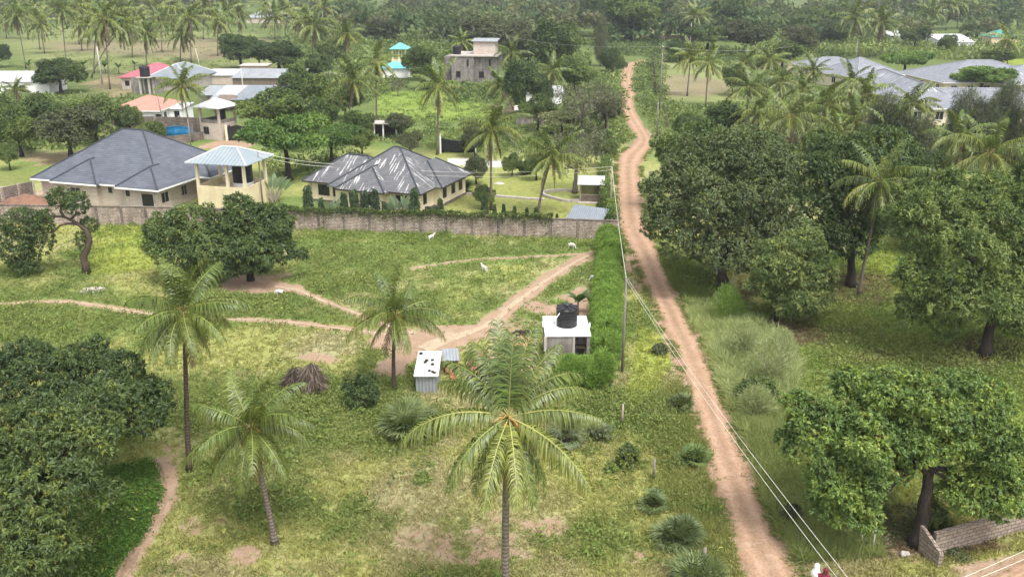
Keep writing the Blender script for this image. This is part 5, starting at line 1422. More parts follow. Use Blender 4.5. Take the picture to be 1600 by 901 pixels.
# turquoise gazebo and roof
p_ = gp(613, 98); tg = thing('turquoise_gazebo', 'cream pillared gazebo with turquoise pyramid roof', 'gazebo', p_, -.1)
for x in (0, 2.0, 4.2):
    for y in (0, 4.2): sub(tg, 'column', M['cream_light'], lambda mb: mb.box(x, y, 0, x+.4, y+.4, 4.3))
mb = MB(); hip_shape(mb, -.8, -.8, 5.4, 5.4, 4.3, 1.9, 3.1, .1); mb.build('roof', M['turquoise'], tg)
sub(tg, 'base', M['cream'], lambda mb: mb.box(-.2, -.2, 0, 4.8, 4.8, .9))
hip_house('low house with turquoise roof half hidden by palms', 593, 107, 2.6, 0, 8, 7, 1.6, 'turquoise', 'white')
shed_house('pale flat roofed shed right of the turquoise roofs', 621, 108, 2.2, 0, 5.5, 5, .3, 'tin_bright', 'white', 'shed', 'shed')
hip_house('distant pale house with grey white roof beyond the palm grove', 383, 28, 3.0, 0, 22, 22, 5.5, 'tin_grey', 'brick_white')
shed_house('grey block store with an opening among the garden trees', 803, 172, 3.0, -2, 6.2, 5, .2, 'concrete_pale', 'concrete', 'store', 'outbuilding')
shed_house('white walled house glimpsed behind the grey spreading tree', 820, 146, 3.0, 0, 8.5, 7, .8, 'tin_bright', 'white')
# ------------------------------------------------------------------ large pale grey roofed compound at the right
def poly_hip(label, c0, rz, W, D, ze, rise, mat='tile_grey', run=None, wins=(), cap='ridge_grey', wall='cream_light'):
    root = thing('villa', label, 'villa', (c0[0], c0[1], 0), math.radians(rz))
    mb = MB(); hp = hip_shape(mb, 0, 0, W, D, ze, rise, run, .18); mb.build('roof', M[mat], root)
    ridge_caps(hp, M[cap], root, .13); fascia(0, 0, W, D, ze, M['white'], root)
    MB().box(.8, .8, 0, W-.8, D-.8, ze-.19).build('wall', M[wall], root)
    for x, z, w, h, f in wins: window(root, x if f == 'f' else (W-.8 if f == 'r' else .8), .8 if f == 'f' else x, z, w, h, f, M['white'])
    return root
ww = [(2.5+3.2*i, 1.0, 1.4, 1.4, 'f') for i in range(4)]
poly_hip('left wing villa of the pale grey roofed compound', (80.5, 250), 2, 17, 13, 3.2, 2.2, wins=((2, 1, 1.3, 1.4, 'l'), (6, 1, 1.3, 1.4, 'l'), (3, 1, 1.5, 1.4, 'f')))
poly_hip('tall peaked villa with grey hip roof behind the palms', (85.2, 226), 24, 16, 15.5, 3.2, 3.9, wins=ww+[(3, 1, 1.3, 1.4, 'l'), (8, 1, 1.3, 1.4, 'l')])
poly_hip('long grey roofed villa wing marked with white streaks', (76.2, 177), -6, 13, 44, 3.204, 3.3, 'tile_grey_streak', wins=[(4+5*i, 1, 1.4, 1.4, 'l') for i in range(7)])
poly_hip('wide front villa with grey roof behind the feathery trees', (75.3, 173), -1, 34, 19, 3.2, 2.7, 'tile_grey', wins=[(2+4.2*i, 1.0, 1.5, 1.5, 'f') for i in range(7)])
poly_hip('separate grey hip roofed villa right of the bright green tree', (101.5, 215), 3, 30, 24, 3.2, 4.0, wins=[(2.5+4*i, 1, 1.4, 1.4, 'f') for i in range(6)]+[(3+4*i, 1, 1.4, 1.4, 'l') for i in range(5)])
poly_hip('grey roofed villa cut by the right edge of the frame', gp(1568, 132, 3.2), 2, 24, 20, 3.2, 3.4, 'tile_grey_streak')
pwl = thing('pale_wall', 'pale pink wall at the left end of the grey roofed compound', 'wall', gp(1240, 118)); sub(pwl, 'wall_panel', M['cream_light'], lambda mb: wall_run(mb, [loc(gp(x, y), pwl) for x, y in ((1228, 116), (1262, 120), (1282, 126))], 2.2))
shed_house('bright white roof among far trees, larger one on the right', 1466, 63, 2.6, 0, 14, 12, 1.6, 'tin_bright', 'white'); shed_house('bright white roof adjoining the larger far white roof', 1490, 66, 2.6, 0, 8.5, 12, 1.5, 'tin_bright', 'white')
shed_house('small bright white roof far right behind palms', 1393, 57, 2.6, 0, 8, 12, 1.6, 'tin_bright', 'white')
shed_house('tiny white roof deep in the far wood', 1204, 24, 2.6, 0, 10, 20, 3.5, 'tin_bright', 'white'); shed_house('second tiny white roof beside the first in the far wood', 1234, 29, 2.6, 0, 8, 14, 3, 'tin_bright', 'white')
hip_house('far cream house with green roof beside a dark palm', 1549, 58, 4.0, 0, 12, 10, 2.5, 'green_roof', 'cream')
# ------------------------------------------------------------------ the four near palms
def fr(azd, e0, bend, L, hang=.8, t=.3, dead=False, side=0.0, nl=84, lw=.074, seed=0, ll=.27):
    rg = np.random.default_rng(int(abs(azd*7+e0*3+seed+5000)))
    cl = PDEAD*1.0 if dead else PGREEN*(1-t)+PYEL*t
    return dict(az=math.radians(azd), e0=math.radians(e0), bend=bend*rg.uniform(.85, 1.2), L=L*(.8 if e0 > 45 else .9)*rg.uniform(.86, 1.06), nl=nl, lw=lw*(.72 if e0 > 45 else 1), cl=cl, cr=PDEAD*1.2 if dead else PRACH*(.65+.75*t), hang=hang, side=side, ll=ll, rg=rg)
b3 = gp(790, 990); t3 = at(795, 652, b3[1])
F3 = [fr(80, 80, .4, 4.6, .3, .05), fr(105, 74, .5, 4.9, .35, .0), fr(62, 70, .6, 4.9, .4, .1), fr(128, 64, .75, 4.9, .5, .1), fr(40, 60, .8, 4.9, .5, .1), fr(152, 58, .9, 4.8, .55, .1), 
      fr(95, 56, .7, 4.9, .5, .05), fr(118, 44, .9, 4.8, .6, .1), fr(145, 40, 1.0, 4.9, .7, .15), fr(42, 38, 1.0, 4.9, .7, .15), fr(25, 36, 1.0, 4.8, .9, .2),
      fr(90, 30, .9, 4.6, .8, .1), fr(-8, 22, .75, 4.9, 1.0, .3), fr(186, 20, 1.25, 4.9, 1.0, .3, side=.15), 
      fr(-40, 0, .95, 4.9, 1.2, .45), fr(-84, -6, 1.05, 4.6, 1.2, .55), fr(-106, -10, 1.05, 4.8, 1.2, .45), fr(-140, -6, 1.1, 4.5, 1.2, .15), fr(-62, -38, .7, 4.2, 1.2, .1), fr(-120, -46, .6, 3.9, 1.1, .1), fr(-90, -60, .4, 3.6, 1.0, .4, True), fr(215, -40, .7, 3.8, 1.1, .1), fr(-30, -45, .6, 3.8, 1.1, .1)]
palm_near('largest coconut palm in the centre foreground, straight trunk cut by the frame bottom', b3, t3, F3, .19, 'near coconut palms', 3)
b1 = gp(298, 735); t1 = at(286, 488, b1[1])
palm_near('tall slender coconut palm with dark swollen foot at the near left', b1, t1, frond_set(26, 3.9, 72, .058, 41, 3, .3, -62, 80, .29), .16, 'near coconut palms', 5, True)
b2 = gp(428, 850); t2 = at(392, 668, b2[1])
palm_near('short leaning coconut palm on bare sandy ground at lower left', b2, t2, frond_set(26, 3.6, 72, .055, 52, 4, -.3, -66, 84, .3), .16, 'near coconut palms', 8)
b4 = gp(615, 607); t4 = at(619, 492, b4[1])
palm_near('dark stemmed coconut palm beside the white roofed yard shed', b4, t4, frond_set(22, 4.1, 62, .065, 63, 2, .4, -48, 78, .27), .15, 'near coconut palms', 9, True)
# the palms among the trees at the right
b6 = gp(1342, 462); t6 = at(1376, 285, b6[1])
palm_near('tall leaning coconut palm between the two big right hand trees', b6, t6, frond_set(25, 4.4, 52, .075, 71, 3, .35, -58, 80, .26), .15, 'tall palms among the right trees', 11)
b7 = gp(1240, 300); t7 = at(1235, 183, b7[1])
palm_near('bushy coconut palm rising behind the big roadside tree', b7, t7, frond_set(27, 5.4, 46, .09, 83, 4, .2, -70, 82, .26), .18, 'tall palms among the right trees', 12)
b8 = gp(1548, 380); t8 = at(1546, 240, b8[1])
palm_near('coconut palm with wind swept fronds near the right edge', b8, t8, frond_set(26, 5.6, 52, .08, 91, 2, -.5, -40, 84, .26), .18, 'tall palms among the right trees', 13)

# ------------------------------------------------------------------ mid and far palms: crown, base
MIDP = [((685, 135), (683, 242), 'm1', 5.4, 'tall coconut palm with one yellow frond behind the garden'), ((769, 203), (767, 328), 'm0', 5.2, 'tall straight coconut palm beside the cream house lawn'),
        ((863, 246), (839, 336), 'm2', 4.9, 'leaning coconut palm on the mown lawn'), ((783, 133), (803, 172), 'm2', 5.6, 'spreading coconut palm before the unfinished building'),
        ((863, 112), (861, 166), 'm1', 5.2, 'coconut palm with open crown left of the spreading grey tree'), ((553, 128), (543, 200), 'm0', 6.2, 'broad coconut palm left of the turquoise gazebo'),
        ((588, 97), (589, 190), 'm1', 5.4, 'slim coconut palm on a pale bare trunk before the turquoise roofs'), ((541, 55), (540, 122), 'm2', 6.5, 'bushy coconut palm above the end of the brown field'),
        ((285, 135), (300, 222), 'm0', 5.0, 'young coconut palm beside the faded red roofed house'), ((25, 140), (26, 168), 'm2', 3.5, 'stubby palm in front of the white shed at left'),
        ((800, 84), (800, 128), 'm1', 6.0, 'feathery coconut palm right of the roof room'), ((722, 66), (722, 110), 'f0', 5.0, 'small palm left of the roof room'),
        ((1079, 90), (1074, 150), 'm0', 5.6, 'left coconut palm of the pair by the pale field'), ((1108, 98), (1102, 168), 'm1', 5.4, 'right coconut palm of the pair by the pale field'),
        ((1172, 138), (1166, 195), 'm2', 6.0, 'bushy coconut palm left of the brown fenced plot'), ((1203, 95), (1203, 150), 'm0', 5.6, 'coconut palm before the left end of the grey compound'),
        ((1166, 95), (1166, 150), 'm1', 4.6, 'small coconut palm behind the bushy one by the plot'),
        ((1271, 112), (1270, 160), 'm0', 4.6, 'yellowish palm in front of the left grey villa'), ((1329, 128), (1326, 190), 'm1', 5.2, 'dark fronded palm in front of the peaked grey villa'),
        ((1292, 165), (1290, 240), 'm2', 5.4, 'pale fronded palm low in front of the grey villas'), ((1335, 185), (1330, 250), 'm0', 5.0, 'low palm below the streaked grey roof'), ((1425, 165), (1424, 235), 'm2', 5.2, 'spiky palm rising before the front grey villa'),
        ((1255, 140), (1252, 215), 'm1', 5.0, 'slanting palm crown between the villas and the bushy palm'),
        ((1337, 27), (1343, 92), 'f1', 8.2, 'left of two tall far palms above the bright green trees'), ((1378, 36), (1380, 92), 'f0', 8.4, 'right of two tall far palms above the bright green trees'),
        ((1455, 22), (1450, 62), 'f2', 8.2, 'tall palm just left of the large far white roof'), ((1575, 62), (1574, 100), 'f1', 7.4, 'dark drooping palm by the yellow field at the right edge'),
        ((1086, 25), (1050, 68), 'f2', 7.2, 'left palm standing over the dark flat topped tree'), ((1119, 18), (1110, 60), 'f0', 7.2, 'right palm standing over the dark flat topped tree'), ((640, 45), (640, 60), 'f2', 4, 'low far palm between dark woods')]
for c, b, k, s, l in MIDP[:-1]: palm(l, c, b, k, 'coconut palms among the houses', s)
FRONT = [((25, 24), (41, 108)), ((62, 38), (70, 84)), ((97, 16), (104, 100)), ((126, 40), (128, 80)), ((163, 30), (172, 140)), ((207, 42), (207, 90)), ((228, 52), (229, 104)), ((253, 34), (253, 82)), ((283, 52), (282, 96)), ((296, 28), (299, 100)), ((341, 34), (340, 88)), ((192, 40), (143, 122)), ((150, 46), (147, 115)), ((55, 20), (63, 78))]
BACK = [((8, 30), (10, 60)), ((40, 14), (44, 62)), ((120, 14), (124, 70)), ((150, 14), (152, 66)), ((187, 14), (188, 62)), ((214, 6), (216, 60)), ((240, 18), (243, 66)), ((268, 10), (270, 56)), ((318, 14), (318, 62)), ((352, 20), (352, 66)), ((373, 22), (374, 60)), ((415, 10), (416, 44)), ((445, 18), (446, 60)), ((466, 28), (466, 74)), ((490, 40), (488, 92)), ((505, 12), (505, 52)), ((78, 6), (80, 56)), ((428, 26), (430, 62))]
FRONT.sort(key=lambda q: q[0][0]); BACK.sort(key=lambda q: q[0][0])
for i, (c, b) in enumerate(FRONT): palm('tall coconut palm in the nearer row of the upper left grove, '+ordinal(i, len(FRONT)), c, b, 'f%d' % (i % 3), 'palms of the upper left grove', 7.2+.9*((i*7) % 5)/5, .19)
for i, (c, b) in enumerate(BACK): palm('far coconut palm in the back row behind the brown field, '+ordinal(i, len(BACK)), c, b, 'f%d' % ((i+1) % 3), 'palms behind the brown field', 8.6+1.2*((i*7) % 5)/5, .22)
TOPR = [((810, 10), (812, 40)), ((1000, 20), (1000, 50)), ((1215, 8), (1213, 38)), ((1280, 8), (1283, 40)), ((1316, 6), (1320, 42)), ((1390, 10), (1396, 36)), ((1418, 4), (1424, 32)), ((1480, 8), (1478, 48)), ((1494, 4), (1496, 46)), ((1528, 14), (1526, 44)), ((1556, 6), (1556, 34)), ((1590, 10), (1590, 40)), ((1170, 18), (1172, 42))]
for c, b, k, s, l in [((1352, 150), (1350, 215), 'f0', 5.6, 'coconut palm left of the low palm below the streaked roof'), ((1390, 205), (1388, 268), 'm1', 5.4, 'low spreading palm under the front villa eave'), ((1310, 208), (1310, 262), 'm2', 5.2, 'lowest palm between the bushy palm and leaning palm'), ((1220, 128), (1219, 185), 'm0', 5.0, 'palm just left of the slanting palm crown'), ((1185, 176), (1184, 232), 'm2', 5.2, 'low palm in front of the brown fenced plot'), ((1500, 215), (1500, 285), 'm1', 5.4, 'low palm beside the wind swept palm')]: palm(l, c, b, k, 'coconut palms among the houses', s)
TOPR.sort(key=lambda q: q[0][0])
for i, (c, b) in enumerate(TOPR): palm('distant coconut palm above the wood at the upper right, '+ordinal(i, len(TOPR)), c, b, 'f%d' % (i % 3), 'distant palms at the upper right', 9+1.5*((i*3) % 4)/4, .24)

# ------------------------------------------------------------------ near broadleaved trees (each lobe: centre px, half sizes px, depth offset m)
big_tree('mango_tree', 'dense dark mango tree filling the lower left corner', (40, 905), [(35, 690, 90, 66, 1), (115, 695, 72, 56, -.5), (20, 790, 95, 72, -2), (88, 765, 72, 60, -2), (25, 860, 85, 60, -3), (-40, 740, 90, 90, 0), (150, 650, 52, 42, 2.0), (70, 835, 50, 45, -3)],
         r0=.4, tips=7600, per=9, L=.21, W=.09, cols=[(.034, .06, .018), (.14, .19, .048)], seed=1, young=.09)
big_tree('mango_tree', 'dark spreading mango tree beside the slender left palm', (120, 770), [(60, 590, 70, 46, 3.5), (130, 580, 66, 44, 3), (190, 615, 66, 52, 1.5), (215, 640, 50, 52, 0), (20, 620, 60, 45, 2), (150, 640, 70, 50, .5), (-30, 620, 60, 60, 2)],
         r0=.4, tips=6200, per=9, L=.21, W=.09, cols=DARK, seed=2, young=.04)
big_tree('mango_tree', 'left half of the dark mango pair below the coral wall', (312, 437), [(262, 365, 30, 32, 0), (300, 350, 40, 34, .5), (330, 390, 40, 38, -1.5), (282, 400, 42, 30, -1), (345, 360, 28, 30, 1)], r0=.32, tips=3000, per=8, L=.32, W=.14, cols=DARK, seed=3, young=.03)
big_tree('mango_tree', 'right half of the dark mango pair below the coral wall', (392, 438), [(385, 345, 36, 32, .5), (425, 358, 34, 34, 0), (400, 395, 44, 36, -1.5), (370, 405, 36, 28, -1), (440, 390, 26, 26, 0), (372, 318, 20, 18, 1), (472, 398, 10, 12, 0), (360, 375, 30, 36, 0)], r0=.32, tips=3600, per=8, L=.32, W=.14, cols=DARK, seed=4, young=.03)
big_tree('crooked_tree', 'bare crooked trunked tree leaning left at the field edge', (136, 428), [(38, 350, 34, 26, 0), (22, 385, 32, 34, -.5), (58, 375, 24, 34, .3), (36, 412, 22, 20, -.5), (96, 310, 22, 17, .3), (118, 318, 22, 20, 0), (130, 375, 13, 16, .2), (138, 352, 12, 12, .6)],
         [(132, 402, 0), (136, 385, 0), (137, 365, 0), (124, 350, 0), (105, 343, 0)], .42, 2300, 8, .28, .12, DARK, seed=5, bark='bark_grey', r1=None) if 0 else None
def crooked():
    base = gp(136, 428); Y = base[1]
    root = thing('crooked_tree', 'tree with bare twisted trunk leaning left over the field', 'tree', base)
    P = lambda x, y, d=0: at(x, y, Y+d)-base
    mb = MB()
    mb.tube([(0, 0, -.05), P(133, 412), P(130, 400), P(137, 388), P(140, 372), P(134, 358), P(122, 350), P(110, 343), P(98, 338)], [.46, .34, .36, .3, .26, .25, .18, .15, .1], 10)
    mb.tube([P(122, 350), P(106, 349), P(94, 352), P(84, 362), P(60, 366)], [.15, .12, .1, .08, .04], 7)
    mb.tube([P(100, 340), P(95, 330), P(96, 318), P(100, 308)], [.17, .14, .1, .04], 7); mb.tube([P(110, 343), P(118, 335), P(120, 322)], [.14, .1, .04], 6); mb.tube([P(98, 338), P(84, 338), P(60, 345), P(36, 352)], [.14, .12, .08, .04], 6)
    mb.tube([P(138, 385), P(131, 375), P(130, 365)], [.2, .12, .05], 6); mb.tube([P(60, 366), P(40, 385), P(32, 405)], [.1, .07, .03], 5)
    mb.build('trunk', M['palm_bark_dark'], root, True)
    lobes = []
    for px, py, rx, rz, dy in [(36, 348, 32, 24, 0), (22, 380, 32, 32, -.5), (60, 368, 22, 34, .3), (38, 408, 22, 20, -.5), (70, 345, 14, 18, 0), (94, 308, 20, 15, .3), (118, 316, 20, 18, 0), (130, 376, 11, 17, .2), (140, 350, 12, 11, .6)]:
        c = at(px, py, Y+dy); m = mpp(c); lobes.append((*(c-base), rx*m, rx*m*.9, rz*m))
    lobes = [(a[0], a[1], a[2], *a[3:]) for a in lobes]
    V, F, C = crown_arrays(lobes, 2300, 8, .27, .11, DARK, rg=np.random.default_rng(55), young=.05)
    np_mesh('crown', V, F, C, M['leaf'], root)
crooked()
big_tree('mango_tree', 'big dense tree overhanging the red earth road', (1132, 458), [(1090, 255, 60, 42, 2), (1150, 235, 60, 42, 3), (1050, 300, 46, 46, 0), (1110, 320, 66, 58, -1), (1190, 290, 60, 56, 1), (1070, 370, 52, 42, -1.5), (1140, 390, 66, 42, -2), (1220, 350, 42, 50, 1), (1040, 345, 32, 34, -1), (1185, 400, 45, 34, -1)],
         [(1128, 430, 0), (1132, 395, 0), (1130, 350, 0)], .5, 8500, 8, .30, .125, OLIVE+[] if 0 else [(.045, .07, .026), (.135, .175, .062)], seed=6, young=.03)
big_tree('mango_tree', 'small rounded mango tree in front of the big roadside tree', (1213, 502), [(1240, 385, 40, 28, .5), (1215, 420, 46, 34, -.5), (1265, 425, 36, 38, 0), (1195, 445, 30, 24, -.5), (1245, 470, 46, 32, -1), (1280, 460, 20, 26, 0)], [(1212, 480, 0), (1220, 450, 0)], .2, 4200, 9, .25, .09, LIGHT, seed=7, young=.22, young_col=(.26, .3, .09))
big_tree('mango_tree', 'shadowy tree with a bare dark trunk behind the leaning palm', (1331, 447), [(1310, 250, 60, 40, 3), (1370, 240, 56, 38, 4), (1290, 300, 52, 52, 1), (1350, 330, 60, 52, 1), (1400, 300, 40, 46, 2), (1330, 370, 50, 38, -1), (1300, 380, 32, 30, -1)], [(1330, 420, 0), (1332, 380, 0)], .45, 4600, 8, .34, .14, DARK, seed=8, young=.05)
big_tree('mango_tree', 'largest many lobed tree at the right, trunk leaning over grass', (1536, 556), [(1470, 330, 70, 45, 2), (1550, 320, 60, 44, 3), (1430, 350, 40, 48, 0), (1500, 400, 70, 55, -1), (1580, 390, 60, 60, 1), (1440, 440, 45, 45, -1), (1420, 490, 25, 26, -1), (1510, 470, 55, 38, -3), (1560, 470, 45, 45, -1), (1620, 440, 60, 80, 2), (1480, 505, 30, 26, -2), (1600, 500, 45, 34, 0)],
         [(1545, 525, 0), (1556, 480, 0), (1540, 430, 0)], .4, 8600, 9, .3, .105, MID, seed=9, young=.2, young_col=(.2, .25, .065))
big_tree('cashew_tree', 'broad bright leaved tree with curved black trunk by the block wall', (1432, 853), [(1360, 620, 62, 40, 1.5), (1440, 625, 66, 42, 1), (1520, 625, 58, 42, 1), (1275, 690, 56, 60, 0), (1350, 690, 70, 50, -.5), (1440, 690, 60, 40, 0), (1545, 690, 58, 56, 0), (1300, 755, 50, 36, -1), (1345, 770, 40, 46, -1.2), (1530, 765, 48, 46, -.5), (1580, 730, 36, 40, 0), (1250, 640, 30, 30, 1), (1290, 785, 40, 30, -1), (1352, 805, 30, 30, -1), (1495, 775, 34, 30, -.5), (1565, 785, 36, 34, -.5), (1400, 735, 30, 22, -1)],
         [(1440, 815, 0), (1447, 770, 0), (1452, 740, 0), (1432, 720, 0)], .36, 9800, 9, .2, .105, [(.05, .095, .022), (.165, .245, .05)], seed=10, young=.2, young_col=(.21, .275, .05), inner=.3)
big_tree('small_tree', 'slender shaded sapling in front of the block wall', (1462, 835), [(1462, 800, 18, 16, 0), (1470, 815, 14, 12, .2), (1455, 812, 10, 10, -.2)], None, .05, 260, 7, .2, .1, MID, seed=11)

# ------------------------------------------------------------------ background trees: label, px, top, base, width, kind
T = [
 ('dark round tree beside the white roofed shed at left', 96, 92, 146, 84, 'dark'), ('dark tree cut by the left edge above the white shed', -4, 68, 106, 46, 'dark'),
 ('tree with grey green crown left of the blue roofed house', 112, 168, 250, 118, 'olive'), ('leafy tree at the left edge below the white shed', 34, 172, 245, 84, 'round'), ('bright green bushy tree below the white shed', 78, 148, 215, 90, 'light'),
 ('yellow green tree before the compound wall, left of the red roof', 152, 150, 225, 80, 'light'), ('pale leafy tree at the left edge, above the leafy tree', 8, 150, 205, 60, 'light'), ('light green tree in front of the compound wall', 206, 165, 218, 46, 'light'), ('low bush behind the blue roof beside the tarpaulin', 240, 190, 222, 56, 'bush'),
 ('young tree left of the blue roof on the grass', 16, 222, 266, 36, 'round'),
 ('wide flat crowned bright green tree between the cream tower and cream house', 452, 186, 282, 140, 'flat'), ('second flat crowned bright tree behind the wide one', 520, 192, 262, 90, 'flat'), ('dense mid green tree behind the wide flat tree', 430, 143, 212, 112, 'round'), ('round green tree right of the low iron roofs', 478, 106, 176, 80, 'round'),
 ('dark tree at the right end of the brown field', 378, 52, 108, 74, 'dark'), ('dark bushy tree beside the tan mud house', 436, 66, 112, 96, 'dark'), ('dark tree right of the iron roofed sheds', 497, 84, 128, 50, 'dark'),
 ('dark tree far above the turquoise gazebo', 566, 22, 62, 60, 'dark'), ('pale wooded bush mass left of the turquoise roofs', 520, 60, 96, 60, 'light'), ('dark tree behind the unfinished building, left', 696, 24, 66, 66, 'dark'), ('wide grey green tree behind the roof room', 762, 30, 100, 110, 'olive'), ('dark shrubby tree left of the unfinished building', 655, 72, 126, 60, 'round'), ('low dark tree right of the turquoise gazebo', 668, 100, 140, 56, 'dark'),
 ('big dark crowned tree left of the road bend', 862, 34, 124, 96, 'dark'), ('olive tree beside the big crown left of the road bend', 826, 48, 112, 62, 'olive'), ('wispy grey casuarina by the road bend', 938, 22, 104, 34, 'tall'), ('huge round tree beyond the road bend', 985, -14, 68, 100, 'round'), ('tall dark tree left of the huge round tree', 930, -8, 58, 60, 'dark'),
 ('bluish tree beyond the far brown fence', 1040, -8, 42, 60, 'dark'), ('dark flat topped tree under two palms', 1104, 36, 84, 84, 'flatdark'), ('round tree right of the flat topped tree', 1168, 32, 88, 80, 'olive'), ('dark tree behind the flat topped tree', 1140, -2, 62, 76, 'dark'), ('green tree at the upper right wood edge', 1268, 14, 60, 70, 'round'),
 ('green round tree over the store and lawn', 812, 98, 182, 66, 'dark'), ('dark tree beside the grey block store', 846, 112, 178, 40, 'dark'), ('spreading bare grey tree left of the road', 908, 124, 214, 116, 'grey'), ('second grey leafless tree nearer the road', 948, 128, 210, 60, 'grey'), ('small tree with cream blossom before the grey tree', 878, 173, 214, 84, 'pale'),
 ('thin grey tree leaning over the garden hut', 898, 190, 302, 110, 'grey'), ('hedge tree at the creeper wall top', 945, 208, 262, 44, 'round'), ('dark shrub tree right of the road bend', 955, 70, 112, 46, 'bushdark'),
 ('small dark garden tree beside the cream house', 744, 244, 288, 40, 'olive'), ('light leaved garden tree behind the lawn palm', 800, 240, 276, 36, 'light'), ('dark garden shrub behind the leaning lawn palm', 838, 240, 282, 40, 'light'), ('garden shrub with reddish leaves by the pale wall', 824, 250, 272, 30, 'bush'), ('lime green bush in the corner of the two walls', 940, 308, 350, 24, 'bush'), ('small pale tree on the lawn before the wall', 757, 290, 326, 40, 'light'),
 ('bright green tree between the two grey roofed villas', 1412, 78, 124, 86, 'flat'), ('bright flat tree before the separate grey villa', 1530, 104, 150, 96, 'flat'), ('dark round tree among the bushes above the villas', 1302, 36, 74, 56, 'dark'), ('dark bush tree above the right villa', 1556, 76, 108, 56, 'round'), ('grey green tree left of the far white roof', 1428, 40, 76, 50, 'round'), ('small dark tree in front of the far white roof', 1478, 54, 84, 32, 'dark'), ('yellow green slim tree right of the far white roof', 1540, 28, 62, 36, 'light'),
 ('tree with broad green crown behind the big roadside tree', 1072, 196, 330, 130, 'round'), ('dense green tree behind the bushy palm', 1182, 214, 340, 130, 'dark'), ('lighter green tree left of the wind swept palm', 1292, 206, 310, 110, 'round'), ('green tree below the wind swept palm', 1470, 262, 400, 130, 'round'), ('dark tree filling the right edge above the largest tree', 1590, 250, 400, 110, 'round'), ('green tree behind the leaning palm crown', 1415, 232, 360, 100, 'dark'),
 ('feathery casuarina left of the front villa', 1375, 150, 262, 90, 'tall'), ('feathery casuarina before the middle of the front villa', 1432, 178, 270, 70, 'tall'), ('feathery casuarina before the front villa windows', 1492, 140, 258, 66, 'tall'), ('feathery casuarina at the right end of the front villa', 1560, 122, 250, 86, 'tall'), ('tall feathery casuarina at the right edge', 1604, 112, 262, 60, 'tall'), ('olive tree below the streaked villa roof', 1345, 205, 285, 84, 'olive'),
 ('olive tree before the left end of the front villa', 1400, 168, 268, 66, 'olive'), ('feathery casuarina between the front villa windows', 1525, 150, 262, 60, 'tall'),
 ('dark tree right of the pair of field palms', 1145, 100, 150, 40, 'dark'), ('young light tree right of the road pole', 1075, 178, 232, 50, 'light'), ('green tree below the pale field', 1130, 160, 222, 66, 'round'),
 ('round tree at the upper end of the bright garden', 540, 134, 186, 64, 'round'), ('bushy tree left of the bright garden, below the palm', 506, 160, 214, 60, 'round'), ('olive tree beside the dark tree far above the turquoise gazebo', 602, 28, 66, 56, 'olive'), ('round tree between the far woods and the roof room', 735, 40, 84, 60, 'round'), ('olive tree just behind the roof room', 800, 36, 92, 76, 'olive'),
 ('round green tree below the big crown left of the road', 898, 92, 150, 66, 'round'), ('light bushy tree on the left road bank', 946, 152, 206, 50, 'light'), ('dense tree behind the pale flowered tree', 840, 150, 206, 56, 'round'), ('small round tree right of the far road pole', 1062, 62, 98, 46, 'round'), ('green tree above the pale pink wall', 1222, 66, 108, 64, 'round'), ('olive tree beyond the scrub above the left villa', 1246, 40, 84, 60, 'olive'), ('round tree left of the shadowy porch shelter', 566, 200, 246, 46, 'round'), ('leafy tree right of the black shade net', 742, 196, 246, 44, 'olive'), ('round tree above the tan mud house', 406, 62, 104, 44, 'dark'),
 ('dark sparse tree standing in the bright garden', 622, 122, 150, 30, 'grey'), ('shrubby tree beside the bright garden', 628, 178, 216, 50, 'olive'), ('green tree between the house and the garden field', 560, 172, 226, 60, 'round'), ('leafy tree behind the charcoal roofed house', 640, 206, 244, 46, 'olive'),
]
for l, px, top, base, w, k in T: tree(l, px, top, base, w, k, {'tall': 'casuarina_tree', 'bush': 'shrub', 'bushdark': 'shrub'}.get(k, 'broadleaf_tree'), 'shrub' if k.startswith('bush') else 'tree', 'background trees')

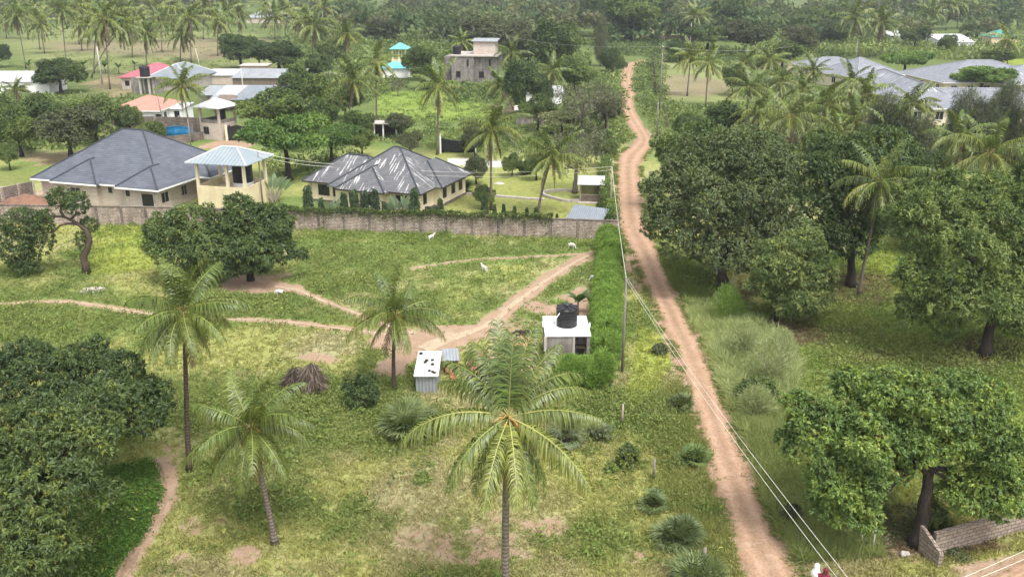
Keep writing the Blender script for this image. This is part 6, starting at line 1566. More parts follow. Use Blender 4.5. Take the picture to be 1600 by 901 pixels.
# ------------------------------------------------------------------ garden plants
CON = [(484, 351, 288), (504, 351, 308), (540, 352, 300), (556, 352, 294), (571, 352, 296), (588, 353, 294), (602, 353, 314), (649, 354, 292), (689, 352, 309), (757, 334, 304), (773, 334, 318), (787, 336, 318), (804, 339, 321), (823, 342, 324), (837, 343, 323), (901, 350, 320), (870, 347, 333)]
CON.sort()
for i, (px, b, t) in enumerate(CON): cone_tree('small conical evergreen behind the coral wall, '+ordinal(i, len(CON)), px, b, t, 'conical evergreens along the wall', .75 if px < 700 else 1.0)
def travellers(label, px, base, w, seed):
    b = gp(px, base); R = w/2*mpp(b)*1.1; root = thing('traveller_palm', label, 'palm tree', b, 0); rg = np.random.default_rng(seed)
    st = MB(); Vs, Fs, Cs = [], [], []; o = 0
    for s in range(2):
        for k in range(13):
            a = math.radians(48+84*k/12)+rg.normal()*.05; l = R*rg.uniform(.85, 1.15)
            d0 = np.array([math.cos(a)*.9, rg.normal()*.18, math.sin(a)]); d0 /= np.linalg.norm(d0)
            p0 = np.array([s*.5-.25+rg.normal()*.1, s*.3, 0.0]); p1 = p0+d0*l
            st.tube([p0, p1], [.06, .03], 5)
            n = 6; q = np.linspace(0, 1, n); D = norm(d0[None]+np.array([math.copysign(.4, d0[0]), 0, -.9])[None]*q[:, None]**1.5*.7); P = np.zeros((n, 3)); P[0] = p1; P[1:] = p1+np.cumsum(D[:-1]*l*.75/(n-1), 0)
            w_ = .2*np.sin(PI*np.clip(.12+.85*q, 0, 1))**.6; sd = norm(np.cross(d0, [rg.normal()*.3, 1, rg.normal()*.3]))
            V = np.stack([P-sd*w_[:, None], P+sd*w_[:, None]], 1).reshape(-1, 3); F = np.array([(2*i, 2*i+1, 2*i+3, 2*i+2) for i in range(n-1)])
            Vs.append(V); Fs.append(F+o); o += len(V); Cs.append(np.tile(np.array((.22, .29, .17))*rg.uniform(.7, 1.3), (len(V), 1)))
    st.build('stalk', M['wood_pale'], root); np_mesh('leaves', np.concatenate(Vs), np.concatenate(Fs), np.concatenate(Cs), M['leaf'], root)
travellers('traveller palm fan before the middle of the cream house', 628, 351, 46, 1); travellers('traveller palm fan before the left part of the cream house', 522, 350, 40, 2); travellers('traveller palm beside the cream tower', 428, 316, 44, 3)
fan_shrub('garden_palm', 'small feathery palm at the right corner of the cream house', 727, 298, 34, None, ((.04, .075, .02), (.1, .15, .04)), None, 4, 5)
for i, (px, b, t) in enumerate(((46, 112, 93), (70, 112, 92), (110, 114, 95), (128, 112, 92), (165, 116, 94), (188, 116, 96), (211, 108, 92), (144, 120, 96))[:7]):
    pass
BAN = sorted([(46, 112, 93), (70, 112, 92), (112, 114, 95), (131, 112, 92), (165, 115, 94), (186, 116, 96), (211, 110, 92)])
for i, (px, b, t) in enumerate(BAN): banana('banana plant in the far row below the palm grove, '+ordinal(i, len(BAN)), px, b, t, 'bananas below the palm grove', i)
banana('banana plant with drooping leaves behind the white roofed small building', 902, 492, 452, None, 21)
banana('second banana stem leaning beside the tall green hedge', 922, 490, 458, None, 22)
# shrubs of the near field
fan_shrub('fan_palm_shrub', 'wide clump of spiky fan palms below the white yard shed', 636, 680, 96, None, group='fan palm shrubs', stems=12, seed=1)
fan_shrub('fan_palm_shrub', 'dark fan palm clump joining the wide spiky clump on the right', 672, 676, 60, None, ((.07, .1, .045), (.18, .22, .1)), 'fan palm shrubs', 7, 2)
fan_shrub('fan_palm_shrub', 'pale fan palm behind the trunk of the largest palm', 880, 690, 70, None, ((.13, .17, .08), (.28, .32, .18)), 'fan palm shrubs', 6, 3)
fan_shrub('fan_palm_shrub', 'pale fan palm left of the short field post', 934, 684, 46, None, ((.13, .17, .08), (.28, .32, .18)), 'fan palm shrubs', 5, 4)
fan_shrub('fan_palm_shrub', 'upright spiky palm around a grey post near the road', 1018, 790, 48, None, ((.1, .14, .05), (.22, .28, .12)), 'fan palm shrubs', 6, 5)
fan_shrub('fan_palm_shrub', 'largest round spiky palm clump left of the road', 1062, 850, 78, None, ((.09, .13, .05), (.21, .26, .11)), 'fan palm shrubs', 13, 6)
fan_shrub('fan_palm_shrub', 'spiky palm cut by the frame bottom left of the road', 1092, 915, 90, None, ((.09, .13, .045), (.2, .25, .1)), 'fan palm shrubs', 9, 7)
fan_shrub('fan_palm_shrub', 'dark spiky palm at the road edge below the pole', 1064, 638, 40, None, ((.07, .1, .04), (.17, .21, .08)), 'fan palm shrubs', 7, 8)
fan_shrub('fan_palm_shrub', 'loose green palm shrub at the road edge', 1082, 722, 50, None, ((.09, .15, .045), (.22, .28, .09)), 'fan palm shrubs', 6, 9)
def bush(label, px, base, w, hpx, cols, seed, L=.2, W=.11, tips=None, group='field bushes', name='bush', **kw):
    b = gp(px, base); m = mpp(b); R = w/2*m; h = hpx*m*1.1; rg = np.random.default_rng(seed)
    root = thing(name, label, 'bush', b, 0, group)
    lobes = [(0, 0, h*.5, R*.7, R*.6, h*.5)]+[(R*.55*math.cos(a), R*.45*math.sin(a), h*rg.uniform(.3, .65), R*.42, R*.42, h*.36) for a in np.arange(5)*1.26+rg.random()]
    V, F, C = crown_arrays(lobes, tips or int(140+120*R*h), 7, L, W, cols, rg=rg, **kw); V[:, 2] = np.maximum(V[:, 2], .01)
    np_mesh('leaves', V, F, C, M['leaf'], root)
    mb = MB()
    for l in lobes: mb.tube([(0, 0, -.03), (l[0]*.4, l[1]*.4, l[2]*.5), l[:3]], [.04, .03, .01], 5)
    mb.build('stem', M['bark'], root)
bush('dark leafy bush left of the dark stemmed palm', 566, 634, 62, 46, DARK, 1); bush('small lime tipped bush beside the short field post', 980, 728, 36, 34, LIGHT, 2, young=.4)
bush('tiny bush beside the largest palm trunk', 661, 753, 26, 14, LIGHT, 3); bush('tiny dark bush right of the lime tipped bush', 954, 737, 16, 12, MID, 4); bush('grey scrub bush on the road verge', 1236, 815, 30, 26, OLIVE, 5)
bush('dark low bush beside the foot of the hedge', 1031, 552, 24, 14, OLIVE, 6); bush('dark shrub among the roadside grass', 1180, 628, 70, 34, MID, 7)
for i, (px, base, w, h, l) in enumerate(((1205, 600, 92, 70, 'tallest wispy pale shrub right of the road'), (1160, 560, 66, 50, 'wispy pale shrub left of the tallest one'), (1135, 500, 60, 46, 'bright green feathery shrub under the big roadside tree'), (1180, 650, 60, 40, 'low wispy shrub in front of the tallest one'), (1218, 560, 50, 40, 'wispy shrub behind the tallest one'))):
    b = gp(px, base); m = mpp(b); R = w/2*m; H_ = h*m*1.25; rg = np.random.default_rng(60+i); root = thing('wispy_shrub', l, 'shrub', b, 0, 'wispy shrubs by the road')
    n = 3600; a = rg.random(n)*6.28; e = rg.random(n)**.5*(1+.35*np.sin(a*3+i)*rg.random(n))
    D = norm(np.c_[np.cos(a)*e*R, np.sin(a)*e*R, H_*(1.05-.45*e*e)]); s = rg.uniform(.25, 1.0, n); Lm = np.hypot(e*R, H_*(1.05-.45*e*e))
    B = D*(s*Lm)[:, None]; B[:, 2] -= (s*e)**2*H_*.25
    V, F = leaf_quads(B, norm(D+rg.normal(size=(n, 3))*.45), rg.uniform(.25, .6, n), .03); V[:, 2] = np.maximum(V[:, 2], 0.01)
    t = rg.random((n, 1)); C = (np.array((.17, .22, .08))*(1-t)+np.array((.42, .46, .24))*t) if i != 2 else (np.array((.1, .19, .03))*(1-t)+np.array((.24, .36, .08))*t)
    np_mesh('leaves', V, F, np.repeat(C, 4, 0), M['weed'], root)
    mb = MB()
    for k in range(16):
        a_ = rg.random()*6.28; mb.tube([(0, 0, -.02), (.35*R*math.cos(a_), .35*R*math.sin(a_), H_*.45), (.8*R*math.cos(a_), .8*R*math.sin(a_), H_*.7)], [.03, .02, .006], 4)
    mb.build('stem', M['wood_pale'], root)

rgv = np.random.default_rng(44); vx, vy = [], []
for px, base, w in ((636, 684, 110), (672, 680, 70), (880, 694, 80), (934, 688, 56), (1018, 794, 64), (1062, 856, 100), (1064, 642, 50), (1082, 726, 60), (980, 732, 46), (566, 638, 74), (1120, 640, 30), (1105, 800, 40), (1040, 700, 60), (1000, 640, 60)):
    k = 26; vx.append(px+rgv.normal(size=k)*w*.42); vy.append(base-2+rgv.normal(size=k)*w*.12)
VX, VY = gp_arr(np.concatenate(vx), np.concatenate(vy)); k = dirt_field(VX, VY, *px_of(VX, VY)) < .5; VX, VY = VX[k], VY[k]
clump_mass('verge_weeds', VX, VY, rgv.uniform(.2, .5, len(VX)), rgv.uniform(.2, .6, len(VX)), 30, .26, .07, [(.09, .14, .035), (.23, .28, .08)], rgv, young=.08, yc=(.3, .33, .1))

# the tall bright hedge along the plot
def hedge(name, label, pts, wid, hgt, n, seed):
    rg = np.random.default_rng(seed); P = np.array([gp(*p)[:2] for p in pts]); d = np.r_[0, np.cumsum(np.hypot(*np.diff(P, axis=0).T))]
    root = thing(name, label, 'hedge', (*P[len(P)//2], 0)); t = rg.random(n)*d[-1]
    cx, cy = np.interp(t, d, P[:, 0]), np.interp(t, d, P[:, 1]); k = np.minimum(np.searchsorted(d, t, 'right')-1, len(P)-2)
    T_ = norm(P[k+1]-P[k]); S = np.stack([-T_[:, 1], T_[:, 0]], 1)
    lump = .55+.95*fbm(t, t*0+seed, 1.4, seed); u = rg.uniform(-1, 1, n); u = np.sign(u)*np.abs(u)**.6
    q = np.sqrt(np.clip(1-u*u, 0, 1)); z = hgt*lump*(q*.75+.25)*np.where(rg.random(n) < .45, rg.random(n), 1-.12*rg.random(n))
    wob = (fbm(t, t*0+5, 2.0, seed+3)-.5)*1.1
    X = cx+S[:, 0]*(u*wid*lump+wob)+rg.normal(size=n)*.1; Y = cy+S[:, 1]*(u*wid*lump+wob)+rg.normal(size=n)*.1
    cell = vnoise(X, Y, .5, 3)
    per = 5; B = np.repeat(np.c_[X, Y, z], per, 0)
    D = norm(rg.normal(size=(n*per, 3))*np.array([.6, .6, .4])+np.c_[np.repeat(S*u[:, None], per, 0)*.5, np.full(n*per, .75)])
    V, F = leaf_quads(B-np.array(root.location), D, rg.uniform(.2, .5, n*per), .04)
    tt = np.clip(np.repeat(cell, per)*.7+rg.random(n*per)*.4, 0, 1)[:, None]; C = np.array((.11, .2, .035))*(1-tt)+np.array((.25, .38, .08))*tt
    np_mesh('leaves', V, F, np.repeat(C, 4, 0), M['weed'], root)
    mb = MB()
    for s in np.arange(.3, d[-1], .55):
        x, y = np.interp(s, d, P[:, 0])-root.location.x, np.interp(s, d, P[:, 1])-root.location.y; mb.tube([(x, y, -.02), (x+.1, y, hgt*.7)], [.05, .02], 5)
    mb.build('stem', M['bark'], root)
hedge('hedge', 'tall bright green hedge running beside the road towards the wall', [(950, 384), (952, 430), (950, 480), (945, 540), (945, 575)], 1.05, 2.3, 15000, 1)
hedge('hedge', 'bright hedge arm turning behind the largest palm crown', [(950, 596), (915, 602), (868, 604)], 1.1, 2.2, 5600, 2)

# ------------------------------------------------------------------ uncountable low growth of the background
def growth(name, poly, n, wpx, hf, cols, nq=34, young=.08, yc=(.2, .23, .06), seed=0, lf=.5, mat='leaf'):
    rg = np.random.default_rng(seed); X, Y = scatter_px(poly, n, rg)
    dirt = dirt_field(X, Y, *px_of(X, Y)); k = dirt < .45; X, Y = X[k], Y[k]
    R = wpx/2*Y/FOC*1.05*rg.uniform(.5, 1.35, len(X)); 
    clump_mass(name, X, Y, R, R*hf*rg.uniform(.6, 1.3, len(X)), nq, np.mean(R)*lf, np.mean(R)*lf*.5, cols, rg, mat=mat, young=young, yc=yc)
growth('undergrowth', [(590, 184), (900, 186), (960, 215), (960, 240), (700, 238), (600, 222), (500, 215)], 520, 16, .5, LIGHT, seed=1)
growth('undergrowth', [(870, 150), (962, 110), (975, 150), (968, 200), (985, 215), (960, 240), (900, 200)], 300, 20, .8, LIGHT, seed=2)
growth('undergrowth', [(1000, 100), (1035, 100), (1040, 160), (1080, 170), (1150, 160), (1180, 215), (1040, 230), (1012, 225), (1025, 215), (1005, 180), (990, 150)], 520, 17, .7, LIGHT, seed=3)
growth('undergrowth', [(1180, 60), (1440, 62), (1600, 70), (1600, 92), (1540, 95), (1440, 92), (1340, 88), (1250, 92), (1180, 105)], 900, 20, .7, LIGHT, seed=4)
growth('undergrowth', [(1030, 62), (1180, 85), (1180, 98), (1040, 98), (990, 88), (915, 70)], 260, 17, .6, LIGHT, seed=5)
growth('undergrowth', [(540, 60), (700, 56), (830, 60), (915, 72), (920, 105), (840, 112), (700, 105), (650, 85), (560, 85)], 600, 20, .8, MID, seed=6)
growth('undergrowth', [(1180, 210), (1600, 200), (1650, 380), (1430, 400), (1180, 380), (1030, 300), (1040, 235)], 800, 24, .7, DARK, seed=7)
growth('undergrowth', [(-60, 140), (60, 150), (250, 160), (270, 222), (180, 226), (60, 240), (-60, 240)], 460, 22, .7, LIGHT, seed=8)
growth('undergrowth', [(420, 190), (560, 205), (560, 262), (470, 285), (420, 270)], 200, 20, .6, MID, seed=9)
growth('undergrowth', [(440, 95), (560, 95), (640, 135), (600, 150), (540, 170), (470, 160)], 300, 18, .7, MID, seed=10)
growth('undergrowth', [(700, 135), (860, 130), (880, 180), (800, 165), (700, 160)], 220, 18, .7, MID, seed=11)
growth('undergrowth', [(1210, 170), (1500, 225), (1600, 230), (1600, 255), (1200, 240)], 420, 24, 1.0, OLIVE, seed=12)
growth('undergrowth', [(1560, 900), (1450, 800), (1300, 770), (1290, 830), (1360, 860), (1420, 850)], 160, 22, .7, OLIVE, seed=13, nq=60)
growth('undergrowth', [(1030, 390), (1110, 420), (1140, 470), (1280, 500), (1180, 500), (1100, 470)], 130, 22, .5, MID, seed=14, nq=60)
growth('undergrowth', [(480, 40), (560, 60), (560, 100), (470, 100), (440, 70)], 220, 16, .7, LIGHT, seed=21)
growth('undergrowth', [(1130, 100), (1250, 112), (1290, 140), (1260, 180), (1180, 180), (1150, 140)], 240, 15, .7, LIGHT, seed=22)
growth('undergrowth', [(690, 215), (960, 215), (945, 246), (850, 246), (700, 238)], 200, 13, .7, MID, seed=23)
growth('undergrowth', [(920, 62), (1010, 60), (1040, 66), (990, 90), (940, 92)], 120, 15, .6, LIGHT, seed=24)
growth('garden_crop', GARDEN, 420, 7, .7, BRIGHT, seed=31, nq=18)
growth('field_scrub', [(0, 100), (440, 90), (440, 125), (250, 120), (130, 112), (0, 106)], 160, 8, .7, LIGHT, seed=32, nq=16)
growth('field_scrub', [(0, 85), (440, 70), (440, 100), (300, 118), (60, 118)], 260, 7, .6, LIGHT, seed=15, nq=16)
growth('field_scrub', [(0, 30), (440, 30), (440, 60), (60, 62)], 240, 8, .7, MID, seed=16, nq=16)
# far woods that read as one mass
def woods(name, n, ylo, yhi, x0, x1, hm, cols, seed, holes=()):
    rg = np.random.default_rng(seed); px = rg.uniform(x0, x1, n); py = rg.uniform(ylo, yhi, n)
    k = np.ones(n, bool)
    for h in holes: k &= ~inpoly(px, py, h)
    X, Y = gp_arr(px[k], py[k]); n = len(X)
    R = rg.uniform(2.5, 5.5, n)*(1+Y/1500); H_ = rg.uniform(.6, 1.25, n)*hm*(1+Y/2600)
    nq = 90; u = norm(rg.normal(size=(n, nq, 3))); u[..., 2] = np.where(u[..., 2] < -.2, -u[..., 2], u[..., 2])
    q = rg.uniform(.75, 1.15, (n, nq, 1))*(1+.2*np.sin(u[..., :1]*5+rg.random((n, 1, 1))*6)*np.cos(u[..., 1:2]*4))
    c = np.stack([X, Y, H_*.6], 1)[:, None]; P = c+u*q*np.stack([R, R, H_*.42], 1)[:, None]
    D = norm(u*.5+norm(rg.normal(size=u.shape))+np.array([0, 0, .2])); l = (R[:, None]*.42*rg.uniform(.6, 1.4, (n, nq))).ravel()
    V, F = leaf_quads(P.reshape(-1, 3), D.reshape(-1, 3), l, l*.6, norm(u+rg.normal(size=u.shape)*.4).reshape(-1, 3))
    tv = rg.random(n); t = np.clip(tv[:, None]*.75+rg.random((n, nq))*.3, 0, 1).reshape(-1, 1)
    C = np.array(cols[0])*(1-t)+np.array(cols[1])*t
    hue = np.repeat(rg.uniform(.8, 1.25, (n, 1)), nq, 0); C = C*np.c_[hue, np.ones_like(hue), hue]
    mb = MB()
    tag(np_mesh(name, V, F, np.repeat(C, 4, 0), M['weed']), kind='stuff')
HOLES = [[(562, 12), (606, 12), (606, 38), (562, 38)], [(-200, 45), (440, 45), (440, 130), (-200, 130)], [(375, 10), (470, 18), (480, 60), (370, 60)], [(1000, 36), (1060, 36), (1060, 62), (1000, 62)], [(1190, 10), (1250, 10), (1250, 40), (1190, 40)], [(1380, 42), (1420, 42), (1420, 66), (1380, 66)], [(1455, 50), (1520, 50), (1520, 74), (1455, 74)], [(1540, 50), (1600, 50), (1600, 70), (1540, 70)]]
woods('far_woods', 1900, -34, 34, -250, 1850, 10, [(.045, .068, .03), (.13, .155, .07)], 5, HOLES)
woods('far_woods', 500, -5, 33, -150, 470, 9, [(.045, .068, .03), (.13, .155, .07)], 9, [(p) for p in HOLES[2:3]])
woods('far_woods', 520, 30, 70, 470, 1850, 8.5, [(.04, .065, .025), (.13, .165, .065)], 6, HOLES)

# ------------------------------------------------------------------ poles, posts, wires
def pole(label, base_px, top_py, r=.1, mat='pole', lean=0, arm=False, group='power poles', name='power_pole', cat='pole'):
    b = gp(*base_px); t = at(base_px[0], top_py, b[1]); h = t[2]
    root = thing(name, label, cat, b, 0, group)
    MB().tube([(0, 0, -.1), (lean/2, 0, h/2), (lean, 0, h)], [r*1.15, r, r*.8], 9).build('post', M[mat], root, True)
    if arm:
        MB().box(lean-.06, -.75, h-.35, lean+.06, .75, h-.22).build('crossarm', M['wood_dark'], root)
        for y in (-.6, .6): MB().lathe([(.05, 0), (.07, .1), (.04, .2), (0, .22)], 8, (lean, y, h-.2)).build('insulator', M['white'], root)
    return b+np.array([lean, 0, h])
p1 = pole('slim wooden pole standing at the foot of the tall hedge', (972, 582), 434, .09)
p2 = pole('pale wooden pole beside the creeper covered wall', (953, 344), 260, .08, 'wood_pale')
p3 = pole('tall wooden pole right of the far road bend', (1030, 178), 72, .13, arm=True)
p3b = pole('grey leaning post nearest the road kink', (1027, 216), 160, .12, lean=-.2)
p4 = pole('thick pale concrete pole in the grove clearing', (160, 132), 73, .2, 'pole_concrete')
p5 = pole('thin pale pole behind the white roofed block tower', (383, 172), 108, .1, 'pole_concrete')
p6 = pole('dark leaning pole before the faded red roof', (258, 205), 148, .1, lean=-.6)
p7 = pole('grey pole against the cream water tower', (411, 322), 237, .09)
p8 = pole('dark pole beside the blue tarpaulin compound', (299, 235), 186, .1, 'pole')
pole('bare pole among the far scrub, left', (621, 60), 24, .1, 'pole_concrete'); pole('thin white pole above the right grey villas', (1337, 92), 60, .1, 'pole_concrete'); pole('pale leaning pole before the pink red roof', (314, 112), 76, .13, 'pole_concrete', lean=-.9)
p9 = pole('thin pole right of the dark flat topped tree', (1078, 76), 36, .14, 'pole_concrete')
def post(label, px, base, top, r=.07, mat='wood_pale', lean=0):
    return pole(label, (px, base), top, r, mat, lean, False, 'field posts', 'field_post', 'post')
post('short pale post in the grass beside the log', 972, 664, 631); post('grey post inside the upright spiky palm', 1021, 748, 716, .08, 'pole'); post('leaning grey post at the bottom beside the road', 1098, 890, 855, .1, 'pole', .03); post('short post beside the wide fan palm clump', 687, 672, 645); post('thin pale post in the scrub under the bright leaved tree', 1363, 860, 815, .04, 'pole_concrete'); post('thin dark post under the bright leaved tree', 1345, 850, 828, .05)
lg = thing('log', 'short dark charred log lying in the grass', 'log', gp(1022, 646), -.45); MB().tube([(-.42, 0, .13), (0, .01, .15), (.42, 0, .13)], [.15, .16, .13], 10).build('log', M['wood_dark'], lg)
def wire(label, a, b, sag, r=.012, group='overhead wires', z2=None):
    a, b = np.array(a), np.array(b); pts = []
    for i in range(25):
        t = i/24; p = a*(1-t)+b*t; p[2] -= sag*4*t*(1-t); pts.append(p)
    o = MB().tube(pts, r, 5).build('wire', M['wire'], None); return tag(o, label, 'wire', group)
e1 = at(1334, 905, 26.0); e2 = at(1318, 905, 26.0)
d_ = (e1-p1); wire('upper of two wires running from hedge pole along the road', p1+[.1, 0, -.05], e1+d_*.12, .5, .011); d_ = (e2-p1); wire('lower of two wires running from hedge pole along the road', p1+[0, 0, -.12], e2+d_*.12, .55, .011)
wire('wire between the hedge pole and the pale wall pole', p1+[0, 0, -.03], p2, .5, .02)
hbw = at(560, 262, 113.0); wire('upper wire from the pale pole to the charcoal roof', p2, hbw+[0, 0, .25], .8, .018); wire('lower wire from the pale pole to the charcoal roof', p2+[0, 0, -.4], hbw+[0, .0, -.2], .9, .018)
wire('upper wire from tower pole to the charcoal roof', p7, at(522, 256, 112), .3, .02); wire('lower wire from tower pole to the charcoal roof', p7+[0, 0, -.5], at(520, 258, 112)+[0, 0, -.2], .3, .02)
wire('upper of two wires over the dirt lane at the right', at(1400, 945, 34), at(1680, 823, 38), .1, .012); wire('lower of two wires over the dirt lane at the right', at(1420, 945, 34), at(1680, 838, 38), .1, .012)
wire('far wire over the road bend towards the right woods', p3+[0, -.6, -.1], at(1240, 72, 235), 1.0, .014); wire('far wire from the road pole to the left woods', p3+[0, .6, -.1], at(760, 50, 260), 1.5, .014)
# fences
def fence(label, pts, h, step, mat='wood', rails=2, solid=False):
    P = [gp(*p) for p in pts]; root = thing('fence', label, 'fence', P[0]); pm = MB(); n = 0
    for i in range(len(P)-1):
        a, b = loc(P[i], root), loc(P[i+1], root); L = np.linalg.norm(b-a); k = max(1, int(L/step))
        for j in range(k):
            p = a+(b-a)*j/k; MB().tube([(p[0], p[1], 0), (p[0], p[1], h*(.95+.1*((j*7) % 3)/3))], .06, 6).build('fence_post', M[mat], root)
        for r_ in range(rails): pm.tube([a+[0, 0, h*(.35+.5*r_)], b+[0, 0, h*(.35+.5*r_)]], .03, 5)
    if rails: pm.build('rail', M[mat], root)
    if solid:
        MB().add([], []); w_ = MB(); wall_run(w_, [loc(p, root)[:2]+np.array([.0, .1]) for p in P], h*.85, .05); w_.build('panel', M[mat], root)
fence('grey board fence right of the far road', [(1020, 92), (1022, 112), (1026, 150)], 2.0, 6.0, 'wood', 1, True); fence('sagging post fence by the road kink', [(1034, 160), (1040, 185), (1045, 208)], 1.7, 3.0, 'wood', 2); fence('brown paling fence across the far clearing', [(1005, 63), (1060, 63), (1100, 66)], 2.4, 7, 'wood', 1, True)

# ------------------------------------------------------------------ goats
def skin_mesh(joints, edges, radii, sub=2, root=0):
    me = bpy.data.meshes.new('body'); me.from_pydata(joints, edges, []); me.update()
    o = bpy.data.objects.new('body', me); COL.objects.link(o)
    s = o.modifiers.new('skin', 'SKIN'); d = me.skin_vertices[0].data
    for i, r in enumerate(radii):
        d[i].radius = r if hasattr(r, '__len__') else (r, r); d[i].use_root = (i == root)
    ss = o.modifiers.new('sub', 'SUBSURF'); ss.levels = sub; ss.render_levels = sub
    dg = bpy.context.evaluated_depsgraph_get(); dg.update()
    new = bpy.data.meshes.new_from_object(o.evaluated_get(dg)); bpy.data.objects.remove(o)
    new.polygons.foreach_set('use_smooth', [True]*len(new.polygons)); return new
def goat_mesh(graze):
    J = [(0, 0, .55), (.22, 0, .57), (-.25, 0, .57), (-.33, 0, .55)]          # belly, chest, rump, tail root
    E = [(0, 1), (0, 2), (2, 3)]; R = [.15, .145, .14, .06]
    if graze: nk = [(.34, 0, .55), (.45, 0, .33), (.5, 0, .2), (.56, 0, .06)]
    else: nk = [(.34, 0, .68), (.42, 0, .84), (.48, 0, .88), (.62, 0, .8)]
    rr = [.09, .07, .065, .032]; last = 1
    for p, r in zip(nk, rr): J.append(p); R.append(r); E.append((last, len(J)-1)); last = len(J)-1
    hd = nk[2]
    for s in (-1, 1):
        J.append((hd[0]-.05, s*.12, hd[2]+.0)); R.append((.03, .015)); E.append((6, len(J)-1))       # ears
    for s in (-1, 1):
        i = len(J); J += [(.2, s*.09, .4), (.2, s*.095, .22), (.21, s*.095, .02)]; R += [.06, .036, .03]; E += [(1, i), (i, i+1), (i+1, i+2)]
        i = len(J); J += [(-.22, s*.1, .42), (-.32, s*.1, .25), (-.29, s*.1, .02)]; R += [.075, .04, .03]; E += [(2, i), (i, i+1), (i+1, i+2)]
    J.append((-.42, 0, .6)); R.append(.025); E.append((3, len(J)-1))
    me = skin_mesh(J, E, R, 2, 0); me.materials.append(M['fur']); return me
GM = {True: goat_mesh(True), False: goat_mesh(False)}
def horn(root, graze):
    mb = MB(); h = (.5, 0, .2) if graze else (.48, 0, .88)
    for s in (-1, 1):
        if graze: mb.tube([(h[0]+.03, s*.03, h[2]+.07), (h[0]+.1, s*.05, h[2]+.15), (h[0]+.08, s*.06, h[2]+.24)], [.018, .013, .004], 5)
        else: mb.tube([(h[0]-.02, s*.03, h[2]+.05), (h[0]-.07, s*.05, h[2]+.15), (h[0]-.15, s*.06, h[2]+.18)], [.018, .013, .004], 5)
    mb.build('horns', M['wood_dark'], root)
for px, py, az, g, l in ((437, 463, 190, True, 'white goat grazing by the bare earth under the mango pair'), (674, 376, 35, False, 'white goat nearest the foot of the creeper topped wall'), (893, 389, -25, True, 'white goat grazing near the right end of the coral wall'), (757, 425, 140, False, 'white goat alone in the middle of the field'), (467, 402, 70, True, 'white goat half hidden at the right edge of the mango pair'), (929, 440, 160, True, 'pale goat at the left side of the tall hedge')):
    o = bpy.data.objects.new('goat', GM[g]); COL.objects.link(o); o.location = gp(px, py); o.rotation_euler = (0, 0, math.radians(az)); o.scale = (.98,)*3
    tag(o, l, 'goat', 'white goats in the field'); horn(o, g)

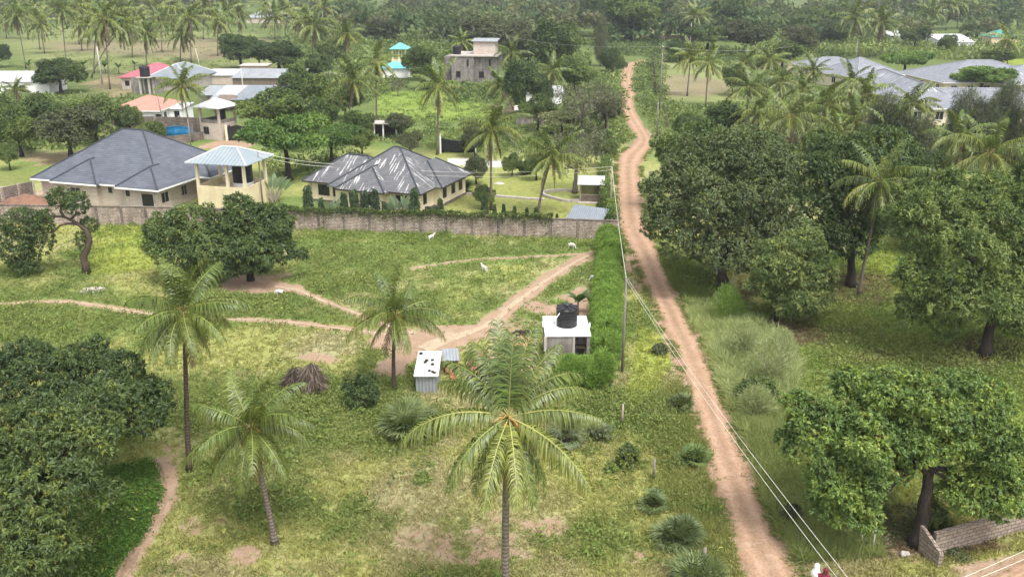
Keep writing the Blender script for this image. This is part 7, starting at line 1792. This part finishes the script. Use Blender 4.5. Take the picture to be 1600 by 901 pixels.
# ------------------------------------------------------------------ two people walking at the bottom edge
def person(label, px, py, facing, veil):
    hz = 1.52; c = gp(px, py, hz); root = thing('person', label, 'person', (c[0], c[1], 0), math.radians(facing), 'two people walking together')
    J = [(0, 0, .92), (0, 0, 1.12), (0, 0, 1.32), (0, .01, 1.42), (0, .02, 1.5), (0, .03, 1.6), (0, .03, 1.66)]
    R = [(.14, .11), (.125, .1), (.15, .1), (.055, .055), (.075, .085), (.08, .095), (.05, .06)]
    E = [(i, i+1) for i in range(6)]
    for s in (-1, 1):
        i = len(J); J += [(s*.18, 0, 1.34), (s*.23, .01, 1.08), (s*.2, .12, .88), (s*.19, .16, .8)]; R += [.055, .045, .035, .04]; E += [(2, i), (i, i+1), (i+1, i+2), (i+2, i+3)]
        for f in range(5):
            k = len(J); a = (f-2)*.016; L_ = (.05, .07, .078, .07, .055)[f]
            J += [(s*.19+a, .175, .775), (s*.19+a*1.3, .18, .775-L_)]; R += [.011, .008]; E += [(i+3, k), (k, k+1)]
        i = len(J); st = .16*s
        J += [(s*.09, 0, .85), (s*.09, st*.5, .48), (s*.09, st*.8, .09), (s*.09, st*.8+.14, .04)]; R += [.09, .065, .045, .04]; E += [(0, i), (i, i+1), (i+1, i+2), (i+2, i+3)]
    i = len(J); J += [(0, .13, 1.575)]; R += [.016]; E += [(5, i)]          # nose
    me = skin_mesh(J, E, R, 2, 0); me.materials.append(M['skin']); o = bpy.data.objects.new('body', me); COL.objects.link(o); o.parent = root
    def rings(prof, n=22, fold=.05):
        mb = MB(); vs = []; fs = []
        for zi, (rx, ry, cy, z) in enumerate(prof):
            for k in range(n):
                a = 2*PI*k/n; q = 1+fold*math.sin(a*7+zi)*min(1, (1.7-z))
                vs.append((rx*q*math.cos(a), cy+ry*q*math.sin(a), z))
        for j in range(len(prof)-1):
            for k in range(n): fs.append((j*n+k, j*n+(k+1) % n, (j+1)*n+(k+1) % n, (j+1)*n+k))
        return mb.add(vs, fs)
    rings([(.29, .3, .03, .1), (.25, .24, .02, .5), (.2, .17, .01, .85), (.165, .135, 0, 1.05), (.2, .14, 0, 1.3), (.16, .11, .01, 1.4), (.075, .075, .02, 1.44)]).build('dress', M['maroon'], root, True)
    for s in (-1, 1): MB().tube([(s*.17, 0, 1.35), (s*.235, .01, 1.1), (s*.205, .115, .9)], [.075, .07, .07], 10).build('sleeve', M['maroon'], root, True)
    # veil: a hood open at the face, falling over the shoulders
    mb = MB(); n = 24; prof = [(.27, .22, .0, 1.06 if veil == 'white_cloth' else 1.12), (.25, .2, 0, 1.25), (.19, .16, .01, 1.38), (.115, .12, .015, 1.46), (.115, .135, .02, 1.56), (.112, .135, .015, 1.64), (.085, .1, .01, 1.71), (.04, .05, .01, 1.745), (.002, .002, .01, 1.75)]
    vs = []; fs = []
    for rx, ry, cy, z in prof:
        for k in range(n):
            a = PI/2+2*PI*k/n; vs.append((rx*math.cos(a), cy+ry*math.sin(a), z))
    for j in range(len(prof)-1):
        for k in range(n):
            if j in (3, 4) and k in (0, 1, n-1, n-2): continue
            fs.append((j*n+k, j*n+(k+1) % n, (j+1)*n+(k+1) % n, (j+1)*n+k))
    hd = mb.add(vs, fs).build('headscarf', M[veil], root, True); hd.modifiers.new('thick', 'SOLIDIFY').thickness = .012
    fe = MB()
    for s in (-1, 1): fe.blob((s*.034, .116, 1.6), (.014, .008, .008), 1, 8, 5, 0)
    fe.build('eyes', M['dark'], root, True); MB().blob((0, .112, 1.53), (.026, .008, .007), 1, 8, 5, 0).build('mouth', M['clay'], root, True)
person('person in a long white headscarf over a maroon dress, walking by the road', 1276, 886, -75, 'white_cloth'); person('person in maroon dress and maroon headscarf beside the white scarfed one', 1290, 893, 165, 'maroon')

# ------------------------------------------------------------------ camera, light, air
cam = bpy.data.cameras.new('camera'); cam.lens = 36*FOC/1600; cam.sensor_width = 36; cam.clip_end = 6000; cam.clip_start = .1
co = bpy.data.objects.new('camera', cam); COL.objects.link(co); co.location = (0, 0, CAM_H); co.rotation_euler = (PI/2-PITCH, 0, 0); SC.camera = co
SUN_EL, SUN_AZ = math.radians(62), math.radians(150)      # azimuth clockwise from +Y: behind and to the right of the camera
w = bpy.data.worlds.new('World'); SC.world = w; w.use_nodes = True; nt = w.node_tree
bg = nt.nodes['Background']; sky = nt.nodes.new('ShaderNodeTexSky'); sky.sky_type = 'NISHITA'; sky.sun_disc = False; sky.sun_elevation = SUN_EL; sky.sun_rotation = SUN_AZ; sky.dust_density = 4.0; sky.air_density = 1.0; sky.ozone_density = .6
hs = nt.nodes.new('ShaderNodeHueSaturation'); hs.inputs['Saturation'].default_value = .25; nt.links.new(sky.outputs[0], hs.inputs['Color']); nt.links.new(hs.outputs[0], bg.inputs['Color']); bg.inputs['Strength'].default_value = .14
sl = bpy.data.lights.new('sun', 'SUN'); sl.energy = 1.2; sl.angle = math.radians(14); sl.color = (1, .96, .9); so = bpy.data.objects.new('sun', sl); COL.objects.link(so)
so.rotation_euler = (PI/2-SUN_EL, 0, PI-SUN_AZ)
HAZE = .00018
m = bpy.data.materials.new('haze'); m.use_nodes = True; nt = m.node_tree; nt.nodes.clear(); ou = nt.nodes.new('ShaderNodeOutputMaterial'); pv = nt.nodes.new('ShaderNodeVolumePrincipled'); pv.inputs['Color'].default_value = (.86, .92, 1, 1); pv.inputs['Density'].default_value = HAZE; pv.inputs['Anisotropy'].default_value = .2; nt.links.new(pv.outputs[0], ou.inputs['Volume'])
if HAZE:
    hz = MB().box(-1750, -320, -1, 1750, 1850, 34).build('haze', m); tag(hz, kind='stuff')
SC.view_settings.view_transform = 'Standard'; SC.view_settings.look = 'None'; SC.view_settings.gamma = 1; SC.view_settings.exposure = 1.25; SC.view_settings.use_curve_mapping = False
SC.cycles.max_bounces = 6; SC.cycles.diffuse_bounces = 3; SC.cycles.glossy_bounces = 2; SC.cycles.transmission_bounces = 3; SC.cycles.volume_bounces = 0; SC.cycles.transparent_max_bounces = 6
SC.cycles.use_denoising = True
